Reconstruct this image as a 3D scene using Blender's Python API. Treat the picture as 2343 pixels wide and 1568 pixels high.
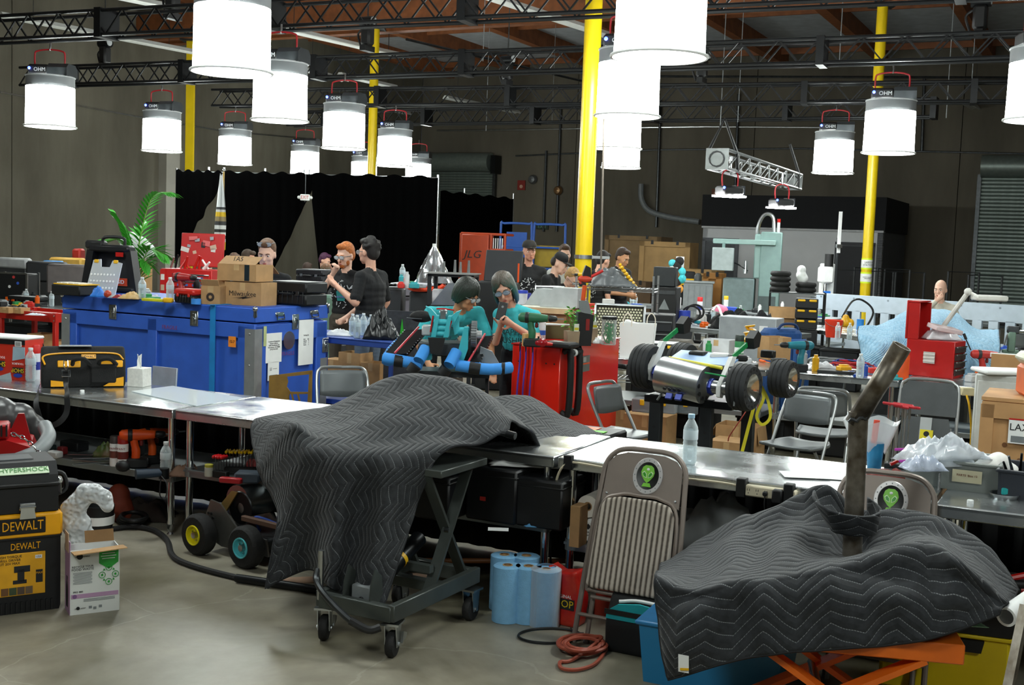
import bpy,bmesh,math,random
import numpy as np
from mathutils import Vector as V,Matrix as MX,Euler,noise as mnoise
from math import sin,cos,pi,radians as rad,tan,atan2,sqrt
random.seed(7)
SC=bpy.context.scene
for _o in list(bpy.data.objects): bpy.data.objects.remove(_o)
COL=SC.collection
# ------------------------------------------------ camera, world, exposure
FPX,CX,CY,CAMH=2700.0,1171.5,784.0,1.8      # focal length in pixels of the 2343 x 1568 frame
PITCH,ROLL=math.atan(229.0/FPX),rad(2.1)
_F=V((0,cos(PITCH),-sin(PITCH)));_U0=V((0,sin(PITCH),cos(PITCH)));_X=V((1,0,0))
_R=_X*cos(ROLL)+_U0*sin(ROLL);_U=_U0*cos(ROLL)-_X*sin(ROLL)
camd=bpy.data.cameras.new('camera');cam=bpy.data.objects.new('camera',camd);COL.objects.link(cam)
camd.sensor_width=36.0;camd.lens=FPX/2343.0*36.0;camd.clip_end=300;camd.clip_start=.05
cam.matrix_world=MX(((_R.x,_U.x,-_F.x,0),(_R.y,_U.y,-_F.y,0),(_R.z,_U.z,-_F.z,CAMH),(0,0,0,1)))
SC.camera=cam
w=bpy.data.worlds.new('world');SC.world=w;w.use_nodes=True
w.node_tree.nodes['Background'].inputs[0].default_value=(.8,.9,1,1);w.node_tree.nodes['Background'].inputs[1].default_value=.02
vs=SC.view_settings;vs.view_transform='Standard';vs.look='None';vs.gamma=1;vs.use_curve_mapping=False;vs.exposure=0.55
LAMP_E=22.0
LAMP_COL=(.93,1.0,.96,1)
def ray(px,py): return _F+_R*((px-CX)/FPX)+_U*((CY-py)/FPX)
def pz(px,py,z):                                  # the point at height z that is seen at a pixel
    r=ray(px,py);t=(z-CAMH)/r.z;return V((r.x*t,r.y*t,z))
def pd(px,py,d):                                  # the point at distance d (along +Y) seen at a pixel
    r=ray(px,py);t=d/r.y;return V((r.x*t,d,CAMH+r.z*t))
def hz(px): return 555+.0367*(px-1172)
YAW=rad(-27)
# ------------------------------------------------ materials
def C(h):
    h=h.lstrip('#');return tuple(((int(h[i:i+2],16)/255)**2.2) for i in (0,2,4))+(1.0,)
_mc={}
def nt(name):
    m=bpy.data.materials.new(name);m.use_nodes=True;n=m.node_tree
    return m,n,n.nodes['Principled BSDF']
def N(n,t,**k):
    x=n.nodes.new(t)
    for a,b in k.items():
        if a.startswith('i_'): x.inputs[int(a[2:])].default_value=b
        else: setattr(x,a,b)
    return x
def L(n,a,ao,b,bi): n.links.new(a.outputs[ao],b.inputs[bi])
def mat(h,rough=.5,metal=0.0,var=.10,scale=9.0,bump=0.0,h2=None,coat=0.0):
    key=(h,rough,metal,var,scale,bump,h2,coat)
    if key in _mc: return _mc[key]
    m,n,p=nt('m_'+h.strip('#'))
    p.inputs['Roughness'].default_value=rough;p.inputs['Metallic'].default_value=metal
    if coat: p.inputs['Coat Weight'].default_value=coat
    c=C(h)
    tc=N(n,'ShaderNodeTexCoord');nz=N(n,'ShaderNodeTexNoise');nz.inputs['Scale'].default_value=scale;nz.inputs['Detail'].default_value=5
    L(n,tc,'Object',nz,'Vector')
    rp=N(n,'ShaderNodeValToRGB')
    c2=C(h2) if h2 else tuple(min(1,x*(1+var)) for x in c[:3])+(1,)
    c1=c if h2 else tuple(x*(1-var) for x in c[:3])+(1,)
    rp.color_ramp.elements[0].color=c1;rp.color_ramp.elements[1].color=c2
    rp.color_ramp.elements[0].position=.35;rp.color_ramp.elements[1].position=.68
    L(n,nz,'Fac',rp,'Fac');L(n,rp,'Color',p,'Base Color')
    if bump:
        bp=N(n,'ShaderNodeBump');bp.inputs['Strength'].default_value=bump;bp.inputs['Distance'].default_value=.01
        nb=N(n,'ShaderNodeTexNoise');nb.inputs['Scale'].default_value=scale*5;L(n,tc,'Object',nb,'Vector')
        L(n,nb,'Fac',bp,'Height');L(n,bp,'Normal',p,'Normal')
    _mc[key]=m;return m
def emit(h,s,key=None):
    k=('e',h,s)
    if k in _mc: return _mc[k]
    m,n,p=nt('m_glow_'+h.strip('#'));p.inputs['Base Color'].default_value=C(h)
    p.inputs['Emission Color'].default_value=C(h);p.inputs['Emission Strength'].default_value=s
    _mc[k]=m;return m
def clear(h='#eaf4f6',f=.22,rough=.08):           # thin clear plastic: mostly see-through, with a gloss
    k=('c',h,f,rough)
    if k in _mc: return _mc[k]
    m=bpy.data.materials.new('m_clear');m.use_nodes=True;n=m.node_tree;n.nodes.clear()
    o=N(n,'ShaderNodeOutputMaterial');t=N(n,'ShaderNodeBsdfTransparent');t.inputs[0].default_value=(.93,.96,.97,1)
    p=N(n,'ShaderNodeBsdfPrincipled');p.inputs['Base Color'].default_value=C(h);p.inputs['Roughness'].default_value=rough
    lw=N(n,'ShaderNodeLayerWeight');lw.inputs[0].default_value=.35
    ad=N(n,'ShaderNodeMath',operation='ADD');ad.inputs[1].default_value=f;ad.use_clamp=True
    mx=N(n,'ShaderNodeMixShader')
    L(n,lw,'Facing',ad,0);L(n,ad,0,mx,0);L(n,t,0,mx,1);L(n,p,0,mx,2);L(n,mx,0,o,0)
    _mc[k]=m;return m
# ------------------------------------------------ mesh builder
class B:
    def __init__(s): s.v=[];s.f=[];s.uv=None;s.T=MX()
    def at(s,loc=(0,0,0),rot=(0,0,0)):
        s.T=MX.Translation(loc) @ Euler(rot).to_matrix().to_4x4();return s
    def add(s,vs_,fs):
        b=len(s.v);T=s.T;s.v += [tuple(T @ V(p)) for p in vs_];s.f += [tuple(i+b for i in f) for f in fs];return s
    def box(s,c,d,bev=0.0,rot=None):
        x,y,z=d[0]/2,d[1]/2,d[2]/2
        R=Euler(rot).to_matrix() if rot else None
        if bev > 0:
            e=min(bev,x*.95,y*.95,z*.95);P=[];idx={}
            for sx in (-1,1):
                for sy in (-1,1):
                    for sz in (-1,1):
                        for ax in range(3):
                            q=[sx*(x-e),sy*(y-e),sz*(z-e)];q[ax]=(sx*x,sy*y,sz*z)[ax]
                            idx[(sx,sy,sz,ax)]=len(P);P.append(q)
            F=[]
            for ax in range(3):
                a1,a2=[(1,2),(2,0),(0,1)][ax]
                for sg in (-1,1):
                    ring=[]
                    for (p,q) in ((-1,-1),(1,-1),(1,1),(-1,1)):
                        k=[0,0,0];k[ax]=sg;k[a1]=p;k[a2]=q;ring.append(idx[(*k,ax)])
                    F.append(ring if sg > 0 else ring[::-1])
            for ax in range(3):
                a1,a2=[(1,2),(2,0),(0,1)][ax]
                for p in (-1,1):
                    for q in (-1,1):
                        k0=[0,0,0];k0[ax]=-1;k0[a1]=p;k0[a2]=q;k1=list(k0);k1[ax]=1
                        r=[idx[(*k0,a1)],idx[(*k1,a1)],idx[(*k1,a2)],idx[(*k0,a2)]]
                        F.append(r if p*q < 0 else r[::-1])
            for sx in (-1,1):
                for sy in (-1,1):
                    for sz in (-1,1):
                        r=[idx[(sx,sy,sz,0)],idx[(sx,sy,sz,1)],idx[(sx,sy,sz,2)]]
                        F.append(r if sx*sy*sz > 0 else r[::-1])
        else:
            P=[(-x,-y,-z),(x,-y,-z),(x,y,-z),(-x,y,-z),(-x,-y,z),(x,-y,z),(x,y,z),(-x,y,z)]
            F=[(0,3,2,1),(4,5,6,7),(0,1,5,4),(1,2,6,5),(2,3,7,6),(3,0,4,7)]
        P=[(R @ V(p) if R else V(p))+V(c) for p in P]
        return s.add(P,F)
    def bar(s,a,b,w,h=None,up=(0,0,1)):       # rectangular bar between two points
        a,b=V(a),V(b);h=h or w;d=(b-a).normalized();u=V(up)
        if abs(d.dot(u)) > .99: u=V((1,0,0))
        r=d.cross(u).normalized();u=r.cross(d)
        P=[p+r*(w/2*i)+u*(h/2*j) for p in (a,b) for i,j in ((-1,-1),(1,-1),(1,1),(-1,1))]
        return s.add(P,[(0,1,2,3),(7,6,5,4),(0,4,5,1),(1,5,6,2),(2,6,7,3),(3,7,4,0)])
    def cyl(s,a,b,r0,r1=None,seg=14,caps=True):
        a,b=V(a),V(b);r1=r0 if r1 is None else r1;d=(b-a).normalized()
        u=V((0,0,1)) if abs(d.z) < .95 else V((1,0,0));r=d.cross(u).normalized();u=r.cross(d)
        P=[a+(r*cos(2*pi*i/seg)+u*sin(2*pi*i/seg))*r0 for i in range(seg)]+[b+(r*cos(2*pi*i/seg)+u*sin(2*pi*i/seg))*r1 for i in range(seg)]
        F=[(i,i+seg,(i+1) % seg+seg,(i+1) % seg) for i in range(seg)]
        if caps: F += [tuple(range(seg)),tuple(range(2*seg-1,seg-1,-1))]
        return s.add(P,F)
    def tube(s,pts,r,seg=8,closed=False,caps=True):
        pts=[V(p) for p in pts];n=len(pts);P=[];u=None
        rr=r if isinstance(r,(list,tuple)) else [r]*n
        for i in range(n):
            t=(pts[(i+1) % n]-pts[i-1]) if (closed or 0 < i < n-1) else (pts[1]-pts[0] if i == 0 else pts[-1]-pts[-2])
            t=t.normalized() if t.length > 1e-9 else V((0,0,1))
            if u is None: u=t.orthogonal().normalized()
            else:
                u=u-t*u.dot(t);u=u.normalized() if u.length > 1e-6 else t.orthogonal().normalized()
            v=t.cross(u)
            P += [pts[i]+(u*cos(2*pi*k/seg)+v*sin(2*pi*k/seg))*rr[i] for k in range(seg)]
        F=[]
        for i in range(n if closed else n-1):
            j=(i+1) % n
            for k in range(seg):
                k2=(k+1) % seg;F.append((i*seg+k,i*seg+k2,j*seg+k2,j*seg+k))
        if caps and not closed: F += [tuple(range(seg))[::-1],tuple(range((n-1)*seg,n*seg))]
        return s.add(P,F)
    def lathe(s,prof,seg=20,c=(0,0,0),axis='z'):
        P=[];F=[];n=len(prof)
        for (r,z) in prof:
            for k in range(seg):
                a=2*pi*k/seg;x,y=r*cos(a),r*sin(a)
                q={'z': (x,y,z),'x': (z,x,y),'y': (x,z,y)}[axis];P.append(V(q)+V(c))
        for i in range(n-1):
            for k in range(seg):
                k2=(k+1) % seg;q=(i*seg+k,i*seg+k2,(i+1)*seg+k2,(i+1)*seg+k)
                F.append(q if axis != 'y' else q[::-1])
        return s.add(P,F)
    def sph(s,c,r,seg=12,rings=8,rot=None):
        r=(r,r,r) if not isinstance(r,(tuple,list)) else r;P=[];F=[];R=Euler(rot).to_matrix() if rot else MX.Identity(3)
        for i in range(1,rings):
            t=pi*i/rings
            for k in range(seg): P.append(R @ V((r[0]*sin(t)*cos(2*pi*k/seg),r[1]*sin(t)*sin(2*pi*k/seg),r[2]*cos(t)))+V(c))
        P += [R @ V((0,0,r[2]))+V(c),R @ V((0,0,-r[2]))+V(c)];T,Bm=len(P)-2,len(P)-1
        for i in range(rings-2):
            for k in range(seg):
                k2=(k+1) % seg;F.append((i*seg+k,(i+1)*seg+k,(i+1)*seg+k2,i*seg+k2))
        for k in range(seg):
            k2=(k+1) % seg;F.append((T,k,k2));F.append((Bm,(rings-2)*seg+k2,(rings-2)*seg+k))
        return s.add(P,F)
    def prism(s,poly,a,b,plane='xy'):            # polygon swept from a to b along the third axis
        n=len(poly);f={'xy': lambda p,t: (p[0],p[1],t),'xz': lambda p,t: (p[0],t,p[1]),'yz': lambda p,t: (t,p[0],p[1])}[plane]
        P=[f(p,a) for p in poly]+[f(p,b) for p in poly]
        F=[tuple(range(n)),tuple(range(2*n-1,n-1,-1))]+[(i,i+n,(i+1) % n+n,(i+1) % n) for i in range(n)]
        return s.add(P,F)
    def quad(s,a,b,c,d): return s.add([a,b,c,d],[(0,1,2,3)])
    def grid(s,rows):                               # open sheet
        m=len(rows[0]);P=[p for r in rows for p in r]
        return s.add(P,[(i*m+j,i*m+j+1,(i+1)*m+j+1,(i+1)*m+j) for i in range(len(rows)-1) for j in range(m-1)])
    def mesh(s,name,fix=True):
        me=bpy.data.meshes.new(name);me.from_pydata(s.v,[],s.f)
        if fix:
            bm=bmesh.new();bm.from_mesh(me);bmesh.ops.recalc_face_normals(bm,faces=bm.faces[:]);bm.to_mesh(me);bm.free()
        return me
    def obj(s,name,m,parent=None,smooth=True,fix=True,angle=38):
        me=s.mesh(name,fix);me.materials.append(m)
        if smooth and hasattr(me,'set_sharp_from_angle'):
            me.shade_smooth();me.set_sharp_from_angle(angle=rad(angle))
        o=bpy.data.objects.new(name,me);COL.objects.link(o)
        if parent is not None: o.parent=parent
        return o
def tag(o,label,cat,group=None):
    o['label']=label;o['category']=cat
    if group: o['group']=group
    return o
def struct(o,label=None):
    o['kind']='structure'
    if label: o['label']=label
    return o
def thing(name,label,cat,loc=(0,0,0),rz=0.0,group=None,s=1.0):
    o=bpy.data.objects.new(name,None);COL.objects.link(o);o.empty_display_size=.1
    o.location=loc;o.rotation_euler=(0,0,rz)
    if s != 1.0: o.scale=(s,s,s)
    return tag(o,label,cat,group)
def dup(root,loc=None,rz=None,label=None,group=None):
    def cp(o,par):
        c=o.copy();COL.objects.link(c);c.parent=par
        for ch in o.children: cp(ch,c)
        return c
    c=cp(root,None)
    if loc is not None: c.location=loc
    if rz is not None: c.rotation_euler=(0,0,rz)
    if label: c['label']=label
    if group: c['group']=group
    return c
def inst(me,name,parent,loc=(0,0,0),rot=(0,0,0),sc=(1,1,1)):
    o=bpy.data.objects.new(name,me);COL.objects.link(o);o.parent=parent
    o.location=loc;o.rotation_euler=rot;o.scale=sc;return o
def text(s_,size,m,parent,loc,rot,name='lettering',ext=.0006,align='CENTER',sx=1.0,shear=0.0):
    cu=bpy.data.curves.new('t','FONT');cu.body=s_;cu.size=size;cu.align_x=align;cu.align_y='CENTER';cu.extrude=ext;cu.resolution_u=2;cu.shear=shear
    o=bpy.data.objects.new('t',cu);COL.objects.link(o);dg=bpy.context.evaluated_depsgraph_get()
    me=bpy.data.meshes.new_from_object(o.evaluated_get(dg));bpy.data.objects.remove(o);bpy.data.curves.remove(cu)
    me.name=name;me.materials.clear();me.materials.append(m)
    q=bpy.data.objects.new(name,me);COL.objects.link(q);q.parent=parent;q.location=loc;q.rotation_euler=rot;q.scale=(sx,1,1);return q
FRONT=(pi/2,0,0)                                 # lettering that faces local -y
def arc(c,r,a0,a1,n,f):                         # points on an arc, f maps (x, y) to 3D
    return [f(c[0]+r*cos(rad(a0+(a1-a0)*i/n)),c[1]+r*sin(rad(a0+(a1-a0)*i/n))) for i in range(n+1)]
def catmull(P,n,closed=False):
    P=[V(p) for p in P];out=[];m=len(P)
    for i in range(m if closed else m-1):
        a=P[i-1] if (i > 0 or closed) else P[0]*2-P[1];b=P[i];c=P[(i+1) % m]
        d=P[(i+2) % m] if (closed or i+2 < m) else c*2-b
        for k in range(n):
            t=k/n;out.append(.5*((2*b)+(c-a)*t+(2*a-5*b+4*c-d)*t*t+(3*b-a-3*c+d)*t**3))
    if not closed: out.append(P[-1])
    return out
def remesh(b,name,mats,parent=None,voxel=.01,smooth=4,pick=None,fac=.5):
    """overlapping shapes grown into one continuous skin"""
    me=b.mesh('tmp',fix=False);o=bpy.data.objects.new('tmp',me);COL.objects.link(o)
    r=o.modifiers.new('r','REMESH');r.mode='VOXEL';r.voxel_size=voxel
    if smooth: q=o.modifiers.new('s','SMOOTH');q.factor=fac;q.iterations=smooth
    dg=bpy.context.evaluated_depsgraph_get();m2=bpy.data.meshes.new_from_object(o.evaluated_get(dg))
    bpy.data.objects.remove(o);bpy.data.meshes.remove(me);m2.name=name;m2.materials.clear()
    for x in mats: m2.materials.append(x)
    if pick is not None:
        n=len(m2.polygons);c=np.zeros(n*3);m2.polygons.foreach_get('center',c)
        m2.polygons.foreach_set('material_index',pick(c.reshape(-1,3)).astype(np.int32))
    m2.shade_smooth();o=bpy.data.objects.new(name,m2);COL.objects.link(o)
    if parent is not None: o.parent=parent
    return o
# common finishes
STEEL=mat('#b9bdbf',.28,1.0,.12,6.0);CHROME=mat('#d0d4d6',.12,1.0,.06);DKSTEEL=mat('#55585a',.4,.9,.2)
BLACK=mat('#141516',.55);BLACKM=mat('#1b1d1f',.35,.4);RUBBER=mat('#1d1d1d',.75,0,.2,14,.3);WHITE=mat('#e9ebea',.5,0,.04)
CARD=mat('#b08a5e',.8,0,.08,14);CARDIN=mat('#8f6e49',.85);RED=mat('#b8211c',.35,0,.06);ORANGE=mat('#e0531c',.45);YELLOW=mat('#e9b41c',.45,0,.05)
CLEAR=clear();PAPER=mat('#eef0ee',.7,0,.03);GREY=mat('#7d8284',.5);INK=mat('#222426',.7)
# ------------------------------------------------ the hall: floor, walls, roof
GA=V((cos(rad(63)),sin(rad(63)),0));GB=V((cos(rad(27)),-sin(rad(27)),0))   # the hall's two axes
def floor_mat():
    m,n,p=nt('m_polished_concrete');tc=N(n,'ShaderNodeTexCoord')
    a=N(n,'ShaderNodeTexNoise');a.inputs['Scale'].default_value=.9;a.inputs['Detail'].default_value=9;a.inputs['Roughness'].default_value=.62;a.inputs['Distortion'].default_value=.6
    b=N(n,'ShaderNodeTexNoise');b.inputs['Scale'].default_value=7;b.inputs['Detail'].default_value=8
    L(n,tc,'Object',a,'Vector');L(n,tc,'Object',b,'Vector')
    r=N(n,'ShaderNodeValToRGB');e=r.color_ramp.elements;e[0].color=C('#69644f');e[1].color=C('#a09b8c');e[0].position=.33;e[1].position=.66
    x=e.new(.5);x.color=C('#868070')
    mx=N(n,'ShaderNodeMix',data_type='RGBA',blend_type='OVERLAY');mx.inputs[0].default_value=.35
    L(n,a,'Fac',r,'Fac');L(n,r,'Color',mx,6);L(n,b,'Fac',mx,7)
    # scuffs: thin pale scratches
    vo=N(n,'ShaderNodeTexVoronoi',feature='DISTANCE_TO_EDGE');vo.inputs['Scale'].default_value=.8
    ds=N(n,'ShaderNodeTexNoise');ds.inputs['Scale'].default_value=1.7;ds.inputs['Detail'].default_value=6
    va=N(n,'ShaderNodeMix',data_type='RGBA',blend_type='ADD');va.inputs[0].default_value=.35
    L(n,tc,'Object',ds,'Vector');L(n,tc,'Object',va,6);L(n,ds,'Color',va,7);L(n,va,2,vo,'Vector')
    lt=N(n,'ShaderNodeMath',operation='LESS_THAN');lt.inputs[1].default_value=.0035;L(n,vo,'Distance',lt,0)
    gt=N(n,'ShaderNodeMath',operation='MULTIPLY');L(n,lt,0,gt,0);L(n,b,'Fac',gt,1)
    g2=N(n,'ShaderNodeMath',operation='MULTIPLY');g2.inputs[1].default_value=.35;L(n,gt,0,g2,0)
    m2=N(n,'ShaderNodeMix',data_type='RGBA');L(n,g2,0,m2,0);L(n,mx,2,m2,6);m2.inputs[7].default_value=C('#c9c6ba')
    L(n,m2,2,p,'Base Color')
    rr=N(n,'ShaderNodeMapRange');rr.inputs[3].default_value=.26;rr.inputs[4].default_value=.55;L(n,a,'Fac',rr,0);L(n,rr,0,p,'Roughness')
    return m
def wall_mat(h1,h2,name):
    m,n,p=nt(name);tc=N(n,'ShaderNodeTexCoord');mp=N(n,'ShaderNodeMapping');mp.inputs['Scale'].default_value=(.45,.45,.12)
    a=N(n,'ShaderNodeTexNoise');a.inputs['Scale'].default_value=1.3;a.inputs['Detail'].default_value=8;a.inputs['Roughness'].default_value=.6
    L(n,tc,'Object',mp,0);L(n,mp,0,a,'Vector')
    r=N(n,'ShaderNodeValToRGB');r.color_ramp.elements[0].color=C(h1);r.color_ramp.elements[1].color=C(h2);r.color_ramp.elements[0].position=.35;r.color_ramp.elements[1].position=.68
    L(n,a,'Fac',r,'Fac');L(n,r,'Color',p,'Base Color');p.inputs['Roughness'].default_value=.85
    bp=N(n,'ShaderNodeBump');bp.inputs['Strength'].default_value=.25;bp.inputs['Distance'].default_value=.02;b=N(n,'ShaderNodeTexNoise');b.inputs['Scale'].default_value=5;b.inputs['Detail'].default_value=6
    L(n,tc,'Object',b,'Vector');L(n,b,'Fac',bp,'Height');L(n,bp,'Normal',p,'Normal')
    return m
struct(B().box((4,20,-.1),(70,76,.2)).obj('floor',floor_mat(),smooth=False))
CONC=wall_mat('#524e43','#6f6b5e','m_tilt_up_concrete');CONC2=wall_mat('#5c574c','#736d60','m_back_concrete')
WL0=V((-13.0,30,0));CORNER=WL0+GA*((47.8-30)/GA.y);HW=8.6
def wall(name,a,b,m,pw,th=.3,h=HW,lab=None,skip=()):
    """tilt-up wall: an Empty with one child per cast panel, 2 cm joints between"""
    d=(b-a);n=max(1,round(d.length/pw));u=d.normalized();ang=atan2(u.y,u.x)
    e=bpy.data.objects.new(name,None);COL.objects.link(e);e.location=a;e.rotation_euler=(0,0,ang);struct(e,lab)
    wdt=d.length/n
    for i in range(n):
        q=B().box((wdt*(i+.5),th/2,h/2),(wdt-.025,th,h)).obj('panel',m,e,False)
    B().box((d.length/2,th*.75,h/2),(d.length,th*.4,h)).obj('backing',m,e,False)
    return e
wl=wall('wall_left',WL0-GA*26,CORNER,CONC,6.2,lab='tall grey tilt-up concrete wall behind the palm')
wb=wall('wall_back',CORNER,CORNER+GB*34,CONC2,6.2,lab='dark concrete end wall with the roller doors')
wall('wall_right',CORNER+GB*34,CORNER+GB*34-GA*60,CONC2,7)
wall('wall_rear',CORNER+GB*34-GA*60,WL0-GA*26-GA*14.2,CONC2,7)
wall('wall_left',WL0-GA*26-GA*14.2,WL0-GA*26,CONC,7)
# pilaster and conduits on the left wall
B_=pd(386,480,1);
def wallpt(px,py,off=0.0):                         # where a pixel's ray meets the left wall
    r=ray(px,py);nrm=V((GA.y,-GA.x,0));a=WL0+nrm*off;t=(a-V((0,0,CAMH))).dot(nrm)/r.dot(nrm);return V((0,0,CAMH))+r*t
def backpt(px,py,off=0.0):
    r=ray(px,py);nrm=V((-GA.x,-GA.y,0));a=CORNER+nrm*off;t=(a-V((0,0,CAMH))).dot(nrm)/r.dot(nrm);return V((0,0,CAMH))+r*t
q=wallpt(386,500,.15);struct(B().at((q.x,q.y,0),(0,0,rad(63))).box((0,0,2.2),(.55,.3,4.4)).obj('trim_1',mat('#a6a399',.8,0,.06,2),smooth=False),'pale concrete pilaster beside the black drape')
tag(B().tube([wallpt(x,y,.04) for x,y in ((0,211),(170,240),(330,270),(510,300),(735,320))],.022,6).obj('wall_conduit',STEEL),'thin conduit running along the grey concrete wall','conduit')
tag(B().tube([backpt(x,y,.05) for x,y in ((1000,299),(1200,297),(1400,293),(1620,290),(1900,292))],.03,6).obj('wall_conduit',STEEL),'thin conduit running along the dark end wall above the roller door','conduit')
tag(B().tube([backpt(x,y,.05) for x,y in ((1180,357),(1500,343),(1830,340),(2343,352))],.03,6).obj('wall_conduit',DKSTEEL),'dark sprinkler line along the end wall below the upper conduit','pipe')
tag(B().tube(catmull([backpt(x,y,.3) for x,y in ((1467,421),(1468,455),(1485,482),(1530,497),(1600,508))],5),.1,8).obj('air_duct',GREY),'bent grey metal duct running down the end wall to the office roof','duct')
for x,y0,y1 in ((1250,345,530),(1284,238,530),(1512,230,520),(1690,215,430),(2115,180,345)):
    tag(B().cyl(backpt(x,y0,.08),backpt(x+ (y0-y1)*.036,y1,.08),.05,seg=8).obj('downpipe',DKSTEEL),'dark vertical pipe fixed to the end wall','pipe','vertical pipes on the end wall')
# roller doors
def roller_door(p_tl,width,z0,z1,lab,hs,drum=True):
    e=thing('roller_door',lab,'door',(p_tl.x,p_tl.y,0),-rad(27))
    n=int((z1-z0)/hs);me=B().prism([(0,0),(-.03,hs*.25),(-.03,hs*.75),(0,hs)],0,width,'yz').mesh('slat');me.materials.append(mat('#7f8a84',.45,.5,.08))
    for i in range(n): inst(me,'slat',e,(0,0,z0+i*hs))
    if drum: B().cyl((0,-.3,z1+.25),(width,-.3,z1+.25),.36,seg=20).obj('drum_hood',mat('#86918b',.4,.5,.08),e)
    for x in (-.06,width+.06): B().box((x,-.05,z1/2),(.12,.14,z1)).obj('guide_rail',DKSTEEL,e)
    B().box((width+.2,-.25,z1+.15),(.2,.5,.7)).obj('motor_bracket',BLACKM,e)
    return e
p=backpt(968,430,.1);roller_door(p,3.2,2.0,4.6,'ribbed grey roller door with round drum hood beside black drape',.1)
p=backpt(2245,430,.1);roller_door(p,4.4,0,4.5,'dark ribbed roller door in the end wall beyond the office',.12)
# roof: deck, glulam joists along GA, girder lines along GB
DECK=mat('#b4bac0',.8,0,.1,3);GLU=mat('#8a5330',.6,0,.22,4);GLU2=mat('#7d4a29',.6,0,.2,5)
struct(B().at((0,0,0),(0,0,-rad(27))).box((0,16,8.75),(84,100,.2)).obj('ceiling',DECK,smooth=False))
org=CORNER+GB*0
jm=B().box((0,0,0),(.3,62,.5)).mesh('joist');jm.materials.append(GLU)
rf=bpy.data.objects.new('trim_2',None);COL.objects.link(rf);struct(rf,'glued timber roof joists under the pale deck')
for i in range(-5,13):
    c=org+GB*(1.3+3.3*i)-GA*31;inst(jm,'joist',rf,(c.x,c.y,8.4),(0,0,-rad(27)))
gm=B().box((0,0,0),(46,.3,.8)).mesh('girder');gm.materials.append(GLU2)
COLS={'near': pd(1333,640,15.6),'left': pd(850,400,30.5),'right': pd(1980,660,25.5),'far': pd(432,500,33.5)}
for k in ('near','left','right'):
    c=COLS[k];inst(gm,'girder',rf,(c.x,c.y,7.5),(0,0,-rad(27)))
# small purlins between joists
pm=B().box((0,0,0),(60,.07,.2)).mesh('purlin');pm.materials.append(GLU)
for i in range(7):
    c=org+GB*14-GA*(1+6.5*i);inst(pm,'purlin',rf,(c.x,c.y,8.5),(0,0,-rad(27)))
YEL=mat('#e3c21c',.3,0,.05,3)
def column(c,r,label,h=7.1,sq=False):
    e=thing('steel_column',label,'column',(c.x,c.y,0))
    b=B()
    if sq: b.box((0,0,h/2),(r*2,r*1.2,h))
    else: b.cyl((0,0,0),(0,0,h),r,seg=28)
    b.obj('shaft',YEL,e);B().box((0,0,h-.02),(.5,.5,.05)).obj('cap_plate',DKSTEEL,e);B().box((0,0,.02),(.5,.5,.04)).obj('base_plate',DKSTEEL,e)
    return e
c1=column(COLS['near'],.112,'thick yellow round column rising behind the wire shelf with a steel clamp band')
B().lathe([(.118,0),(.124,0),(.124,.05),(.118,.05)],24,(0,0,1.62)).obj('clamp_band',STEEL,c1);B().box((.2,-.05,1.645),(.28,.02,.035)).obj('clamp_arm',STEEL,c1)
column(COLS['left'],.112,'slim yellow column standing behind the black drape')
c3=column(COLS['right'],.112,'yellow column carrying two paper safety notices')
for z,tx in ((1.62,'SAFETY\nSTATION'),(1.32,'SAFETY GLASSES\nREQUIRED')):
    B().lathe([(.114,-.12),(.117,-.12),(.117,.12),(.114,.12)],28,(0,0,z)).obj('notice_sleeve',mat('#d9f02a',.5),c3)
    B().lathe([(.1175,-.085),(.1195,-.085),(.1195,.085),(.1175,.085)],28,(0,0,z)).obj('notice',PAPER,c3)
    text(tx,.055 if z > 1.5 else .03,INK,c3,(0,-.1205,z),FRONT)
column(COLS['far'],.11,'far yellow square post against the concrete wall',sq=True)
tag(B().cyl(pd(1382,265,14.9),pd(1374,660,14.9),.012,seg=8).obj('hanging_rod',mat('#6b6258',.6)),'thin brown rod hanging beside the thick yellow column','rod')
# strip lights and hanging cables under the roof
sm=mat('#d9dcd8',.5,0,.04)
for k,((x0,y0),(x1,y1)) in enumerate((((0,37),(445,122)),((255,-8),(372,16)),((620,62),(930,133)),((1120,-4),(1392,84)),((778,173),(905,202)),((1020,225),(1185,259)),((2205,235),(2343,306)),((700,162),(790,186)),((838,240),(935,262)))):
    a,b=pz(x0,y0,6.6),pz(x1,y1,6.6);l=(b-a).length;e=thing('strip_light','long unlit white strip light hung under the timber roof','light fixture',a,atan2(b.y-a.y,b.x-a.x),'unlit strip lights under the roof')
    B().prism([(-.14,0),(-.06,.1),(.06,.1),(.14,0),(.12,-.02),(0,.03),(-.12,-.02)],0,l,'yz').obj('reflector',sm,e)
    for x in (l*.15,l*.85): B().cyl((x,0,.1),(x,0,1.9),.008,seg=5).obj('hanger',DKSTEEL,e)
for k,(px,py,d,h) in enumerate(((1105,140,24,2.2),(1112,300,30,2.6),(1263,280,34,2.6),(1648,290,24,3.5),(1688,280,26,3.5),(2165,270,24,3.2),(2220,240,24,2.2),(1920,150,22,2.5))):
    a=pd(px,py,d);tag(B().cyl(a,(a.x,a.y,8.3),.008,seg=5).obj('hanging_cable',GREY),'thin cable hanging from the roof','cable','thin cables hanging from the roof')
for k,(a,b) in enumerate((((780,82),(1450,38)),((1610,30),(2343,-20)),((1500,175),(2343,178)),((930,90),(1330,185)))):
    tag(B().cyl(pz(*a,7.2),pz(*b,7.2),.04,seg=6).obj('sprinkler_pipe',DKSTEEL),'dark sprinkler pipe running below the roof timbers','pipe','sprinkler pipes below the roof')
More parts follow.
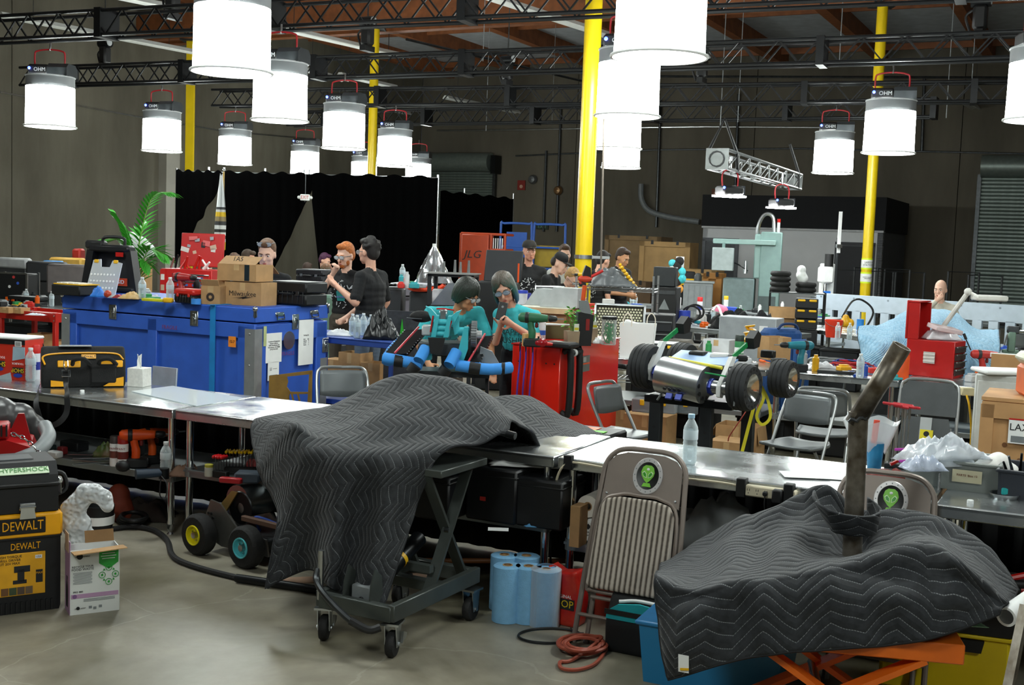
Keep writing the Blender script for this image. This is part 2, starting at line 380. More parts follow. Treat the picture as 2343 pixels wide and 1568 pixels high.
# ------------------------------------------------ lighting trusses and drum lanterns
TB=4.7
tm=mat('#17191b',.45,.3)
def truss(pts,l0,l1,label):
    """black box truss through point p along the hall's cross axis"""
    p=pts[0];k,c0=np.polyfit([q.x for q in pts],[q.y for q in pts],1) if len(pts) > 1 else (-.5,p.y+.5*p.x)
    e=thing('lighting_truss',label,'truss',(p.x,k*p.x+c0,TB),math.atan(k),'black lighting trusses')
    n=int((l1-l0)/.62);ch=B().cyl((l0,0,0),(l1,0,0),.028,seg=8).mesh('chord');ch.materials.append(tm)
    for y in (-.17,.17):
        for z in (0,.36): inst(ch,'chord',e,(0,y,z))
    br=B().bar((0,0,0),(.31,0,.36),.022).bar((.31,0,.36),(.62,0,0),.022).mesh('brace');br.materials.append(tm)
    for i in range(n):
        for y in (-.17,.17): inst(br,'brace',e,(l0+i*.62,y,0))
    jn=B().box((0,0,.18),(.12,.42,.44)).mesh('joint_plate');jn.materials.append(tm)
    for x in np.arange(l0+1.2,l1,3.05): inst(jn,'joint_plate',e,(float(x),0,0))
    return e
LE,n_,p_=nt('m_lit_diffuser');p_.inputs['Base Color'].default_value=(.9,.9,.9,1);p_.inputs['Emission Color'].default_value=LAMP_COL;p_.inputs['Emission Strength'].default_value=LAMP_E
SKIRT=clear('#8d9194',.72,.5)
def lantern():
    e=thing('drum_lantern','glowing white drum lantern hanging from a black truss','lantern',group='drum lanterns hanging from the trusses');R_=.372
    B().lathe([(R_*1.0,.62),(R_*1.005,.3),(R_*1.02,.0),(R_*.9,-.008),(0,-.012)],30).obj('diffuser',LE,e,fix=True)
    B().lathe([(R_,.625),(R_,.78)],30).obj('skirt_band',SKIRT,e)
    B().tube([(R_*cos(a),R_*sin(a),.785) for a in np.linspace(0,2*pi,33)[:-1]],.012,6,True).obj('top_ring',mat('#b9bdc0',.5),e)
    B().tube([(R_*1.07*cos(a),R_*1.07*sin(a),0) for a in np.linspace(0,2*pi,33)[:-1]],.014,6,True).obj('bottom_ring',WHITE,e)
    B().lathe([(.27,.62),(.3,.66),(.3,.8)],20).obj('lamp_ring',BLACKM,e)
    B().box((-.13,0,.88),(.34,.36,.17),.03).obj('housing',BLACK,e)
    B().prism([(-.19,.79),(-.19,.92),(-.12,.985),(.12,.985),(.19,.92),(.19,.79)],.03,.36,'yz').obj('housing_cover',mat('#4d5154',.3,.6),e)
    text('OHM',.085,mat('#b9bcbe',.5),e,(-.09,-.183,.88),FRONT)
    B().tube(catmull([(-.24,-.02,.8),(-.25,-.02,1.12),(-.2,-.02,1.19),(0,-.02,1.215),(.2,-.02,1.19),(.25,-.02,1.12),(.24,-.02,.82)],4),.013,7).obj('yoke',mat('#b3202a',.4),e)
    B().sph((-.26,-.185,.9),(.024,.024,.024),8,6).obj('indicator',emit('#3a4cff',9.0),e)
    B().tube([(0,-.02,1.2),(.01,-.02,1.26),(0,0,TB-3.38)],.016,6).obj('hanging_hook',STEEL,e)
    return e
LAMPS=[(530,165),(640,276),(115,290),(370,346),(537,376),(697,402),(786,340),(902,380),(832,420),(956,424),(1508,130),(1435,266),(1412,340),(1420,384),(2032,350),(1905,396),(2382,275),(1180,455)]
LAMPZ=3.38
lan=lantern();first=True;LP=[]
LLAB=['big white drum lantern on the overhead truss, overlapping a smaller lantern','white drum lantern half hidden behind the big one with its red yoke showing','white drum lantern hanging by the blank concrete wall','white drum lantern in front of the concrete wall near the yellow square post','white drum lantern above the furled flag','white drum lantern cut off by the drape top above the exit sign','slightly tilted white drum lantern beside the slim yellow column','white drum lantern hanging just before the slim yellow column','white drum lantern behind the slim yellow column at the drape top','small white drum lantern peeking over the drape next to the roller door','largest white drum lantern, next to the thick yellow column','white drum lantern touching the thick yellow column under the largest one','white drum lantern in the middle of the overlapping run of lanterns','lowest white drum lantern of the overlapping run beside the hanging rod','white drum lantern in front of the column with paper notices','white drum lantern between the silver truss and the column with notices','white drum lantern at the truss end beyond the column with notices']
for k,(px,py) in enumerate(LAMPS[:17]):
    p=pz(px,py,LAMPZ);LP.append(p);rz=random.uniform(-.35,.05)
    if first: lan.location=p;lan.rotation_euler=(0,0,rz);lan['label']=LLAB[0];first=False
    else: dup(lan,p,rz,LLAB[k])
for x,y in ((-2.2,6.6),(2.6,5.2),(-6.6,9.4),(-1.6,1.2),(3.6,.2),(6.2,8.2)): dup(lan,V((x,y,LAMPZ)),0,'glowing white drum lantern hanging above the front worktables')   # the rows go on overhead
truss([LP[i] for i in (2,1,11,16)],-6,19,'black box truss carrying the second row of lanterns');truss([LP[i] for i in (3,6,12,14)],-3.5,19,'black box truss carrying the third row of lanterns')
truss([LP[i] for i in (4,7,13,15)],-.5,22,'black box truss carrying the fourth row of lanterns');truss([LP[5]],-.5,16,'short black box truss deep in the hall above the drape')
truss([LP[0],LP[10]],-7,12,'black box truss overhead carrying the two biggest lanterns')
# chain hoists standing on the trusses
def hoist(px,py,z=5.06):
    p=pz(px,py,z);e=thing('chain_hoist','black chain hoist standing on a lighting truss','hoist',p,YAW,'chain hoists on the trusses')
    B().box((0,0,.28),(.2,.2,.36),.04).obj('body',BLACK,e);B().cyl((-.14,0,.52),(.14,0,.52),.09,seg=12).obj('motor',BLACKM,e)
    B().cyl((.12,-.02,.53),(.15,-.02,.53),.07,seg=10).obj('motor_cap',mat('#aeb2b4',.4),e);B().tube(catmull([(-.1,0,.4),(-.2,0,.3),(-.12,0,.05)],4),.02,6).obj('cable',BLACK,e)
    B().cyl((0,0,.55),(0,0,3.2),.012,seg=6).obj('lift_chain',DKSTEEL,e);B().box((0,0,.05),(.12,.3,.1)).obj('foot',BLACK,e)
for q in ((240,158),(840,118),(1160,195),(2240,85),(1605,190),(395,45)): hoist(*q)
# the short aluminium truss with two lamps
pa,pb=pd(1640,385,17.5),pd(1815,415,22.5);e=thing('aluminium_truss','short silver box truss hanging on slings with two spot lamps below','truss',pa,atan2(pb.y-pa.y,pb.x-pa.x));ln=(pb-pa).length;AL=mat('#7b7f7f',.45,.7);hh=.27
ch=B().cyl((0,0,0),(ln,0,0),.025,seg=7).mesh('chord');ch.materials.append(AL)
for y in (-.15,.15):
    for z in (0,hh): inst(ch,'chord',e,(0,y,z))
br=B().bar((0,0,0),(ln/8,0,hh),.02).bar((ln/8,0,hh),(ln/8,0,0),.02).mesh('brace');br.materials.append(AL)
for i in range(8):
    for y in (-.15,.15): inst(br,'brace',e,(i*ln/8,y,0))
    B().bar((i*ln/8,-.15,0),((i+1)*ln/8,.15,0),.02).obj('brace',AL,e)
for x in (0,ln):
    B().prism([(-.17,-.02),(.17,-.02),(.17,hh+.02),(-.17,hh+.02)],x-.015,x+.0,'yz').obj('end_plate',AL,e)
    B().lathe([(.1,-.02),(.12,-.02)],12,(x-.02,0,hh/2),'x').obj('end_ring',BLACKM,e)
B().tube([(.6,-.16,0),(.5,-.16,hh),(.3,0,.75),(.1,.16,hh)],.025,6).obj('sling',BLACK,e);B().tube([(ln-.3,-.16,0),(ln-.3,-.16,hh),(ln-.5,0,.8)],.025,6).obj('sling',BLACK,e)
def spot(px,py,d,lab):
    p=pd(px,py,d);e=thing('spot_lamp',lab,'lamp',p,rad(20),'lit spot lamps under the silver truss')
    B().box((0,0,.1),(.36,.3,.14),.03).obj('housing',BLACK,e);B().tube(catmull([(-.12,0,.12),(-.13,0,.36),(0,0,.42),(.13,0,.36),(.14,0,.12)],4),.012,6).obj('yoke',mat('#b3202a',.4),e)
    lm=emit('#ffffff',90.0)
    for i in range(4):
        for j in (-.07,.07): B().lathe([(0,0),(.06,.005),(.06,.03)],10,(-.19+.127*i,j,0)).obj('lens',lm,e)
    B().sph((-.17,-.14,.14),.02,8,6).obj('indicator',emit('#3a4cff',9.0),e);B().cyl((0,0,.42),(0,0,.62),.02,seg=8).obj('clamp',STEEL,e);B().box((.22,.1,.12),(.16,.12,.14)).obj('ballast',BLACKM,e)
spot(1668,452,18.2,'lit four-lens spot lamp under the silver truss');spot(1787,478,20.5,'lit four-lens spot lamp under the silver truss')
# ------------------------------------------------ worktables, folding chairs
def brushed():
    m,n,p=nt('m_stainless_top');tc=N(n,'ShaderNodeTexCoord');mp=N(n,'ShaderNodeMapping');mp.inputs['Scale'].default_value=(2.5,60,2.5)
    a=N(n,'ShaderNodeTexNoise');a.inputs['Scale'].default_value=3;a.inputs['Detail'].default_value=6;L(n,tc,'Object',mp,0);L(n,mp,0,a,'Vector')
    b=N(n,'ShaderNodeTexNoise');b.inputs['Scale'].default_value=4;b.inputs['Detail'].default_value=7;L(n,tc,'Object',b,'Vector')
    r=N(n,'ShaderNodeMapRange');r.inputs[1].default_value=.3;r.inputs[2].default_value=.7;r.inputs[3].default_value=.13;r.inputs[4].default_value=.34;L(n,b,'Fac',r,0);L(n,r,0,p,'Roughness')
    c=N(n,'ShaderNodeValToRGB');c.color_ramp.elements[0].color=C('#b4b9bb');c.color_ramp.elements[1].color=C('#dfe3e4');L(n,a,'Fac',c,'Fac');L(n,c,'Color',p,'Base Color')
    p.inputs['Metallic'].default_value=.92
    bp=N(n,'ShaderNodeBump');bp.inputs['Strength'].default_value=.05;bp.inputs['Distance'].default_value=.004;L(n,b,'Fac',bp,'Height');L(n,bp,'Normal',p,'Normal');return m
BRUSH=brushed();SHELF=mat('#8d9394',.4,.7,.08,5);TA=V((-3.22,7.43,0));TYAW=rad(-26.3);TU=V((cos(TYAW),sin(TYAW),0));TV=V((-TU.y,TU.x,0))
def worktable(loc,yaw,l,dp,label,shelf=.36,h=.76,group=None,top=None,legx=None):
    e=thing('steel_worktable',label,'table',loc,yaw,group)
    b=B().box((l/2,dp/2,h-.012),(l,dp,.024),.006);b.box((l/2,.008,h-.03),(l-.004,.016,.055),.004);b.box((l/2,dp-.008,h-.03),(l-.004,.016,.055),.004)
    for x in (.008,l-.008): b.box((x,dp/2,h-.03),(.016,dp,.055),.004)
    b.obj('table_top',top or BRUSH,e)
    for x in (.13,l*.5,l-.13): B().box((x,dp/2,h-.045),(.1,dp-.1,.03)).obj('stiffener',SHELF,e)
    if shelf:
        b=B().box((l/2,dp/2,shelf),(l-.07,dp-.07,.012));
        for y in (.045,dp-.045): b.box((l/2,y,shelf-.014),(l-.08,.012,.045),.003)
        for x in (.045,l-.045): b.box((x,dp/2,shelf-.014),(.012,dp-.08,.045),.003)
        b.obj('shelf',SHELF,e)
    for x in (.06,l-.06):
        for y in (.06,dp-.06):
            g=B().cyl((x,y,.06),(x,y,h-.03),.021,seg=14).obj('leg',CHROME,e)
            B().lathe([(.024,.06),(.02,.03),(.012,.012),(.02,0),(0,0)],12,(x,y,0)).obj('foot',STEEL,g)
            if shelf: B().cyl((x,y,shelf-.035),(x,y,shelf+.02),.027,seg=12).obj('shelf_socket',SHELF,g)
    return e
def ft(t,v=0.0,z=0.0): return TA+TU*t+TV*v+V((0,0,z))
worktable(ft(-1.03),TYAW,2.435,.76,'steel worktable with the black and yellow tool bag on it',.35)
worktable(ft(1.425),TYAW,2.42,.76,'long steel worktable partly covered by the grey moving blanket',.40)
worktable(ft(3.865),TYAW,1.74,.76,'steel worktable with a power strip taped along its front edge',.33)
worktable(ft(5.625),TYAW,2.2,.76,'steel worktable carrying the grey parts bins',.33)
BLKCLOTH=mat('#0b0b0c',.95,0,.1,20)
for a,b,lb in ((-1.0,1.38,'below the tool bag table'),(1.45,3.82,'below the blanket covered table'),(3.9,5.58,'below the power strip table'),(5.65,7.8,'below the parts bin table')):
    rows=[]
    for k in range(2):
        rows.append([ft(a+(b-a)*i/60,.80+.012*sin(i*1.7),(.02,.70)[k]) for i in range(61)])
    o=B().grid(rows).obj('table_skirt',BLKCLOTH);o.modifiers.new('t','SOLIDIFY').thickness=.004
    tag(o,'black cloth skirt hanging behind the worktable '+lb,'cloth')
CHG=mat('#6f7476',.4,.35,.06);CHT=mat('#8f9292',.35,.6,.06)
def chair_mesh_parts(e,seatm=CHG,tubem=CHT):
    for sx in (-1,1):
        f=B().tube(catmull([(sx*.215,-.22,.01),(sx*.205,-.02,.4),(sx*.195,.15,.7),(sx*.17,.185,.775),(sx*.1,.192,.79),(0,.193,.79)],5),.0125,8).obj('front_leg',tubem,e)
        r=B().tube([(sx*.18,.25,.01),(sx*.175,-.1,.41)],.0115,8).obj('rear_leg',tubem,e)
        B().cyl((sx*.215,-.22,0),(sx*.212,-.212,.03),.016,seg=8).obj('foot_cap',BLACK,f);B().cyl((sx*.18,.25,0),(sx*.18,.243,.03),.016,seg=8).obj('foot_cap',BLACK,r)
    B().tube([(-.2,-.17,.11),(.2,-.17,.11)],.009,6).obj('stretcher',tubem,e);B().tube([(-.18,.2,.07),(.18,.2,.07)],.009,6).obj('stretcher',tubem,e)
    rows=[]
    for i in range(9):
        y=-.21+.39*i/8;rows.append([((.2-.05*max(0,(y-.05)/.13)**2)*k/6*1.0,y,.435+.006*(k/6)**2*2+.01*((i-4)/4)**2-.008) for k in range(-6,7)])
    o=B().grid(rows).obj('seat',seatm,e);o.modifiers.new('t','SOLIDIFY').thickness=.02
    rows=[]
    for i in range(7):
        z=.585+.185*i/6;hw=.178 if i < 6 else .165
        rows.append([(hw*k/6,.1+.34*(z-.58)*.6+.045*(1-(k/6)**2)*.55,z-.02*(1-(k/6)**2)*(1 if i == 0 else 0)) for k in range(-6,7)])
    o=B().grid(rows).obj('backrest',seatm,e);o.modifiers.new('t','SOLIDIFY').thickness=.014
CHAIR=None
def chair(p,rz,label):
    global CHAIR
    if CHAIR is None:
        CHAIR=thing('folding_chair',label,'chair',p,rz,'grey folding chairs');chair_mesh_parts(CHAIR);return CHAIR
    return dup(CHAIR,p,rz,label)
def fl(px,d): q=pd(px,700,d);return V((q.x,d,0))
chair(fl(1845,8.4),rad(-40),'grey folding chair standing behind the power strip table')
chair(fl(1900,9.0),rad(160),'grey folding chair whose seat shows behind the bent steel pipe')
chair(fl(1432,8.6),rad(52),'grey folding chair against the red tool cabinet')
chair(fl(795,8.9),rad(18),'grey folding chair in front of the blue cart of cartons')
chair(fl(1893,11.6),rad(175),'grey folding chair pushed up behind the table with the teal drill')
chair(fl(1618,19.4),rad(180),'grey folding chair behind the table with the pink hat')
chair(fl(2250,17.3),rad(190),'dark folding chair in front of the slotted white barrier')
chair(fl(2335,16.9),rad(170),'dark folding chair by the laptop table near the barrier')
# ------------------------------------------------ quilted blankets
def quilt(h1,h2,hs,sp=.052,P=.25,A=.09,swap=False,thread=.045):
    m,n,p=nt('m_quilt');uv=N(n,'ShaderNodeUVMap');sx=N(n,'ShaderNodeSeparateXYZ');L(n,uv,0,sx,0)
    def mth(op,a,b=None,c=None):
        x=N(n,'ShaderNodeMath',operation=op)
        for i,t in enumerate((a,b,c)):
            if t is None: continue
            if isinstance(t,(int,float)): x.inputs[i].default_value=t
            else: n.links.new(t,x.inputs[i])
        return x.outputs[0]
    u,v=(sx.outputs[1],sx.outputs[0]) if swap else (sx.outputs[0],sx.outputs[1])
    tri=mth('MULTIPLY',mth('PINGPONG',v,P/2),2*A/P)
    q=mth('DIVIDE',mth('ADD',u,tri),sp);fr=mth('FRACT',mth('ADD',q,100.0));dd=mth('ABSOLUTE',mth('SUBTRACT',fr,.5))   # .5 on the seam
    line=mth('GREATER_THAN',dd,.5-thread)
    dash=mth('GREATER_THAN',mth('FRACT',mth('MULTIPLY',v,110.0)),.25);ln=mth('MULTIPLY',line,dash)
    puff=mth('POWER',mth('SUBTRACT',1.0,mth('MULTIPLY',dd,2.0)),.45)
    tc=N(n,'ShaderNodeTexCoord');nz=N(n,'ShaderNodeTexNoise');nz.inputs['Scale'].default_value=40;nz.inputs['Detail'].default_value=4;L(n,tc,'Object',nz,'Vector')
    n2=N(n,'ShaderNodeTexNoise');n2.inputs['Scale'].default_value=12;n2.inputs['Detail'].default_value=5;L(n,tc,'Object',n2,'Vector')
    rp=N(n,'ShaderNodeValToRGB');rp.color_ramp.elements[0].color=C(h1);rp.color_ramp.elements[1].color=C(h2);rp.color_ramp.elements[0].position=.35;rp.color_ramp.elements[1].position=.65;L(n,nz,'Fac',rp,'Fac')
    mx=N(n,'ShaderNodeMix',data_type='RGBA');n.links.new(mth('MULTIPLY',ln,.6),mx.inputs[0]);L(n,rp,'Color',mx,6);mx.inputs[7].default_value=C(hs);L(n,mx,2,p,'Base Color')
    p.inputs['Roughness'].default_value=.8;p.inputs['Sheen Weight'].default_value=.1;p.inputs['Sheen Roughness'].default_value=.5
    bp=N(n,'ShaderNodeBump');bp.inputs['Strength'].default_value=.6;bp.inputs['Distance'].default_value=.009
    hh=mth('ADD',puff,mth('MULTIPLY',n2.outputs[0],.8));n.links.new(hh,bp.inputs['Height']);L(n,bp,'Normal',p,'Normal');return m
QUILT=quilt('#1f2124','#2d3033','#8d9194',.037,.17,.055,False,.035);QUILT2=quilt('#1e2124','#2c2f33','#9a9ea1',.043,.23,.066,True,.035);QBLUE=quilt('#86b6d6','#a3cbe4','#6f9dbc',.04,.2,.05)
def net(rows,n=8):
    R1=[catmull(r,n) for r in rows];cols=[catmull([r[j] for r in R1],n) for j in range(len(R1[0]))]
    return [[cols[j][i] for j in range(len(cols))] for i in range(len(cols[0]))]
def sheet(name,rows,m,label=None,cat=None,n=8,th=.009,wr=.006,parent=None,wf=6.0,off=(0,0,0)):
    G=net(rows,n);nr,nc=len(G),len(G[0]);A=np.array([[tuple(p) for p in r] for r in G])
    if wr:
        du=np.gradient(A,axis=1);dv=np.gradient(A,axis=0);nm=np.cross(du,dv);nm /= (np.linalg.norm(nm,axis=2,keepdims=True)+1e-9)
        for i in range(nr):
            for j in range(nc):
                q=V(A[i,j])*wf;A[i,j] += nm[i,j]*(wr*(mnoise.noise(q)*1.6+mnoise.noise(q*2.7)*.7))
    U_=np.zeros((nr,nc));V_=np.zeros((nr,nc))
    U_[:,1:]=np.cumsum(np.linalg.norm(np.diff(A,axis=1),axis=2),axis=1);V_[1:]=np.cumsum(np.linalg.norm(np.diff(A,axis=0),axis=2),axis=0)
    U_ -= U_[:,nc//2:nc//2+1];V_ -= V_[nr//2:nr//2+1,:]
    b=B();b.grid([[tuple(p) for p in r] for r in A]);o=b.obj(name,m,parent,fix=False,angle=180);me=o.data
    ul=me.uv_layers.new(name='UVMap');U1,V1=U_.ravel()+off[0],V_.ravel()+off[1];vi=np.zeros(len(me.loops),dtype=np.int32);me.loops.foreach_get('vertex_index',vi)
    ul.data.foreach_set('uv',np.stack([U1[vi],V1[vi]],1).ravel())
    if th: s_=o.modifiers.new('t','SOLIDIFY');s_.thickness=th;s_.offset=0
    if label: tag(o,label,cat)
    # bound hem along the border
    loop=[A[0,j] for j in range(nc)]+[A[i,-1] for i in range(1,nr)]+[A[-1,j] for j in range(nc-2,-1,-1)]+[A[i,0] for i in range(nr-2,0,-1)]
    if label: B().tube([tuple(p) for p in loop],.006,5,True).obj('hem',mat('#232528',.85),o)
    return o
def pxn(rows): return [[pd(*q) for q in r] for r in rows]
R=[[(588,960,6.2),(640,948,6.25),(740,932,6.25),(815,902,6.2),(890,866,6.1),(970,857,6.05),(1060,878,5.95),(1120,915,5.85),(1172,965,5.7)],
     [(577,1008,6.0),(632,962,5.9),(730,962,5.85),(810,945,5.82),(890,910,5.85),(970,893,5.85),(1050,912,5.75),(1110,945,5.65),(1162,985,5.55)],
     [(590,1066,5.75),(662,972,5.52),(722,992,5.5),(800,985,5.55),(868,955,5.6),(940,940,5.62),(1010,950,5.6),(1080,975,5.52),(1140,995,5.48)],
     [(604,1098,5.68),(664,1005,5.46),(722,1012,5.4),(800,1014,5.38),(860,1010,5.4),(920,1006,5.4),(985,1000,5.4),(1050,1005,5.4),(1105,1012,5.42)],
     [(622,1135,5.6),(670,1065,5.42),(722,1052,5.31),(790,1050,5.25),(850,1050,5.24),(910,1050,5.22),(960,1046,5.22),(990,1042,5.24),(1010,1036,5.27)],
     [(636,1185,5.46),(668,1160,5.40),(715,1160,5.34),(772,1150,5.20),(830,1150,5.27),(880,1150,5.15),(920,1148,5.19),(945,1140,5.2),(964,1128,5.24)],
     [(622,1268,5.38),(655,1265,5.38),(705,1260,5.38),(762,1260,5.14),(805,1270,5.22),(850,1270,5.08),(880,1265,5.12),(905,1255,5.14),(924,1240,5.18)],
     [(608,1348,5.34),(640,1328,5.34),(712,1302,5.40),(752,1340,5.12),(785,1358,5.14),(820,1380,5.03),(845,1394,5.02),(862,1402,5.02),(884,1372,5.06)]]
R3=pxn(R);back=[p+V((.12,.28,-.12)) for p in R3[0]];back2=[p+V((.2,.36,-.34)) for p in R3[0]]
sheet('moving_blanket',[back2,back]+R3,QUILT,'charcoal quilted moving blanket draped over the grey hydraulic lift cart','blanket',9,off=(.02,0))
R=[[(1060,925,7.0),(1140,910,7.0),(1200,908,7.0),(1240,922,7.0),(1285,955,6.95),(1340,978,6.85),(1390,1000,6.43)],
     [(1060,960,6.7),(1140,935,6.75),(1195,925,6.75),(1240,940,6.72),(1280,972,6.65),(1325,992,6.5),(1375,1006,6.35)],
     [(1060,1000,6.4),(1130,985,6.4),(1190,975,6.4),(1235,985,6.4),(1275,1000,6.35),(1310,1010,6.25),(1340,1016,6.2)],
     [(1080,1040,6.05),(1140,1030,6.1),(1190,1022,6.1),(1225,1024,6.1),(1255,1028,6.06),(1285,1028,6.04),(1305,1026,6.05)],
     [(1110,1050,5.95),(1150,1046,5.9),(1180,1044,5.92),(1205,1042,5.95),(1225,1040,5.97),(1245,1038,5.97),(1262,1036,5.98)]]
R3=pxn(R);back=[p+V((.1,.25,-.12)) for p in R3[0]]
sheet('moving_blanket',[back]+R3,QUILT,'charcoal quilted moving blanket spread over lumps on the long steel worktable','blanket',8,off=(.3,.1))
R=[[(1535,1285,4.95),(1620,1228,5.0),(1700,1182,5.0),(1735,1178,4.95),(1820,1138,4.9),(1893,1112,4.8),(1955,1165,4.78),(2040,1168,4.75),(2130,1180,4.7),(2240,1235,4.55),(2330,1350,4.4)],
     [(1512,1300,4.72),(1600,1268,4.74),(1690,1215,4.8),(1730,1220,4.74),(1815,1185,4.76),(1893,1160,4.74),(1960,1235,4.72),(2030,1225,4.6),(2110,1222,4.56),(2220,1262,4.42),(2322,1366,4.25)],
     [(1503,1310,4.62),(1590,1318,4.56),(1680,1280,4.56),(1740,1268,4.62),(1810,1245,4.54),(1890,1262,4.6),(1965,1272,4.66),(2030,1250,4.56),(2112,1232,4.4),(2210,1270,4.26),(2312,1374,4.1)],
     [(1500,1322,4.55),(1590,1348,4.45),(1680,1322,4.42),(1745,1316,4.42),(1812,1308,4.34),(1890,1294,4.3),(1965,1276,4.3),(2030,1260,4.26),(2112,1244,4.2),(2200,1285,4.02),(2304,1380,4.0)],
     [(1502,1365,4.52),(1590,1372,4.42),(1680,1345,4.36),(1745,1335,4.33),(1812,1332,4.28),(1890,1322,4.22),(1965,1316,4.22),(2030,1318,4.2),(2112,1316,4.12),(2197,1330,4.02),(2297,1386,3.98)],
     [(1506,1420,4.5),(1592,1412,4.36),(1685,1392,4.36),(1745,1385,4.28),(1815,1375,4.24),(1890,1370,4.18),(1965,1365,4.16),(2030,1366,4.1),(2112,1364,4.06),(2193,1368,3.98),(2291,1390,3.97)],
     [(1514,1490,4.48),(1592,1476,4.34),(1685,1450,4.34),(1745,1440,4.27),(1815,1430,4.22),(1890,1424,4.18),(1965,1420,4.13),(2030,1418,4.11),(2112,1412,4.03),(2190,1402,3.99),(2288,1396,3.95)],
     [(1530,1555,4.46),(1592,1537,4.36),(1685,1510,4.30),(1745,1500,4.27),(1815,1491,4.2),(1890,1486,4.17),(1965,1481,4.11),(2030,1476,4.1),(2112,1464,4.02),(2195,1440,3.97),(2286,1405,3.95)]]
R=[[(x,y,d-(0,0,.5,1,1,1,1,1)[i]*(.09+.26*(2290-x)/790)) for x,y,d in r] for i,r in enumerate(R)]
R3=pxn(R);back=[p+V((.1,.22,-.18)) for p in R3[0]]
bk3=sheet('moving_blanket',[back]+R3,QUILT2,'charcoal quilted moving blanket heaped around the bent steel pipe on the orange lift','blanket',8,off=(.1,.02),wr=.009)
# the collar of cloth turned up around the pipe
base=pd(1955,1180,4.5)
R=[[base+V((.085*cos(a)*(1+.3*k)-.02*k,.085*sin(a)*(1+.3*k),-.06+.1*k+.05*k*sin(a*.5+2.2))) for a in np.linspace(rad(150),rad(395),9)] for k in (0,.6,1.2,1.7)]
sheet('collar_fold',R,QUILT2,n=5,parent=bk3,wr=.004,wf=9)
B().grid([[pd(1552+8*i,1497+20*j+1.5*i,4.02) for i in range(4)] for j in range(3)]).obj('care_label',PAPER,bk3)
B().box(pd(1566,1532,4.015),(.03,.002,.008)).obj('label_stripe',YELLOW,bk3)
# blue moving blanket on the mid table to the right
R=[[(1965,748,11.4),(2020,742,11.6),(2080,712,11.8),(2140,708,12),(2190,718,12),(2225,752,11.8),(2285,755,11.6)],
     [(1963,765,11.1),(2018,776,11.0),(2080,748,11.3),(2130,738,11.1),(2180,732,11.4),(2232,766,11.2),(2287,775,11.1)],
     [(1968,800,11.05),(2015,808,10.8),(2075,800,11.0),(2130,790,10.8),(2190,782,11.05),(2235,790,10.8),(2286,810,10.8)],
     [(1975,850,10.95),(2025,855,10.85),(2085,850,10.85),(2140,840,10.85),(2195,830,10.9),(2235,835,10.75),(2272,838,10.75)],
     [(1990,885,10.95),(2030,890,10.85),(2085,885,10.85),(2140,880,10.85),(2195,870,10.9),(2235,860,10.75),(2262,850,10.75)]]
R3=pxn(R);back=[p+V((.12,.35,-.1)) for p in R3[0]];back2=[p+V((.2,.5,-.5)) for p in R3[0]]
sheet('moving_blanket',[back2,back]+R3,QBLUE,'pale blue quilted moving blanket over a machine behind the red tool chest','blanket',8,wr=.012)
e=thing('covered_machine','machine frame hidden under the pale blue blanket','machine',fl(2120,11.7),TYAW);B().box((0,.1,.45),(.9,.3,.9),.03).obj('frame_body',DKSTEEL,e);B().box((0,.15,1.0),(.5,.2,.2),.03).obj('top_unit',DKSTEEL,e)
# ------------------------------------------------ hydraulic lift cart under the blanket
LG=mat('#4d524f',.35,.35,.12,8)
e=thing('lift_cart','dark grey hydraulic scissor lift cart on casters under the charcoal blanket','lift cart',(-.468,5.32,0),rad(-28))
for x in (-.19,.19): B().box((x,0,.205),(.035,.74,.075),.004).obj('side_rail',LG,e)
B().box((0,-.355,.2),(.38,.04,.07),.004).obj('cross_rail',LG,e);B().box((0,.355,.2),(.38,.04,.07),.004).obj('cross_rail',LG,e);B().box((0,.1,.2),(.36,.05,.05),.004).obj('cross_rail',LG,e)
def caster(x,y,rz,swivel):
    c=B().lathe([(.0,-.02),(.03,-.02),(.052,-.018),(.058,-.01),(.058,.01),(.052,.018),(.03,.02),(0,.02)],20,(0,0,0),'x').obj('caster_wheel',RUBBER,e);c.location=(x,y,.058);c.rotation_euler=(0,0,rz)
    for s in (-1,1): B().prism([(-.02,-.01),(.02,-.01),(.035,.09),(-.035,.09)],s*.024,s*.028,'yz').obj('fork',STEEL,c)
    B().box((0,.0,.094),(.08,.09,.01)).obj('mount_plate',STEEL,c);B().cyl((-.035,0,0),(.035,0,0),.01,seg=8).obj('axle',STEEL,c)
    if swivel: B().prism([(.02,.0),(.075,.015),(.08,.03),(.03,.05)],.03,.04,'yz').obj('brake_lever',STEEL,c)
for x,y,r,s in ((-.2,-.31,rad(25),1),(.17,-.32,rad(15),1),(.2,.3,0,0),(-.2,.3,0,0)): caster(x,y,r,s)
for x in (-.155,.155):
    for k,(a,b) in enumerate((((x,-.02,.2),(x,.31,.74)),((x*.86,.33,.2),(x*.86,-.03,.74)))):
        arm=B().bar(a,b,.014,.055,(1,0,0)).obj('scissor_arm',LG,e)
        if x > 0 and k == 0:
            B().bar((x+.009,.225,.6),(x+.009,.165,.502),.001,.034,(1,0,0)).obj('warning_label',YELLOW,arm);B().bar((x+.01,.21,.575),(x+.01,.19,.543),.001,.012,(1,0,0)).obj('label_print',INK,arm)
            B().bar((x+.009,.11,.413),(x+.009,.095,.388),.001,.034,(1,0,0)).obj('warning_label',YELLOW,arm)
        B().cyl((x-.012,.14,.46),(x+.012,.14,.46),.016,seg=10).obj('pivot_bolt',STEEL,arm)
B().bar((-.16,.0,.31),(.16,.0,.31),.035,.035).obj('tie_bar',LG,e)
B().cyl((0,-.26,.24),(.0,.14,.40),.038,seg=18).obj('hydraulic_cylinder',BLACKM,e);B().cyl((0,-.03,.332),(0,-.01,.34),.0395,seg=18).obj('cylinder_band',YELLOW,e)
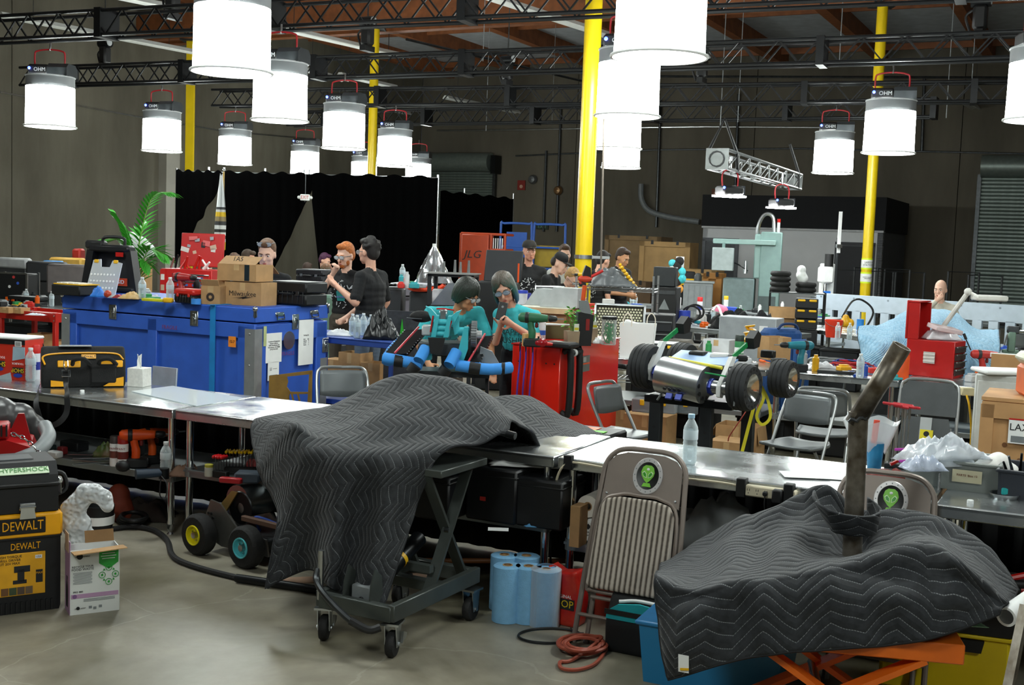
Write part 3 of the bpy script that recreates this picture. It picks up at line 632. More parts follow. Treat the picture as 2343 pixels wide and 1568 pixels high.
B().box((.0,-.28,.25),(.1,.09,.07),.006).obj('pump_block',GREY,e)
for x in (-.07,.07): B().prism([(-.36,.2),(-.25,.2),(-.27,.33),(-.32,.37),(-.35,.3)],x-.003,x+.003,'yz').obj('pump_bracket',LG,e)
B().tube(catmull([(-.2,-.37,.34),(-.19,-.39,.29),(-.1,-.43,.24),(.04,-.45,.17),(.12,-.43,.14)],5),.014,8).obj('push_handle',DKSTEEL,e);B().tube(catmull([(.04,-.45,.17),(.12,-.43,.14),(.16,-.4,.15)],4),.018,8).obj('foot_pedal',BLACK,e)
B().cyl((-.19,-.36,.2),(-.19,-.36,.42),.014,seg=10).obj('handle_post',STEEL,e)
B().box((.02,.17,.757),(.40,.42,.035),.004).obj('platform',LG,e)
# the covered robot that the blanket rests on
e=thing('covered_robot','machine hidden under the charcoal blanket on the lift cart','robot',pd(900,1000,5.78)*1.0,rad(-28));e.location.z=.775
B().box((-.08,.12,.05),(.5,.28,.09),.03).obj('chassis',DKSTEEL,e);B().cyl((0,.2,.1),(.22,.2,.1),.09,seg=18).obj('drum',DKSTEEL,e)
q=pd(1150,992,5.5);t=tag(B().tube([q+V((-.12,.03,.01)),q,q+V((.045,-.02,-.005))],.012,8).tube([q+V((.02,-.01,0)),q+V((.06,-.03,-.006))],.018,10).obj('axle_rod',BLACKM),'short dark axle poking out beside the blanket edge','rod')
# ------------------------------------------------ blue road crate
def crate_top(px,py): return pz(px,py,1.207)
BLU=mat('#355fc0',.45,0,.07,6);BLU2=mat('#3256ac',.5,0,.08,6);ZINC=mat('#a2a7a8',.4,.6,.1)
cr=thing('road_crate','big blue wooden road crate with zinc corners and butterfly latches','crate',pd(584,705,9.3)*1.0,YAW);cr.location.z=0
W_,D_,H_=2.12,.96,1.205
B().box((-W_/2,D_/2,.59),(W_-.05,D_-.05,.98),.004).obj('body',BLU,cr)
for x in (-W_+.09,-W_/2-.02,-.09): B().box((x,.012,.6),(.16 if x != -W_/2-.02 else .1,.03,.92),.004).obj('stile',BLU,cr)
B().box((-W_/2,.012,1.02),(W_,.03,.12),.004).obj('rail',BLU,cr);B().box((-W_/2,.012,.14),(W_,.03,.12),.004).obj('rail',BLU,cr)
for y in (.08,D_-.08): B().box((-.012,y,.6),(.03,.14,.92),.004).obj('stile',BLU,cr)
B().box((-.012,D_/2,1.0),(.03,D_,.14),.004).obj('rail',BLU,cr)
lid=B().box((-W_/2,D_/2,1.148),(W_+.01,D_+.01,.115),.006).obj('lid',BLU,cr)
B().box((-W_/2,D_/2,1.2075),(W_-.03,D_-.03,.004)).obj('lid_top',BLU2,lid)
for x in (-W_,0):
    b=B().box((x-(.045 if x == 0 else -.045),-.006,.55),(.095,.006,.98));b.box((x+(.003 if x == 0 else -.003),.04,.55),(.006,.095,.98));c_=b.obj('corner_angle',ZINC,cr,False)
    for z in (.25,.5,.75,1.0): B().sph((x-(.045 if x == 0 else -.045),-.009,z),(.009,.006,.009),8,6).obj('bolt',STEEL,c_)
b=B().box((.003,D_-.045,.4),(.006,.095,.7)).obj('corner_angle',ZINC,cr,False)
def latch(x,y,z,side):
    b=B().box((0,0,0),(.085,.008,.125),.012);b.box((0,-.004,0),(.05,.01,.085),.01);o=b.obj('latch',STEEL,cr);o.location=(x,y,z);o.rotation_euler=(0,0,pi/2 if side else 0)
    B().cyl((0,-.014,-.01),(0,-.008,-.01),.02,seg=12).obj('latch_turn',CHROME,o);B().bar((0,-.016,.02),(0,-.012,-.05),.012).obj('latch_arm',CHROME,o)
for x in (-1.52,-.62): latch(x,-.008,1.09,0)
latch(.008,D_*.53,1.08,1);latch(.008,D_*.97,.86,1)
for y in (.3,.76):
    h_=B().box((.008,y,1.15),(.012,.11,.035),.006).obj('lift_handle',STEEL,cr);B().tube([(.014,y-.045,1.15),(.02,y-.045,1.11),(.02,y+.045,1.11),(.014,y+.045,1.15)],.007,6).obj('bail',CHROME,h_)
def ball_corner(x,y):
    o=B().sph((0,0,0),.022,10,6).obj('ball_corner',CHROME,cr);o.location=(x,y,1.2)
    for r_ in (0,pi/2,pi): B().prism([(-.012,0),(.012,0),(.02,.06),(0,.075),(-.02,.06)],-.003,.003,'xz').obj('corner_ear',STEEL,o).rotation_euler=(pi if r_ != pi/2 else pi,0,r_)
for q in ((0,0),(-W_,0),(0,D_)): ball_corner(*q)
st=B().box((-.42,-.012,.76),(.055,.005,.9));st.box((-.42,.1,1.212),(.055,.3,.004));st.obj('tape_strip',mat('#1f7fc4',.5),cr)
# labels and stencils on the crate
B().box((-.2,-.032,.93),(.075,.003,.085)).obj('orange_note',mat('#f08a2a',.6),cr);text('12-7',.03,INK,cr,(-.2,-.035,.93),FRONT)
text('FRAGILE',.045,mat('#7a2f55',.7),cr,(-.86,-.031 ,1.0),FRONT);text('FRAGILE',.045,mat('#6a2f6a',.7),cr,(.006,.42,.82),(pi/2,0,pi/2))
SIDE=(pi/2,0,pi/2)
for y0,z0,w0,h0,tx in ((.235,.88,.2,.24,'Contents & Equipment\nReturn Address\n1004 Distribution Rd\nWarehouse, CA 92880\n(714) 555-0142'),(.235,.69,.14,.15,'J.J  ~~~'),(.66,.9,.2,.38,'Packing list\n\nitem      qty\nwheels     4\nmotor      2\nframe      1')):
    B().box((.004,y0,z0),(.004,w0,h0)).obj('paper_label',PAPER,cr);text(tx,.016 if h0 != .15 else .03,INK,cr,(.0065,y0,z0+.02),SIDE)
B().box((.0065,.235,.645),(.001,.1,.03)).obj('barcode',GREY,cr)
B().cyl((.002,.43,.93),(.008,.43,.93),.075,seg=20).obj('recessed_dish',STEEL,cr)
B().box((.006,.12,.98),(.003,.035,.16)).obj('green_tag',mat('#b9c48a',.6),cr)
# cut-out plywood sheet leaning on the crate side
e=thing('plywood_offcut','brown plywood sheet with cut-out holes leaning on the blue crate','board',pd(664,918,9.0),rad(-5));e.location=V((pd(664,918,9.33).x,9.33,.43));OC=mat('#8a6a30',.7,0,.15,12)
B().prism([(-.175,0),(.0,0),(-.01,.08),(.0,.12),(-.03,.16),(-.02,.2),(-.03,.24),(.17,.27),(.17,.3),(-.175,.24)],-.006,.006,'xz').obj('sheet',OC,e)
B().prism([(.14,0),(.175,0),(.175,.3),(.15,.27)],-.006,.006,'xz').obj('frame_strip',OC,e);B().prism([(0,.1),(.15,.11),(.15,.125),(0,.12)],-.006,.006,'xz').obj('rib',OC,e)
for x in (.04,.09): B().bar((x,0,0),(x-.03,0,.11),.02,.01).obj('rib',OC,e)
st_=thing('offcut_stand','low dark trestle hidden behind the worktable under the plywood sheet','stand',(e.location.x-.02,9.3,0));B().box((0,0,.415),(.34,.1,.03)).obj('shelf_board',BLACK,st_)
for x in (-.14,.14): B().box((x,0,.2),(.03,.08,.4)).obj('leg',BLACK,st_)
# ------------------------------------------------ reusable small things
LABW=mat('#dfe6e8',.5,0,.05)
def bottle(p,label,h=.21,r=.033,cap='#e9f0f2',band='#cfdfe6',water=.75,rz=0,group='clear water bottles'):
    e=thing('water_bottle',label,'bottle',p,rz,group);pr=[(0,.002),(r*.75,.002),(r*.95,.012*h/.2)]
    for k in range(5): z=.03*h/.2+k*.014*h/.2;pr += [(r,z),(r*.93,z+.007*h/.2)]
    pr += [(r*.97,.5*h),(r,.52*h),(r,.68*h),(r*.93,.75*h),(r*.62,.84*h),(r*.42,.89*h),(r*.4,.93*h)]
    B().lathe(pr,16).obj('body',CLEAR,e);B().lathe([(r*.44,.92*h),(r*.46,.925*h),(r*.46,.995*h),(r*.4,h),(0,h)],14).obj('cap',mat(cap,.4),e)
    B().lathe([(r*1.01,.5*h),(r*1.02,.51*h),(r*1.02,.68*h),(r*1.0,.69*h)],16).obj('paper_band',clear(band,.55,.3),e)
    if water: B().lathe([(0,.006),(r*.88,.012),(r*.88,water*h*.62),(0,water*h*.62)],14).obj('water',clear('#dfeef4',.12,.02),e)
    return e
def can(p,label,h=.19,r=.031,col='#e8e8e6',cap='#b02a22',band=None,name='spray_can',cat='can',txt=None):
    e=thing(name,label,cat,p);B().lathe([(0,0),(r*.95,0),(r,.006),(r,h*.74),(r*.9,h*.78)],16).obj('body',mat(col,.35),e)
    B().lathe([(r*.97,h*.745),(r*.97,h*.97),(r*.85,h),(0,h)],16).obj('cap',mat(cap,.45),e)
    if band: B().lathe([(r*1.01,h*.28),(r*1.012,h*.29),(r*1.012,h*.5),(r*1.01,h*.51)],16).obj('print_band',mat(band,.5),e)
    if txt: text(txt,h*.09,mat('#7a1c1c',.5),e,(0,-r*1.02,h*.6),FRONT)
    return e
def carton(p,rz,w,d,h,label,flaps=(0,0,0,0),col=None,name='cardboard_box',cat='box',txt=None,tape=True,group=None,txs=.06,lid=False):
    """open or shut carton; flaps: angle of each top flap (front, back, left, right), None = shut"""
    e=thing(name,label,cat,p,rz,group);m=col or CARD;t=.006
    b=B().box((0,0,t/2),(w,d,t));b.box((0,-d/2,h/2),(w,t,h));b.box((0,d/2,h/2),(w,t,h));b.box((-w/2,0,h/2),(t,d,h));b.box((w/2,0,h/2),(t,d,h));b.obj('body',m,e,False)
    if lid: B().box((0,0,h),(w+.004,d+.004,t)).obj('lid',m,e,False)
    else:
        for k,a in enumerate(flaps):
            if a is None: continue
            ln=min(w,d)/2;ax=w if k < 2 else d
            f=B().box((0,-ln/2,0),(ax-.01,ln,.004)).obj('flap',m,e,False)
            f.location=[(0,-d/2,h),(0,d/2,h),(-w/2,0,h),(w/2,0,h)][k];f.rotation_euler=Euler((rad(a),0,[0,pi,-pi/2,pi/2][k]),'XYZ')
    if tape: B().box((0,-d/2-.0035,h*.82),(.05,.001,h*.34)).obj('tape',mat('#c4a274',.4),e,False)
    if txt: text(txt,txs,mat('#2e2620',.7),e,(0,-d/2-.004,h*.5),FRONT)
    return e
def toolcase(p,rz,w,d,h,label,col='#17191b',trim='#2a2d30',latch='#4a4e52',split=.62,name='tool_case',handle=True,group=None,cat='case',ribs=True):
    e=thing(name,label,cat,p,rz,group);m=mat(col,.5,0,.1,12)
    B().box((0,0,h*split/2),(w,d,h*split-.004),.012).obj('tub',m,e);ld=B().box((0,0,h*(split+1)/2),(w+.006,d+.006,h*(1-split)-.004),.014).obj('lid',m,e)
    if ribs:
        for x in np.linspace(-w*.42,w*.42,7): B().box((float(x),-d/2-.003,h*.34),(w*.02,.008,h*.5),.002).obj('rib',mat(trim,.5),e)
    for x in (-w*.28,w*.28): B().box((x,-d/2-.006,h*split),(w*.1,.014,h*.22),.004).obj('latch',mat(latch,.4),e)
    if handle: B().tube([(-w*.16,-d/2,h*.5),(-w*.15,-d/2-.035,h*.5),(w*.15,-d/2-.035,h*.5),(w*.16,-d/2,h*.5)],.008,7).obj('carry_handle',mat(trim,.5),e)
    return e
def drill(p,rz,label,col='#1f7a86',accent='#1b1d1f',lie=False,s=1.0,tilt=0.0):
    """cordless drill standing on its battery, nose to local -x"""
    e=thing('cordless_drill',label,'drill',p,rz,None,s);
    if tilt: e.rotation_euler=(tilt,0,rz)
    m=mat(col,.45);k=mat(accent,.5)
    B().box((.01,0,.03),(.125,.075,.06),.01).obj('battery',k,e)
    B().tube(catmull([(.02,0,.055),(.018,0,.1),(.028,0,.15),(.035,0,.19)],4),[.026]*6+[.023]*7,10).obj('grip',m,e)
    B().lathe([(0,-.11),(.024,-.108),(.03,-.06),(.034,-.02),(.036,.05),(.033,.08),(.02,.095),(0,.097)],16,(.02,0,.2),'x').obj('motor_body',m,e)
    B().lathe([(0,0),(.012,.002),(.02,.012),(.024,.05),(.02,.06)],12,(-.155,0,.2),'x').obj('chuck',k,e);B().cyl((-.2,0,.2),(-.15,0,.2),.005,seg=6).obj('bit',STEEL,e)
    B().box((-.012,0,.15),(.022,.02,.035),.006).obj('trigger',mat('#6b1e18',.5),e);B().lathe([(.0365,.02),(.038,.022),(.038,.045),(.0365,.047)],16,(.02,0,.2),'x').obj('body_band',k,e)
    return e
def blob(name,label,cat,pts,m,vox=.012,smooth=3,rz=0,loc=None,wr=.0):
    """soft lump (cloth, bag, rag): overlapping balls grown into one skin. pts = [(x,y,z,r)...] relative to loc"""
    b=B()
    for x,y,z,r in pts: b.sph((x,y,z),r,10,7)
    o=remesh(b,name,[m],voxel=vox,smooth=smooth);o.location=loc or (0,0,0);o.rotation_euler=(0,0,rz)
    if label: tag(o,label,cat)
    return o
def crumple(name,label,cat,loc,sx,sy,sz,m,seed=1,rz=0,n=18,th=.002,sharp=1.0,drop=.75):
    """crumpled sheet or bag: a dome of folds"""
    rows=[];rnd=random.Random(seed);ox=rnd.random()*50
    for i in range(n+1):
        r=[]
        for j in range(n+1):
            u,v=j/n*2-1,i/n*2-1;q=V((u*1.9*sharp+ox,v*1.9*sharp,ox));k=abs(mnoise.noise(q))*1.0+.5*abs(mnoise.noise(q*2.3))
            edge=max(abs(u),abs(v));ht=(1-edge**2.2)*(.55+.6*k)+.04*k
            r.append((u*sx/2*(1+.12*mnoise.noise(q*1.4)),v*sy/2*(1+.12*mnoise.noise(q*1.4+V((9,9,9)))),max(0.003,ht*sz)))
        rows.append(r)
    o=B().grid(rows).obj(name,m,None,angle=60);o.location=loc;o.rotation_euler=(0,0,rz);s_=o.modifiers.new('t','SOLIDIFY');s_.thickness=th;s_.offset=1
    return tag(o,label,cat)
def ribbon(pts,w,th=.003,n=5,up=(0,1,0)):
    P=catmull(pts,n);b=B();rows=[]
    for i,p in enumerate(P):
        t=(P[min(i+1,len(P)-1)]-P[max(i-1,0)]).normalized();s_=t.cross(V(up));s_=s_.normalized() if s_.length > 1e-4 else V((1,0,0));q=s_.cross(t)
        rows.append([p-s_*w/2-q*th/2,p+s_*w/2-q*th/2,p+s_*w/2+q*th/2,p-s_*w/2+q*th/2,p-s_*w/2-q*th/2])
    return b.grid(rows)
# ------------------------------------------------ left foreground: stacked tool chest, disposer carton, red machine
e=thing('rolling_tool_chest','tall black and yellow stacked tool chest with drill picture sticker','tool chest',pz(138,1392,0),rad(32));DB=mat('#17181a',.55,0,.12,10);DY=mat('#eda614',.42,0,.05)
b=B().prism([(-.5,0),(-.006,0),(0,.02),(0,.36),(-.5,.36)],0,.34,'xz');b.obj('lower_bin',DB,e,False)
for x in np.arange(-.48,-.02,.022): B().box((float(x),-.004,.03),(.008,.01,.05)).obj('foot_rib',DB,e)
b=B().box((-.25,.165,.412),(.515,.36,.118),.012).obj('yellow_band',DY,e);B().box((-.25,.165,.36),(.505,.35,.016)).obj('lip',DB,b)
B().box((-.17,-.018,.415),(.20,.006,.075),.004).obj('name_plate',BLACK,e);text('DEWALT',.062,DY,e,(-.17,-.023,.415),FRONT,sx=.72)
text('DEWALT',.045,DY,e,(-.155,-.003,.315),FRONT,sx=.72)
B().box((-.168,-.002,.185),(.2,.004,.2),.003).obj('picture_sticker',mat('#e5a622',.5),e)
text('HIGH TORQUE\nDRILL DRIVER\nKIT 20V MAX',.016,INK,e,(-.225,-.005,.255),FRONT)
d_=B().box((-.17,-.005,.21),(.07,.002,.03),.001);d_.box((-.175,-.005,.18),(.03,.002,.06),.001);d_.box((-.18,-.005,.15),(.06,.002,.018),.001);d_.obj('drill_picture',INK,e)
for i,x in enumerate((-.245,-.21,-.175,-.14)): B().box((x,-.005,.108),(.032,.002,.035)).obj('photo_inset',mat(('#6b4a2c','#3d4a33','#57483c','#6d5a46')[i],.6),e)
B().box((-.095,-.005,.17),(.03,.002,.06)).obj('badge',INK,e);text('MAX',.014,DY,e,(-.095,-.0065,.185),FRONT);B().box((-.098,-.005,.262),(.03,.002,.016)).obj('flag_badge',PAPER,e);text('USA',.012,mat('#20347a',.5),e,(-.098,-.0065,.262),FRONT)
b=B().prism([(-.01,.475),(.345,.475),(.345,.63),(.30,.70),(.05,.70),(.0,.645),(-.01,.6)],-.5,-.012,'yz').obj('upper_case',DB,e,False)
B().box((-.255,.165,.602),(.5,.37,.02),.006).obj('lid_seam',mat('#0f1011',.5),b);B().box((-.25,.17,.70),(.3,.12,.012),.004).obj('lid_panel',mat('#3a3d40',.5),b)
def cam_latch(x,y,z,rz,w=.06):
    l=B().box((0,0,0),(w,.012,.035),.004).obj('latch',STEEL,e);l.location=(x,y,z);l.rotation_euler=(0,0,rz);B().prism([(-w/2,-.055),(w/2,-.055),(w*.4,.0),(-w*.4,0)],-.012,-.006,'xz').obj('latch_arm',CHROME,l);B().cyl((-w/2,-.008,0),(w/2,-.008,0),.006,seg=8).obj('latch_roller',CHROME,l)
cam_latch(-.15,-.02,.505,0,.07);cam_latch(0.0,.07,.6,pi/2,.07);cam_latch(-.42,-.02,.505,0,.07)
B().tube(catmull([(.0,.2,.62),(.05,.2,.6),(.06,.2,.53),(.0,.2,.5)],4),.012,7).obj('side_handle',BLACK,e)
st=B().box((-.16,.02,.668),(.22,.004,.05),.002,(rad(-52),0,0)).obj('team_sticker',mat('#d6ecc8',.5),e);text('HYPERSHOCK',.036,mat('#3c8a3a',.5),e,(-.16,.0165,.6705),(rad(38),0,0),sx=.95)
# disposer carton
e=thing('disposer_carton','open white and lilac appliance carton with green recycling print','box',pz(160,1409,0),rad(30));w_,d_,h_=.22,.125,.305;t=.004;WC=mat('#d9dcd8',.6,0,.03);LIL=mat('#b48fb0',.6,0,.05)
B().box((w_/2,0,h_/2),(w_,t,h_)).obj('front_panel',WC,e,False);B().box((0,d_/2,h_/2+.02),(t,d_,h_+.04)).obj('side_panel',LIL,e,False);B().box((w_,d_/2,h_/2),(t,d_,h_)).obj('side_panel',WC,e,False);B().box((w_/2,d_,h_/2),(w_,t,h_)).obj('rear_panel',WC,e,False);B().box((w_/2,d_/2,.003),(w_,d_,t)).obj('bottom',WC,e,False)
B().box((.12,-.045,h_+.004),(.235,.1,.004),0,(rad(-6),rad(-3),0)).obj('flap',CARD,e,False);B().box((w_*.7,d_+.01,h_+.025),(w_*.6,.004,.06),0,(rad(-20),0,0)).obj('flap',CARDIN,e,False)
B().box((-.003,d_*.55,h_+.03),(.003,d_*.7,.09)).obj('flap',mat('#c8a98f',.7),e,False)
GRN=mat('#2f9a3c',.5);F=lambda b,n,m: b.obj(n,m,e,False)
F(B().prism([(.128,.302),(.215,.302),(.215,.235),(.172,.205),(.128,.235)],-.0045,-.0025,'xz'),'green_panel',GRN)
for i in range(4): F(B().box((.17,-.0055,.292-.012*i),(.07-.012*(i % 2),.001,.003)),'print_line',WC)
ce=(.172,.178)
for i in range(4):
    a=pi/2*i;c_=(ce[0]+.03*cos(a),ce[1]+.034*sin(a));o=F(B().lathe([(.013,-.0045),(.0155,-.0055),(.0155,-.0025)],16,(c_[0],0,c_[1]),'y'),'recycle_ring',GRN);F(B().prism([(c_[0]-.004,c_[1]-.006),(c_[0]+.005,c_[1]-.005),(c_[0]+.004,c_[1]+.006),(c_[0]-.005,c_[1]+.003)],-.0045,-.0025,'xz'),'recycle_icon',GRN)
    a2=a+pi/4;q=(ce[0]+.03*cos(a2),ce[1]+.034*sin(a2));F(B().prism([(q[0]-.005,q[1]-.004),(q[0]+.006,q[1]-.003),(q[0],q[1]+.007)],-.0045,-.0025,'xz'),'recycle_arrow',GRN)
F(B().cyl((.042,-.0045,.275),(.042,-.002,.275),.014,seg=18),'logo_disc',INK);text('in sink erator',.012,INK,e,(.055,-.0052,.275),FRONT)
text('RECYCLE YOUR',.0135,INK,e,(.055,-.003,.226),FRONT);text('FOOD WASTE',.0155,INK,e,(.055,-.003,.213),FRONT)
for i in range(11): F(B().box((.055,-.003,.198-.0052*i),(.085-.01*(i % 3 == 2),.001,.0018)),'print_line',GREY)
text('PRO 880',.012,INK,e,(.035,-.003,.107),FRONT);F(B().box((.11,-.003,.087),(.212,.001,.02)),'lilac_stripe',LIL);F(B().cyl((.02,-.0045,.087),(.02,-.002,.087),.01,seg=14),'stripe_badge',mat('#7d5a86',.5))
for i in range(3): F(B().box((.13,-.003,.07-.005*i),(.14,.001,.002)),'print_line',GREY)
F(B().cyl((.035,-.0045,.03),(.035,-.002,.03),.008,seg=14),'logo_disc',INK);text('in sink erator',.009,INK,e,(.045,-.0052,.03),FRONT)
for i,x in enumerate((.09,.11,.135)): F(B().box((x,-.003,.03-.006*(i % 2)),(.014,.001,.012)),'certification_mark',GREY)
F(B().lathe([(.0,0),(.028,.005),(.033,.06),(.028,.1),(.02,.13),(.024,.15),(.0,.155)],12,(-.004,.07,.02)),'product_picture',INK).scale=(.1,1,1)
bw,n,p_=nt('m_bubble_wrap');bw=clear('#f2f6f8',.45,.1)
mm=bw.copy();bw2=mm;nn=mm.node_tree;pr=[x for x in nn.nodes if x.type == 'BSDF_PRINCIPLED'][0];tc=N(nn,'ShaderNodeTexCoord');vo=N(nn,'ShaderNodeTexVoronoi',feature='SMOOTH_F1');vo.inputs['Scale'].default_value=48;L(nn,tc,'Object',vo,'Vector');bp=N(nn,'ShaderNodeBump');bp.inputs['Strength'].default_value=1.0;bp.inputs['Distance'].default_value=.02;L(nn,vo,'Distance',bp,'Height');L(nn,bp,'Normal',pr,'Normal')
o0=pz(160,1409,0);chain=[(175,1250,5.6,.06),(205,1240,5.62,.06),(168,1205,5.6,.055),(185,1200,5.6,.055),(160,1165,5.6,.05),(180,1150,5.6,.055),(195,1128,5.6,.05),(215,1128,5.6,.05),(238,1140,5.6,.045),(246,1158,5.6,.035),(150,1185,5.6,.04),(225,1260,5.62,.04)]
b=B()
for x,y,d,r in chain: b.sph(pd(x,y,d),r,10,7)
tag(remesh(b,'bubble_wrap',[bw2],voxel=.012,smooth=5),'clear bubble wrap spilling up out of the white appliance carton','packaging')
# red machine behind the chest
e=thing('red_robot','red metal robot with grey tube and hanging chain behind the tool chest','robot',fl(20,6.35),rad(20));RM=mat('#a3161a',.35,.1,.06)
b=B().prism([(-.4,.02),(.22,.02),(.24,.3),(.12,.62),(.0,.66),(-.4,.6)],-.2,.2,'xz').obj('body',RM,e,False)
B().prism([(.0,.66),(.05,.78),(.08,.78),(.12,.62)],-.05,-.03,'xz').obj('fin',RM,e,False);B().box((-.05,-.1,.70),(.12,.16,.08),.01).obj('vent_block',RM,e)
for i in range(5): B().box((-.1+.025*i,-.19,.71),(.008,.02,.06)).obj('vent_slot',BLACK,e)
B().tube(catmull([(-.4,-.23,.5),(-.1,-.24,.52),(.12,-.2,.58),(.2,-.05,.64),(.18,.12,.68)],5),.04,12).obj('roll_tube',GREY,e)
for i in range(11):
    t=i/10;lk=B().tube([(.014*cos(a),0,.009*sin(a)) for a in np.linspace(0,2*pi,11)[:-1]],.0035,6,True).obj('chain_link',CHROME,e);lk.location=(.02+.2*t+.02,-.26-.02*t,.70-.03*t-.22*t*t);lk.rotation_euler=(i % 2*pi/2,rad(30+50*t),0)
blob('plastic_sheet','crumpled dark grey plastic cover over the back of the red robot','cover',[(-.05,.0,.0,.12),(.05,.05,-.02,.1),(-.15,.05,.02,.12),(.1,.1,-.08,.09)],mat('#3b3b3c',.35),loc=pd(15,955,6.6))
# ------------------------------------------------ on the tool bag table
bp_=pz(150,893,.76);e=thing('tool_bag','black canvas tool bag with yellow trim and shoulder strap','bag',pd(190,880,7.72),rad(22));e.location.z=.76;CV=mat('#1d1d1d',.9,0,.2,30,.3)
b=B().prism([(-.13,0),(.13,0),(.145,.06),(.14,.13),(.1,.2),(.04,.255),(-.02,.26),(-.09,.21),(-.14,.13),(-.145,.05)],-.26,.26,'yz');remesh(b,'body',[CV],e,.014,8)
for x0,x1 in ((-.16,-.02),(.1,.24)): B().box(((x0+x1)/2,-.134,.155),(x1-x0,.012,.045),.005,(rad(-14),0,0)).obj('yellow_band',DY,e)
for pts in ([(-.2,.01),(-.1,.01),(-.115,.04),(-.2,.05)],[(.12,.01),(.245,.01),(.245,.07),(.2,.06)]): B().prism(pts,-.15,-.138,'xz').obj('corner_patch',DY,e)
B().tube(catmull([(-.235,-.135,.15),(-.245,-.1,.2),(-.15,-.088,.218),(.05,-.085,.222),(.2,-.088,.216),(.245,-.11,.18)],6),.006,6).obj('piping',DY,e)
B().box((.03,-.108,.2),(.09,.004,.03),.001,(rad(-30),0,0)).obj('name_patch',DY,e);text('DEWALT',.022,INK,e,(.03,-.1125,.2),(rad(60),0,0))
B().box((.12,-.148,.085),(.16,.02,.11),.015).obj('front_pocket',CV,e);B().box((.12,-.152,.14),(.165,.02,.03),.01).obj('pocket_flap',CV,e)
for x in (-.02,.14): B().tube(catmull([(x-.05,-.135,.15),(x-.04,-.17,.185),(x+.02,-.175,.19),(x+.06,-.14,.15)],5),.014,7).obj('carry_handle',CV,e)
B().box((-.05,-.03,.262),(.2,.06,.006),0,(0,0,0)).obj('zip_panel',GREY,e)
S_=ribbon([pd(150,850,7.30),pd(151,880,7.25),pd(153,905,7.12),pd(152,945,7.08),pd(130,970,7.06),pd(100,972,7.06),pd(84,935,7.1),pd(84,905,7.2),pd(90,885,7.42)],.035).obj('shoulder_strap',BLACK,None)
S_.parent=e;S_.matrix_parent_inverse=(MX.Translation(e.location) @ Euler((0,0,rad(22))).to_matrix().to_4x4()).inverted()
h_=B().tube([pd(146,826,7.32),pd(155,826,7.32),pd(156,838,7.3),pd(151,846,7.3),pd(146,838,7.3)],.004,6,True).tube([pd(142,848,7.29),pd(160,848,7.29),pd(160,862,7.28),pd(142,862,7.28)],.004,6,True).obj('snap_hook',CHROME,None);h_.parent=e;h_.matrix_parent_inverse=S_.matrix_parent_inverse.copy()
e=thing('towel_carton','red printed carton of shop towels standing upside down on the worktable','box',pz(57,872,.76),rad(-14));RC=mat('#c8321f',.5,0,.05)
B().box((-.18,.1,.135),(.36,.2,.27),.003).obj('carton',RC,e,False);B().box((-.18,.1,.28),(.37,.21,.02),.008).obj('top_tray',WHITE,e);B().box((-.12,-.001,.255),(.24,.003,.032)).obj('black_strip',BLACK,e)
B().box((-.05,-.003,.245),(.05,.003,.035)).obj('barcode_label',PAPER,e);
for i in range(9): B().box((-.068+.0045*i,-.005,.245),(.0018,.001,.026)).obj('bar',INK,e)
B().prism([(-.095,.13),(0,.15),(0,.225),(-.09,.225)],-.003,.0,'xz').obj('pale_panel',mat('#9fb6c4',.6),e,False);B().prism([(-.36,0),(-.1,0),(-.11,.05),(-.2,.02),(-.3,.1),(-.36,.08)],-.003,0,'xz').obj('pale_panel',mat('#a9b6bd',.6),e,False)
for x,z,s_ in ((-.052,.068,.05),(-.2,.105,.055)):
    B().box((x,-.003,z),(s_*1.7,.003,s_*.75),.001).obj('name_plate',INK,e);text('SHOP',s_*.8,mat('#e8c21e',.5),e,(x,-.006,z),(pi/2,pi,0));text('TOOLBOX',s_*.38,PAPER,e,(x,-.004,z+.045),(pi/2,pi,0));o=B().lathe([(0,-.003),(1,-.002),(1,0)],18,(0,0,0),'y').obj('blue_oval',mat('#2a3f9a',.5),e);o.location=(x,-.002,z-.035);o.scale=(.035,1,.014)
can(pz(80,868,.76),'blue and white oil spray can with red cap behind the water bottle',.235,.034,'#d9dde4','#c22018','#22318c')
bottle(pz(70,873,.76),'water bottle beside the red towel carton on the tool bag table',.225,.034)
B_=ribbon([pd(84,775,8.0),pd(93,795,8.0),pd(96,815,8.0)],.05).obj('black_glove',BLACK);tag(B_,'black work glove hung behind the oil can','glove')
e=thing('tissue_box','white cube tissue box with a tissue pulled up','tissue box',pz(312,886,.76)+V((0,.06,0)),rad(-12));B().box((0,0,.0615),(.115,.115,.123),.003).obj('box',mat('#dcdcd6',.6,0,.08,60,0,None),e)
B().grid([[(-.02+.02*j/4+.012*i*.4,-.01+.02*sin(j*1.4+i),.12+.03*i+.008*sin(j*2.2)*i*.4) for j in range(7)] for i in range(4)]).obj('tissue',PAPER,e)
tag(B().lathe([(0,0),(.014,0),(.014,.013),(.012,.015),(0,.015)],14).obj('screw_top',WHITE),'white bottle cap on the front edge of the tool bag table','cap').location=pz(188,898,.76)
tag(B().lathe([(0,0),(.014,0),(.014,.013),(.012,.015),(0,.015)],14).obj('screw_top',WHITE),'white bottle cap on the parts bin table','cap').location=pz(2220,1152,.76)
q=[pz(300,896,.763),pz(395,884,.763),pz(560,912,.763),pz(450,930,.763)];b=B().add(q+[p+V((0,0,.003)) for p in q],[(0,1,2,3),(4,7,6,5),(0,4,5,1),(1,5,6,2),(2,6,7,3),(3,7,4,0)]);tag(b.obj('acrylic_sheet',clear('#e8eef0',.1,.05),smooth=False),'clear acrylic sheet lying flat on the tool bag table','sheet')
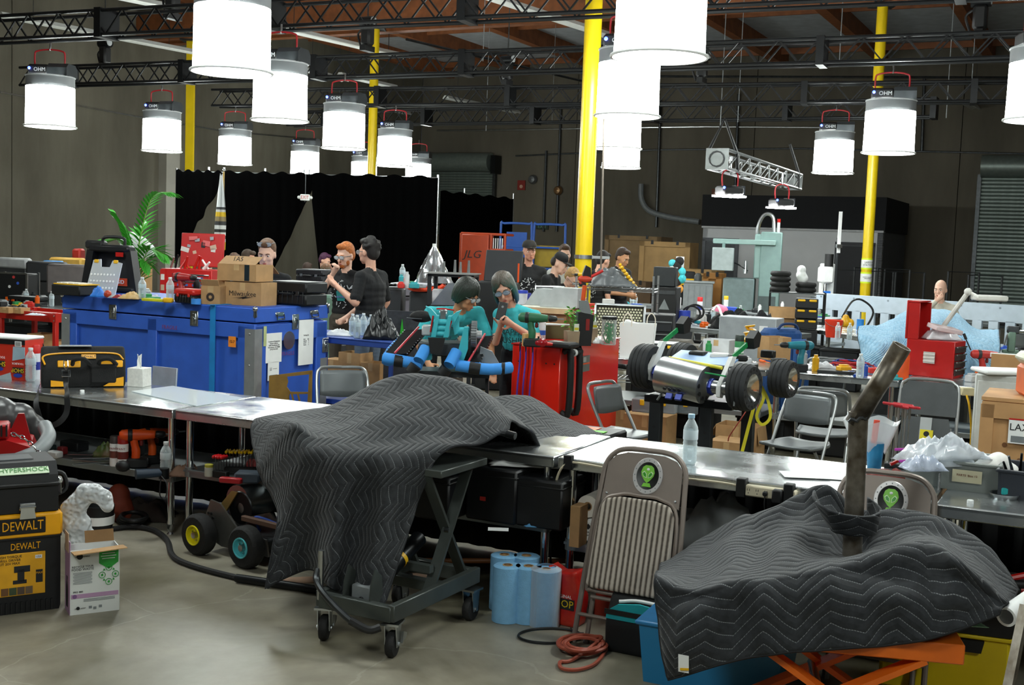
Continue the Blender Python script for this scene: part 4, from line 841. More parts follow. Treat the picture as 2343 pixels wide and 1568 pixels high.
q=fl(367,8.45);e=tag(B().box((0,0,.405),(.235,.012,.81),.002).obj('leaning_board',mat('#a7b2c0',.35,.3)),'pale grey panel standing between the worktable and the blue crate','panel');e.location=q;e.rotation_euler=(rad(-4),0,YAW)
# ------------------------------------------------ under the tool bag table
Z1=.358;Z2=.408;Z4=.338
can(pz(263,1066,Z1),'white paint can with a dark cap next to the red capped one',.185,.032,'#e6e6e2','#4a4340','#6b3a30',txt='PAINT');can(pz(281,1070,Z1),'white paint can with a red cap on the lower shelf',.195,.033,'#ecece8','#a3221e','#6b2a24',txt='PAINT')
drill(pz(318,1070,Z1),rad(200),'orange and black cordless drill on the lower shelf','#dd4f17','#18191b',s=1.0);drill(pz(345,1062,Z1)+V((.02,.02,0)),rad(215),'second orange and black drill leaning beside the clear bottle','#e35a1d','#18191b',s=.95)
bottle(pz(379,1090,Z1),'empty clear bottle at the edge of the lower shelf',.205,.033,'#e8eaea','#dfe8ea',0)
o=B().sph((0,0,0),(.045,.03,.035),12,6).obj('safety_goggles',BLACK);o.location=pz(281,1080,Z1)+V((0,0,.034));tag(o,'small black goggles in front of the paint cans','goggles')
e=thing('angle_grinder','dark angle grinder with a hanging cord loop on the lower shelf','grinder',pz(347,1097,Z1),rad(30));B().cyl((-.09,0,.035),(.06,0,.035),.03,.024,12).obj('motor_housing',mat('#22303f',.5),e);B().cyl((.07,0,.0),(.07,0,.06),.03,seg=12).obj('gear_head',BLACKM,e);B().tube(catmull([(.05,-.02,.02),(.07,-.07,-.02),(.06,-.08,-.1),(.03,-.075,-.08),(.04,-.05,.01)],4),.004,5).obj('cord',BLACK,e)
crumple('snack_bag','crumpled green and brown snack bag on the lower shelf','bag',pz(240,1044,Z1),.13,.1,.1,mat('#5a7a3c',.4,0,.2,16,0,'#8a6a50'),3)
for i,(x,y,l,a) in enumerate(((215,1050,.25,20),(200,1058,.2,-10),(225,1064,.3,35),(185,1046,.16,5))):
    o=B().box((0,0,.005+.004*i),(l,.03,.004)).obj('steel_strip',STEEL);o.location=pz(x,y,Z1);o.rotation_euler=(0,0,rad(a));tag(o,'flat steel strip lying among tools on the lower shelf','strip','flat steel strips on the lower shelf')
for i,(x,y,c_,s_,lb) in enumerate(((125,1047,'#d8d8d6',(.09,.06,.04),'small white parts box by the table leg'),(143,1040,'#7d1f22',(.05,.05,.05),'small dark red box on the dim shelf'),(108,1028,'#3c4a4a',(.1,.07,.03),'dark green tray at the back of the shelf'),(170,1030,'#15161a',(.16,.1,.06),'flat black tool roll on the dim shelf'),(300,1040,'#101113',(.16,.08,.1),'black drill case behind the orange drills'))):
    o=B().box((0,0,s_[2]/2),s_,.006).obj('small_box',mat(c_,.6));o.location=pz(x,y,Z1);o.rotation_euler=(0,0,TYAW);tag(o,lb,'box')
crumple('paper_bag','crumpled brown paper bag at the end of the lower shelf','bag',pz(428,1088,Z1),.22,.14,.08,mat('#6d5140',.8),8)
e=thing('round_pot','black round pot with white label on the floor under the table','pot',pz(226,1216,0));B().lathe([(0,0),(.075,0),(.085,.1),(.09,.16),(.082,.16)],20).obj('pot',BLACK,e);B().lathe([(.0865,.05),(.0885,.05),(.0915,.1),(.0895,.1)],20).obj('label',PAPER,e)
blob('orange_basket','dark orange rounded basket on the floor in the shade','basket',[(0,0,.09,.085),(0,0,.16,.07),(.02,.0,.05,.08)],mat('#7c3420',.7),loc=pz(272,1190,0))
tag(B().tube(catmull([pz(x,y,.016) for x,y in ((160,1205),(235,1212),(300,1206),(350,1213),(382,1236),(392,1266),(412,1284),(470,1304),(545,1323))],7),.016,8).obj('floor_hose',RUBBER),'thick black cable snaking across the concrete floor','cable')
for i in range(3): tag(B().tube(catmull([pz(300+30*cos(a)+3*i,1190+10*sin(a)-4*i,.02+.02*i) for a in np.linspace(0,2*pi,9)[:-1]],4,True),.012,6,True).obj('cable_coil',BLACK),'loop of black cable on the floor beneath the table','cable','cable loops under the table')
crumple('dark_heap','dark heap of straps on the floor under the tool bag table','straps',pz(330,1185,0),.35,.25,.14,mat('#2a211b',.9),12)
# ------------------------------------------------ long table: lower shelf, left end
def hexset(p,rz,n,col,label,h=.09,base=True,sp=.018):
    e=thing('hex_key_set',label,'hex keys',p,rz);m=mat(col,.45);me=B().box((0,0,h),(.014,.07,.02),.006).mesh('t_handle');me.materials.append(m);sh=B().cyl((0,0,.005),(0,0,h),.003,seg=6).mesh('shank');sh.materials.append(DKSTEEL)
    for i in range(n):
        k=inst(me,'t_handle',e,(i*sp,0,0),(0,0,.12*sin(i*2)));inst(sh,'shank',k)
    if base: B().box((n*sp/2,0,.02),(n*sp+.02,.04,.04),.004).obj('stand',BLACK,e)
    return e
hexset(pz(493,1092,Z2),rad(-20),4,'#c11f22','red T-handle hex keys in a black stand on the lower shelf',.12);hexset(pz(518,1084,Z2),rad(5),9,'#e3b513','row of yellow T-handle hex keys on the lower shelf',.13)
o=B().box((0,0,.016),(.13,.035,.032),.006).obj('torque_gauge',mat('#b3242a',.45));o.location=pz(528,1106,Z2);o.rotation_euler=(0,0,rad(-12));tag(o,'small red gauge box at the shelf edge','tool')
o=B().box((0,0,.03),(.14,.1,.06),.01).obj('grey_pouch',mat('#39424c',.7));o.location=pz(568,1103,Z2);tag(o,'slate grey pouch beside the yellow hex keys','pouch')
o=B().sph((0,0,.04),(.035,.035,.04),12,8).obj('pink_grip',mat('#b55452',.6));o.location=pz(576,1080,Z2);tag(o,'dull pink rubber grip behind the slate pouch','grip')
can(pz(478,1090,Z2),'little dented can beside the hex keys',.07,.025,'#b9b6a8','#a8a33a',name='small_can')
# floor robot with coloured hubs
ry=pz(455,1293,0);e=thing('wheeled_robot','low combat robot with yellow and teal wheel hubs partly under the table','robot',(-1.53,6.36,0),rad(-36));ALU=mat('#8e8d88',.35,.85,.1,12)
def rwheel(x,y,col,sy,r=.116,w=.085):
    wv=B().lathe([(.05,-w/2),(r*.86,-w/2),(r*.97,-w/2+.012),(r,-w/4),(r,w/4),(r*.97,w/2-.012),(r*.86,w/2),(.05,w/2)],26,(0,0,0),'y').obj('wheel',RUBBER,e);wv.location=(x,y,r)
    B().lathe([(0,-w/2+.02),(.045,-w/2+.02),(.05,-w/2-.006),(.056,-w/2-.006),(.058,-w/2+.01)],22,(0,0,0),'y').obj('hub',mat(col,.4),wv);B().lathe([(0,-w/2-.004),(.018,-w/2-.002),(.02,-w/2+.03)],10,(0,0,0),'y').obj('hub_nut',STEEL,wv)
    for a in range(5): B().sph((.03*cos(a*1.257),-w/2+.016,.03*sin(a*1.257)),(.006,.008,.006),6,5).obj('bolt',CHROME,wv)
rwheel(-.20,-.02,'#e5d81e',0);rwheel(.19,-.02,'#59bcc4',0);rwheel(-.2,.42,'#e5d81e',1);rwheel(.19,.42,'#59bcc4',1)
for y in (.06,.34): B().prism([(-.28,.1),(-.2,.3),(-.12,.29),(.02,.18),(.26,.15),(.28,.06),(-.1,.05)],y-.006,y+.006,'xz').obj('side_plate',ALU,e,False)
B().box((0,.2,.1),(.44,.26,.07),.01).obj('body',DKSTEEL,e);B().prism([(-.2,.24),(-.08,.36),(-.03,.36),(-.12,.24)],.1,.11,'xz').obj('arm_plate',mat('#a88a52',.4,.5),e,False)
for a in range(6): B().cyl((-.2+.025*cos(a*1.05),.05,.2+.025*sin(a*1.05)),(-.2+.025*cos(a*1.05),.056,.2+.025*sin(a*1.05)),.008,seg=8).obj('lightening_hole',BLACK,e)
B().lathe([(.03,-.006),(.09,-.006),(.095,0),(.09,.006),(.03,.006)],24,(-.02,.12,.27),'y').obj('sprocket',BLACKM,e);B().cyl((-.05,.12,.3),(-.05,.33,.3),.095,seg=22).obj('weapon_drum',STEEL,e)
B().box((.2,.1,.225),(.36,.03,.03),.004).obj('push_bar',mat('#5c4436',.7),e);B().cyl((.0,.035,.1),(.0,.055,.1),.035,seg=14).obj('bearing',STEEL,e);B().tube(catmull([(.05,.2,.14),(.1,.12,.24),(.2,.2,.2),(.3,.25,.15)],5),.008,6).obj('wire',mat('#27479a',.5),e)
# rods on the floor under the long table
for a,b,z,r,m,lb in (((541,1323),(850,1368),.024,.022,BLACKM,'black pipe lying on the floor behind the lift cart'),((640,1330),(1000,1317),.03,.018,mat('#c9a58c',.6),'pale wooden pole lying on the floor under the long table'),((905,1283),(1308,1284),.13,.014,mat('#7a4c28',.5),'brown wooden pole resting across the blue towel rolls')):
    tag(B().cyl(pz(*a,z),pz(*b,z),r,seg=12).obj('floor_pole',m),lb,'pole')
# boxes on the long table's lower shelf, right end
def shelfbox(px,py,w,d,h,m,lb,rz=TYAW,name='black_case',cat='case',z=Z2,dots=None):
    e=thing(name,lb,cat,pz(px,py,z),rz);B().box((0,d/2,h/2),(w,d,h),.01).obj('body',m,e)
    B().box((0,d/2,h*.86),(w+.006,d+.006,.01),.003).obj('seam',BLACK,e)
    if dots: B().box((-w*.15,-.002,h*.42),(.03,.004,.02)).obj('red_badge',mat('#b8322a',.5),e)
    return e
BK=mat('#161719',.45,0,.1,12)
shelfbox(1120,1195,.28,.3,.27,BK,'tall black case with a red badge on the lower shelf',dots=1);shelfbox(1230,1210,.25,.28,.24,mat('#1a1b1d',.4),'black case beside the chrome table leg',dots=None);shelfbox(985,1190,.2,.24,.22,BK,'black case half hidden by the draped blanket')
carton(pz(1005,1150,Z2+.0)+V((0,.18,.23)),TYAW,.16,.14,.13,'small brown carton with white label on the black case',lid=True,txt='LowFlow\n15-10-14',txs=.025)
crumple('white_bag','white plastic bag with red lettering on top of the black cases','bag',pz(1180,1200,Z2)+V((.04,.17,.275)),.36,.24,.06,mat('#d9dad8',.4),5)
crumple('blue_rag','light blue shop rag drooping over the lower shelf','rag',pz(1248,1213,Z2)+V((0,.09,0)),.2,.12,.06,mat('#5d9ed0',.85),21,sharp=1.5);crumple('work_glove','grey and green work glove on the lower shelf by the rag','glove',pz(1300,1190,Z2),.12,.1,.05,mat('#6f7d72',.9),22)
o=B().box((0,0,.001),(.1,.06,.002)).obj('paper_scrap',PAPER);o.location=pz(1140,1212,Z2);tag(o,'scrap of white paper on the lower shelf','paper')
# shop towels on the floor
BT=mat('#7db4dc',.85,0,.05,30,.2)
def towel(px,py,lb,wrap=False,h=.27):
    e=thing('towel_roll',lb,'towel roll',pz(px,py,0));r=.068
    B().lathe([(.025,h),(.025,.01),(r,.002),(r,h-.004),(r-.006,h),(.025,h)],24).obj('roll',BT,e);B().lathe([(.019,h-.06),(.024,h-.06),(.024,h+.002),(.019,h+.002)],16).obj('core',CARD,e)
    if wrap: B().lathe([(r+.005,.0),(r+.006,h),(r*.7,h+.015)],18).obj('plastic_wrap',clear('#dfe8f0',.15,.05),e)
towel(1157,1420,'blue towel roll standing on the floor next to the lift cart wheel');towel(1205,1422,'blue towel roll standing between two other rolls');towel(1245,1430,'blue towel roll in clear wrap beside the chrome table leg',True);towel(1150,1392,'blue towel roll standing behind the others under the brown pole');towel(1200,1394,'blue towel roll in the back row of the towel rolls')
e=thing('towel_pack','red printed plastic pack of shop towels slumped on the floor','pack',pz(1292,1425,0),rad(-30));b=B().prism([(-.09,0),(.09,0),(.1,.13),(.075,.27),(-.02,.25),(-.08,.28),(-.1,.14)],-.055,.055,'xz')
remesh(b,'pack',[mat('#b51f22',.25,0,.08,12,0,'#c83a2a')],e,.012,4);B().box((.01,-.058,.11),(.13,.004,.05)).obj('name_band',INK,e);text('SHOP',.05,mat('#e8c21e',.5),e,(.01,-.061,.11),FRONT);text('ORIGINAL',.022,PAPER,e,(.01,-.057,.145),FRONT)
tag(B().tube(catmull([pz(1258+72*cos(a),1455+17*sin(a),.008) for a in np.linspace(0,2*pi,13)[:-1]],5,True),.006,6,True).obj('cable_loop',BLACK),'thin black cable loop on the floor by the towel rolls','cable')
tag(B().tube(catmull([pz(1262,1090,.66)+V((0,-.03,0)),pd(1258,1190,5.95),pd(1262,1300,5.9),pd(1290,1400,5.9),pz(1310,1445,.01),pz(1335,1450,.01)],6),.006,6).obj('dropped_cord',BLACK),'black cord dropping past the table legs to the floor','cord')
rnd=random.Random(4);pts=[]
for k in range(6):
    for a in np.linspace(0,2*pi,13)[:-1]: pts.append(pz(1335+(46+6*sin(k*2.1))*cos(a)+3*k*cos(k),1478+(17+2*cos(k*1.7))*sin(a)-1.5*k,.012+.014*(k % 3)+.012*abs(sin(a*1.5+k))))
pts += [pz(1310,1510,.012),pz(1282,1515,.012),pz(1286,1530,.012),pz(1320,1533,.012),pz(1360,1520,.012),pz(1385,1490,.012),pz(1395,1460,.03),pz(1400,1420,.1)]
tag(B().tube(catmull(pts,4),.0085,6).obj('extension_cord',mat('#a4503c',.5)),'coiled orange extension cord on the floor by the chair feet','cord')
# under the power strip table
e=thing('paper_roll','white paper roll lying on its side on the lower shelf','paper roll',pz(1362,1246,Z4)+V((0,.1,.13)),TYAW);B().lathe([(.022,-.1),(.022,.1),(.055,.1),(.055,-.1),(.022,-.1)],22,(0,0,.055),'y').obj('roll',mat('#e2ddd2',.8),e);B().lathe([(.017,-.101),(.0225,-.101),(.0225,.1)],14,(0,0,.055),'y').obj('core',CARDIN,e)
e=thing('chemical_jug','white jug with hazard label on the lower shelf','jug',pz(1362,1250,Z4)+V((0,.08,0)),TYAW);B().box((0,0,.065),(.1,.09,.13),.015).obj('jug',PAPER,e);B().box((0,-.047,.06),(.08,.003,.09)).obj('label',mat('#e6e6e2',.5),e);text('DANGER\nflammable',.014,INK,e,(0,-.05,.05),FRONT);B().prism([(-.03,.085),(-.015,.1),(0,.085),(-.015,.07)],-.0505,-.048,'xz').obj('hazard_mark',INK,e)
o=B().box((0,0,.1),(.05,.1,.2)).obj('carton_offcut',CARD);o.location=pz(1325,1262,Z4)+V((.0,.12,.0));o.rotation_euler=(0,0,TYAW);tag(o,'brown cardboard strip standing by the table leg','cardboard')
crumple('grey_cloth','pale grey cloth heaped behind the folded chair','cloth',pz(1640,1270,Z4)+V((0,.1,0)),.5,.3,.28,mat('#8f9292',.9),31)
crumple('yellow_bag','black and yellow bag at the back of the lower shelf','bag',pz(1625,1200,Z4)+V((0,.25,0)),.3,.2,.24,mat('#2a2312',.8,0,.2,14,0,'#a07a14'),32)
o=B().box((0,0,.12),(.3,.2,.24),.01).obj('red_bin',mat('#8f2a16',.6));o.location=pz(1420,1432,0)+V((.05,.12,0));o.rotation_euler=(0,0,TYAW);tag(o,'rust red bin on the floor behind the folded chair','bin')
e=thing('sport_bag','black sport bag with a teal panel and white zip on the floor','bag',pz(1470,1512,0)+V((.03,.13,0)),TYAW);b=B().prism([(-.11,0),(.11,0),(.12,.12),(.09,.24),(.02,.27),(-.06,.25),(-.12,.14)],-.16,.22,'yz');remesh(b,'body',[mat('#121314',.8,0,.1,20)],e,.014,6)
B().prism([(-.155,.155),(.22,.155),(.22,.215),(.0,.24),(-.1,.225),(-.15,.19)],-.118,-.108,'xz').obj('teal_panel',mat('#1aa0a8',.7),e,False);B().box((.03,-.12,.188),(.38,.006,.022)).obj('black_stripe',BLACK,e);B().tube(catmull([(-.1,-.1,.235),(.0,-.09,.248),(.2,-.09,.235)],5),.008,6).obj('zip',PAPER,e)
# power strip, tape and lead on the front edge
e=thing('power_strip','cream power strip taped under the front edge of the worktable','power strip',pd(1755,1127,5.235),TYAW);CRM=mat('#d6ccb0',.5);B().box((0,0,0),(.27,.04,.05),.006).obj('case',CRM,e)
for i in range(5):
    for s_ in (-1,1): B().box((-.08+.04*i+.005*s_,-.0205,.006),(.002,.002,.01)).obj('socket_slot',INK,e)
    B().cyl((-.08+.04*i,-.0212,-.009),(-.08+.04*i,-.018,-.009),.0025,seg=6).obj('earth_hole',INK,e)
for x in (-.115,.1): B().box((x,-.002,.01),(.045,.05,.085),.004).obj('black_tape',BLACK,e)
B().box((.055,-.03,-.005),(.045,.04,.06),.006).obj('plug_adapter',BLACK,e);B().box((-.002,-.028,-.002),(.02,.02,.02),.004).obj('plug',BLACK,e);B().tube(catmull([(-.002,-.03,-.012),(.0,-.035,-.06),(.01,-.02,-.12)],4),.003,5).obj('plug_lead',BLACK,e)
tag(B().tube(catmull([pd(1700,1114,5.30),pd(1640,1103,5.34),pd(1500,1088,5.47),pd(1400,1073,5.56),pd(1310,1058,5.65),pd(1290,1066,5.66),pd(1276,1090,5.7),pd(1268,1130,5.72)],6),.006,6).obj('power_lead',CRM),'cream power lead running along the table edge to a hanging plug','lead')
o=B().cyl((0,0,0),(.004,0,-.06),.014,.01,10).obj('hanging_plug',BLACK);o.location=pd(1268,1130,5.72);tag(o,'black plug hanging by the chrome table leg','plug')
o=B().box((0,0,0),(.045,.03,.07),.003).obj('black_tape',BLACK);o.location=pd(1301,1058,5.66);o.rotation_euler=(0,0,TYAW);tag(o,'black tape patch holding the lead at the table corner','tape')
bottle(pz(1577,1062,.76),'water bottle with pale blue cap alone on the power strip table',.245,.036,'#a9cde6','#dfeaf0',.55)
# ------------------------------------------------ folded padded chairs with alien stickers
def stripes():
    m,n,p=nt('m_striped_fabric');tc=N(n,'ShaderNodeTexCoord');mp=N(n,'ShaderNodeMapping');mp.inputs['Scale'].default_value=(1,.06,.06);L(n,tc,'Object',mp,0)
    w_=N(n,'ShaderNodeTexWave',bands_direction='X');w_.inputs['Scale'].default_value=13;w_.inputs['Distortion'].default_value=.6;w_.inputs['Detail'].default_value=3;w_.inputs['Detail Scale'].default_value=6;L(n,mp,0,w_,'Vector')
    nz=N(n,'ShaderNodeTexNoise');nz.inputs['Scale'].default_value=60;L(n,tc,'Object',nz,'Vector');ad=N(n,'ShaderNodeMath',operation='MULTIPLY_ADD');ad.inputs[1].default_value=.35;L(n,nz,'Fac',ad,0);L(n,w_,'Fac',ad,2)
    r=N(n,'ShaderNodeValToRGB');el=r.color_ramp.elements;el[0].color=C('#4b453f');el[0].position=.22;el[1].color=C('#b7aea2');el[1].position=.95;x=el.new(.5);x.color=C('#85796d');L(n,ad,0,r,'Fac');L(n,r,'Color',p,'Base Color');p.inputs['Roughness'].default_value=.9;return m
STR=stripes();TAUPE=mat('#857a72',.42,.25,.05)
def alien(parent,x,z,r=.078):
    o=B().lathe([(0,0),(r*.72,-.0005),(r*.74,-.001)],28,(0,0,0),'y').obj('sticker_disc',mat('#101312',.4),parent);o.location=(x,-.0105,z);o.scale=(.92,1,1.08)
    B().lathe([(r*.74,0),(r*.76,-.003),(r*.96,-.003),(r,0)],32,(0,0,0),'y').obj('silver_ring',mat('#c6c4c4',.3,.3),o)
    for i in range(16): B().sph((r*.86*cos(i*pi/8),-.003,r*.86*sin(i*pi/8)),(.003,.001,.003),6,4).obj('ring_bolt',GREY,o)
    G=mat('#7cc940',.4,0,.1);B().prism([(0,-.03),(.014,-.02),(.031,.0),(.035,.016),(.028,.036),(.014,.045),(-.014,.045),(-.028,.036),(-.035,.016),(-.031,.0),(-.014,-.02)],-.0035,-.002,'xz').obj('alien_head',G,o,False)
    for s_ in (-1,1): B().prism([(s_*.003,-.01),(s_*.02,-.004),(s_*.029,.012),(s_*.018,.02),(s_*.005,.008)],-.0048,-.003,'xz').obj('alien_eye',mat('#d9f2c4',.4),o,False);B().prism([(s_*.006,-.007),(s_*.019,-.001),(s_*.025,.01),(s_*.017,.016),(s_*.007,.006)],-.0056,-.004,'xz').obj('alien_pupil',mat('#3a9a2a',.3),o,False)
    B().prism([(-.024,-.046),(.024,-.046),(.016,-.03),(-.016,-.03)],-.0035,-.002,'xz').obj('alien_shoulders',G,o,False);B().sph((0,-.003,.028),(.009,.0015,.006),8,5).obj('glare',WHITE,o)
def padded_chair(loc,yaw,tilt,label):
    e=thing('padded_folding_chair',label,'chair',loc,yaw);e.rotation_euler=Euler((tilt,0,yaw),'XYZ')
    arch=[(-.225,0,.0),(-.215,0,.45),(-.2,0,.74),(-.19,0,.83),(-.15,0,.885),(-.09,0,.905),(0,0,.907),(.09,0,.905),(.15,0,.885),(.19,0,.83),(.2,0,.74),(.215,0,.45),(.225,0,.0)]
    B().tube(catmull(arch,5),.0125,9).obj('main_frame',TAUPE,e)
    top=[(.185,.70),(.18,.83),(.145,.87),(.09,.888),(0,.89),(-.09,.888),(-.145,.87),(-.18,.83),(-.185,.70)]
    B().prism([(.185,.655),*top,(-.185,.655),(-.12,.69),(-.05,.705),(.05,.705),(.12,.69)],-.008,.004,'xz').obj('backrest',TAUPE,e,False)
    alien(e,.02,.79)
    for s_ in (-1,1):
        B().tube([(s_*.175,.03,.03),(s_*.165,.02,.6)],.0115,8).obj('rear_leg',TAUPE,e);B().cyl((s_*.175,.03,.0),(s_*.175,.03,.04),.016,seg=8).obj('foot_cap',GREY,e)
        B().sph((s_*.165,-.012,.69),(.006,.004,.006),8,5).obj('rivet',STEEL,e)
    for z,w_ in ((.13,.22),(.215,.17)): B().tube([(-w_,-.005,z),(w_,-.005,z)],.009,7).obj('stretcher',TAUPE,e)
    b=B().prism([(-.19,.27),(-.165,.255),(.165,.255),(.19,.27),(.175,.62),(.15,.665),(.08,.68),(-.08,.68),(-.15,.665),(-.175,.62)],-.055,-.012,'xz');remesh(b,'seat_pad',[STR],e,.007,5)
    B().tube(catmull([(-.195,-.012,.28),(-.165,-.012,.245),(0,-.012,.243),(.165,-.012,.245),(.195,-.012,.28),(.182,-.012,.62),(.1,-.012,.69),(0,-.012,.695),(-.1,-.012,.69),(-.182,-.012,.62)],5,True),.009,7,True).obj('seat_frame',TAUPE,e)
    B().grid([[(-.05+.03*i,-.02-.006*j,.245-.035*j) for i in range(3)] for j in range(3)]).obj('care_tag',PAPER,e)
    return e
padded_chair((.53,5.13,0),TYAW,-atan2(.25,.87),'folded taupe chair with striped pad and full alien sticker leaning on the table')
padded_chair((1.53,4.79,0),TYAW,-atan2(.25,.87),'folded taupe chair with alien sticker half hidden by the heaped blanket')
# ------------------------------------------------ right foreground: orange lift, pipe, tubs
e=thing('orange_lift','orange scissor lift table under the heaped charcoal blanket','lift table',pz(2212,1482,.5),rad(-10));OR=mat('#e06a1e',.4,0,.07);e.location.z=0
B().box((-.3,.27,.465),(.6,.5,.07),.004).obj('platform',OR,e)
for y in (.06,.4):
    for k,(a,b) in enumerate((((-.8,y,.06),(-.12,y,.43)),((-.12,y+.03,.06),(-.68,y+.03,.42)))): B().bar(a,b,.02,.075,(0,1,0)).obj('scissor_arm',OR,e)
    B().box((-.42,y,.04),(.84,.05,.06),.004).obj('base_rail',OR,e)
B().box((-.42,.23,.04),(.06,.34,.05),.004).obj('base_cross',OR,e);B().cyl((-.46,.03,.245),(-.46,.45,.245),.018,seg=10).obj('pivot_shaft',STEEL,e)
PIPE,n,p_=nt('m_raw_pipe');tc=N(n,'ShaderNodeTexCoord');nz=N(n,'ShaderNodeTexNoise');nz.inputs['Scale'].default_value=14;nz.inputs['Detail'].default_value=8;L(n,tc,'Object',nz,'Vector');r=N(n,'ShaderNodeValToRGB');r.color_ramp.elements[0].color=C('#564c3e');r.color_ramp.elements[1].color=C('#948e84');r.color_ramp.elements[0].position=.35;r.color_ramp.elements[1].position=.7;L(n,nz,'Fac',r,'Fac');L(n,r,'Color',p_,'Base Color');p_.inputs['Metallic'].default_value=.75;p_.inputs['Roughness'].default_value=.42
b0=pd(1953,1235,4.5);b0.z=.505;b1=pd(1964,955,4.5);b2=pd(2064,792,4.42);e=thing('bent_steel_pipe','welded bent steel pipe rising out of the heaped blanket','pipe',b0);q1,q2=b1-b0,b2-b0;r_=.037;d2=(q2-q1).normalized()
B().cyl((0,0,0),q1+V((0,0,.02)),r_,seg=26).obj('upright',PIPE,e);o=B().cyl(q1-d2*.03,q2,r_,seg=26,caps=False).obj('angled_end',PIPE,e);o.modifiers.new('t','SOLIDIFY').thickness=.006
B().tube([q1+V((r_*1.02*cos(a),r_*1.02*sin(a),.012*cos(a)+.006*sin(a*7))) for a in np.linspace(0,2*pi,23)[:-1]],.007,6,True).obj('weld_bead',DKSTEEL,e)
tb=clear('#2f8fc9',.75,.35);q=pz(1700,1560,0);e=thing('storage_tub','translucent blue storage tub under the orange lift','tub',fl(1690,4.85),rad(-24));b=B().prism([(-.27,.0),(.27,.0),(.3,.24),(-.3,.24)],-.2,.2,'xz').obj('tub',tb,e,False);B().box((0,0,.25),(.63,.43,.02),.006).obj('rim',mat('#2f86c4',.4),e);B().box((-.02,0,.1),(.3,.2,.14)).obj('contents',mat('#7fc0e0',.7),e)
def stanley(px,py,lb,w=.42,d=.25,h=.2):
    e=thing('yellow_toolbox',lb,'toolbox',pz(px,py,0),rad(-24));return e
e=thing('yellow_toolbox','big yellow and black toolbox on the floor behind the orange lift','toolbox',fl(2215,4.75),rad(-18));YB=mat('#e0c215',.4,0,.04)
B().box((0,.14,.13),(.5,.28,.26),.012).obj('tub',YB,e);B().box((0,.14,.315),(.52,.3,.11),.015).obj('lid',BLACK,e);B().box((0,.14,.262),(.525,.305,.016),.004).obj('rim',YB,e);B().box((-.02,.14,.385),(.46,.24,.05),.01).obj('lid_tray',YB,e)
for x in (-.15,.1): B().prism([(x-.05,.25),(x+.05,.25),(x+.04,.2),(x-.03,.2)],-.02,0,'xz').obj('latch',BLACK,e)
B().box((-.02,-.014,.2),(.1,.004,.035),.003).obj('name_plate',mat('#c9c9c4',.4),e);text('STANLEY',.022,INK,e,(-.02,-.018,.2),FRONT)
tag(B().lathe([(.026,0),(.035,0),(.035,.5),(.026,.5)],22).obj('white_tube',WHITE),'white plastic tube end sticking in beside the blanket','tube');o=bpy.context.scene.objects['white_tube'];p0,p1=pd(2302,1412,3.9),pd(2420,1330,4.15);o.location=p0;o.rotation_euler=(p1-p0).to_track_quat('Z','Y').to_euler()
tag(B().bar(pd(2345,1385,3.8),pd(2300,1600,3.7),.03,.012).bar(pd(2352,1385,3.8),pd(2310,1600,3.7),.01,.04).obj('angle_iron',PIPE),'brown angle iron bar leaning at the toolbox','bar')
e=thing('roll_cage','red tubular frame beside the blanket heap','frame',pd(2330,1330,4.9),0);B().tube([(-.08,0,0),(.2,0,.07)],.014,8).obj('upper_tube',RED,e);B().tube([(-.1,-.02,-.03),(.2,-.02,-.03)],.014,8).obj('lower_tube',RED,e);B().cyl((-.06,-.05,.0),(.0,-.05,.0),.018,seg=10).obj('grip',BLACK,e);B().cyl((-.02,-.05,0),(-.02,-.05,-.5),.012,seg=8).obj('post',BLACKM,e);B().cyl((-.02,-.05,-.5),(-.02,-.05,-e.location.z),.02,seg=8).obj('stand',BLACKM,e)
crumple('green_sheet','pale green plastic sheet edge under the heaped blanket','sheet',pz(2215,1455,.505)+V((.0,.16,0)),.2,.14,.025,mat('#a5d8b4',.5),41)
o=B().sph((0,0,0),(.02,.012,.035),8,6).obj('chrome_clip',CHROME);o.location=pd(2318,1236,5.55);tag(o,'chrome clip gleaming on the dark table skirt','clip')
# ------------------------------------------------ things on the parts bin table
def bin_(px,py,rz,w,d,h,lb,col='#7f8480',z=.76,lab=None,name='parts_bin',off=(0,0,0)):
    e=thing(name,lb,'bin',pz(px,py,z)+V(off),rz);m=mat(col,.5,0,.05);t=.006
    for k in range(4):
        ax=w if k < 2 else d;dd=d if k < 2 else w
        q=B().prism([(-ax/2*.94,0),(ax/2*.94,0),(ax/2,h),(-ax/2,h)],-dd/2*.97,-dd/2*.97+t,'xz').obj('wall',m,e,False);q.rotation_euler=(0,0,(0,pi,pi/2,-pi/2)[k])
    B().box((0,0,.004),(w*.94,d*.94,.008)).obj('floor_panel',m,e);b=B()
    for y in (-d/2,d/2): b.box((0,y,h),(w+.02,.016,.014),.004)
    for x in (-w/2,w/2): b.box((x,0,h),(.016,d+.02,.014),.004)
    b.obj('rim',m,e)
    if lab: B().box((-.01,-d/2-.008,h*.55),(w*.5,.003,h*.45)).obj('card_label',mat('#c9c2a2',.7),e);text('PARTS  Box 12',.014,mat('#7a4a3a',.6),e,(-.01,-d/2-.0105,h*.58),FRONT)
    return e
bin_(2135,1112,TYAW,.2,.26,.1,'grey parts bin under the zip bags',off=(.03,.12,0));bin_(2240,1128,TYAW,.25,.32,.125,'grey parts bin with a paper label and white cloth inside',lab=1,off=(.03,.16,0));bin_(2345,1145,TYAW,.16,.3,.12,'dark bin of hand tools at the table end','#2c3038',off=(.03,.14,0))
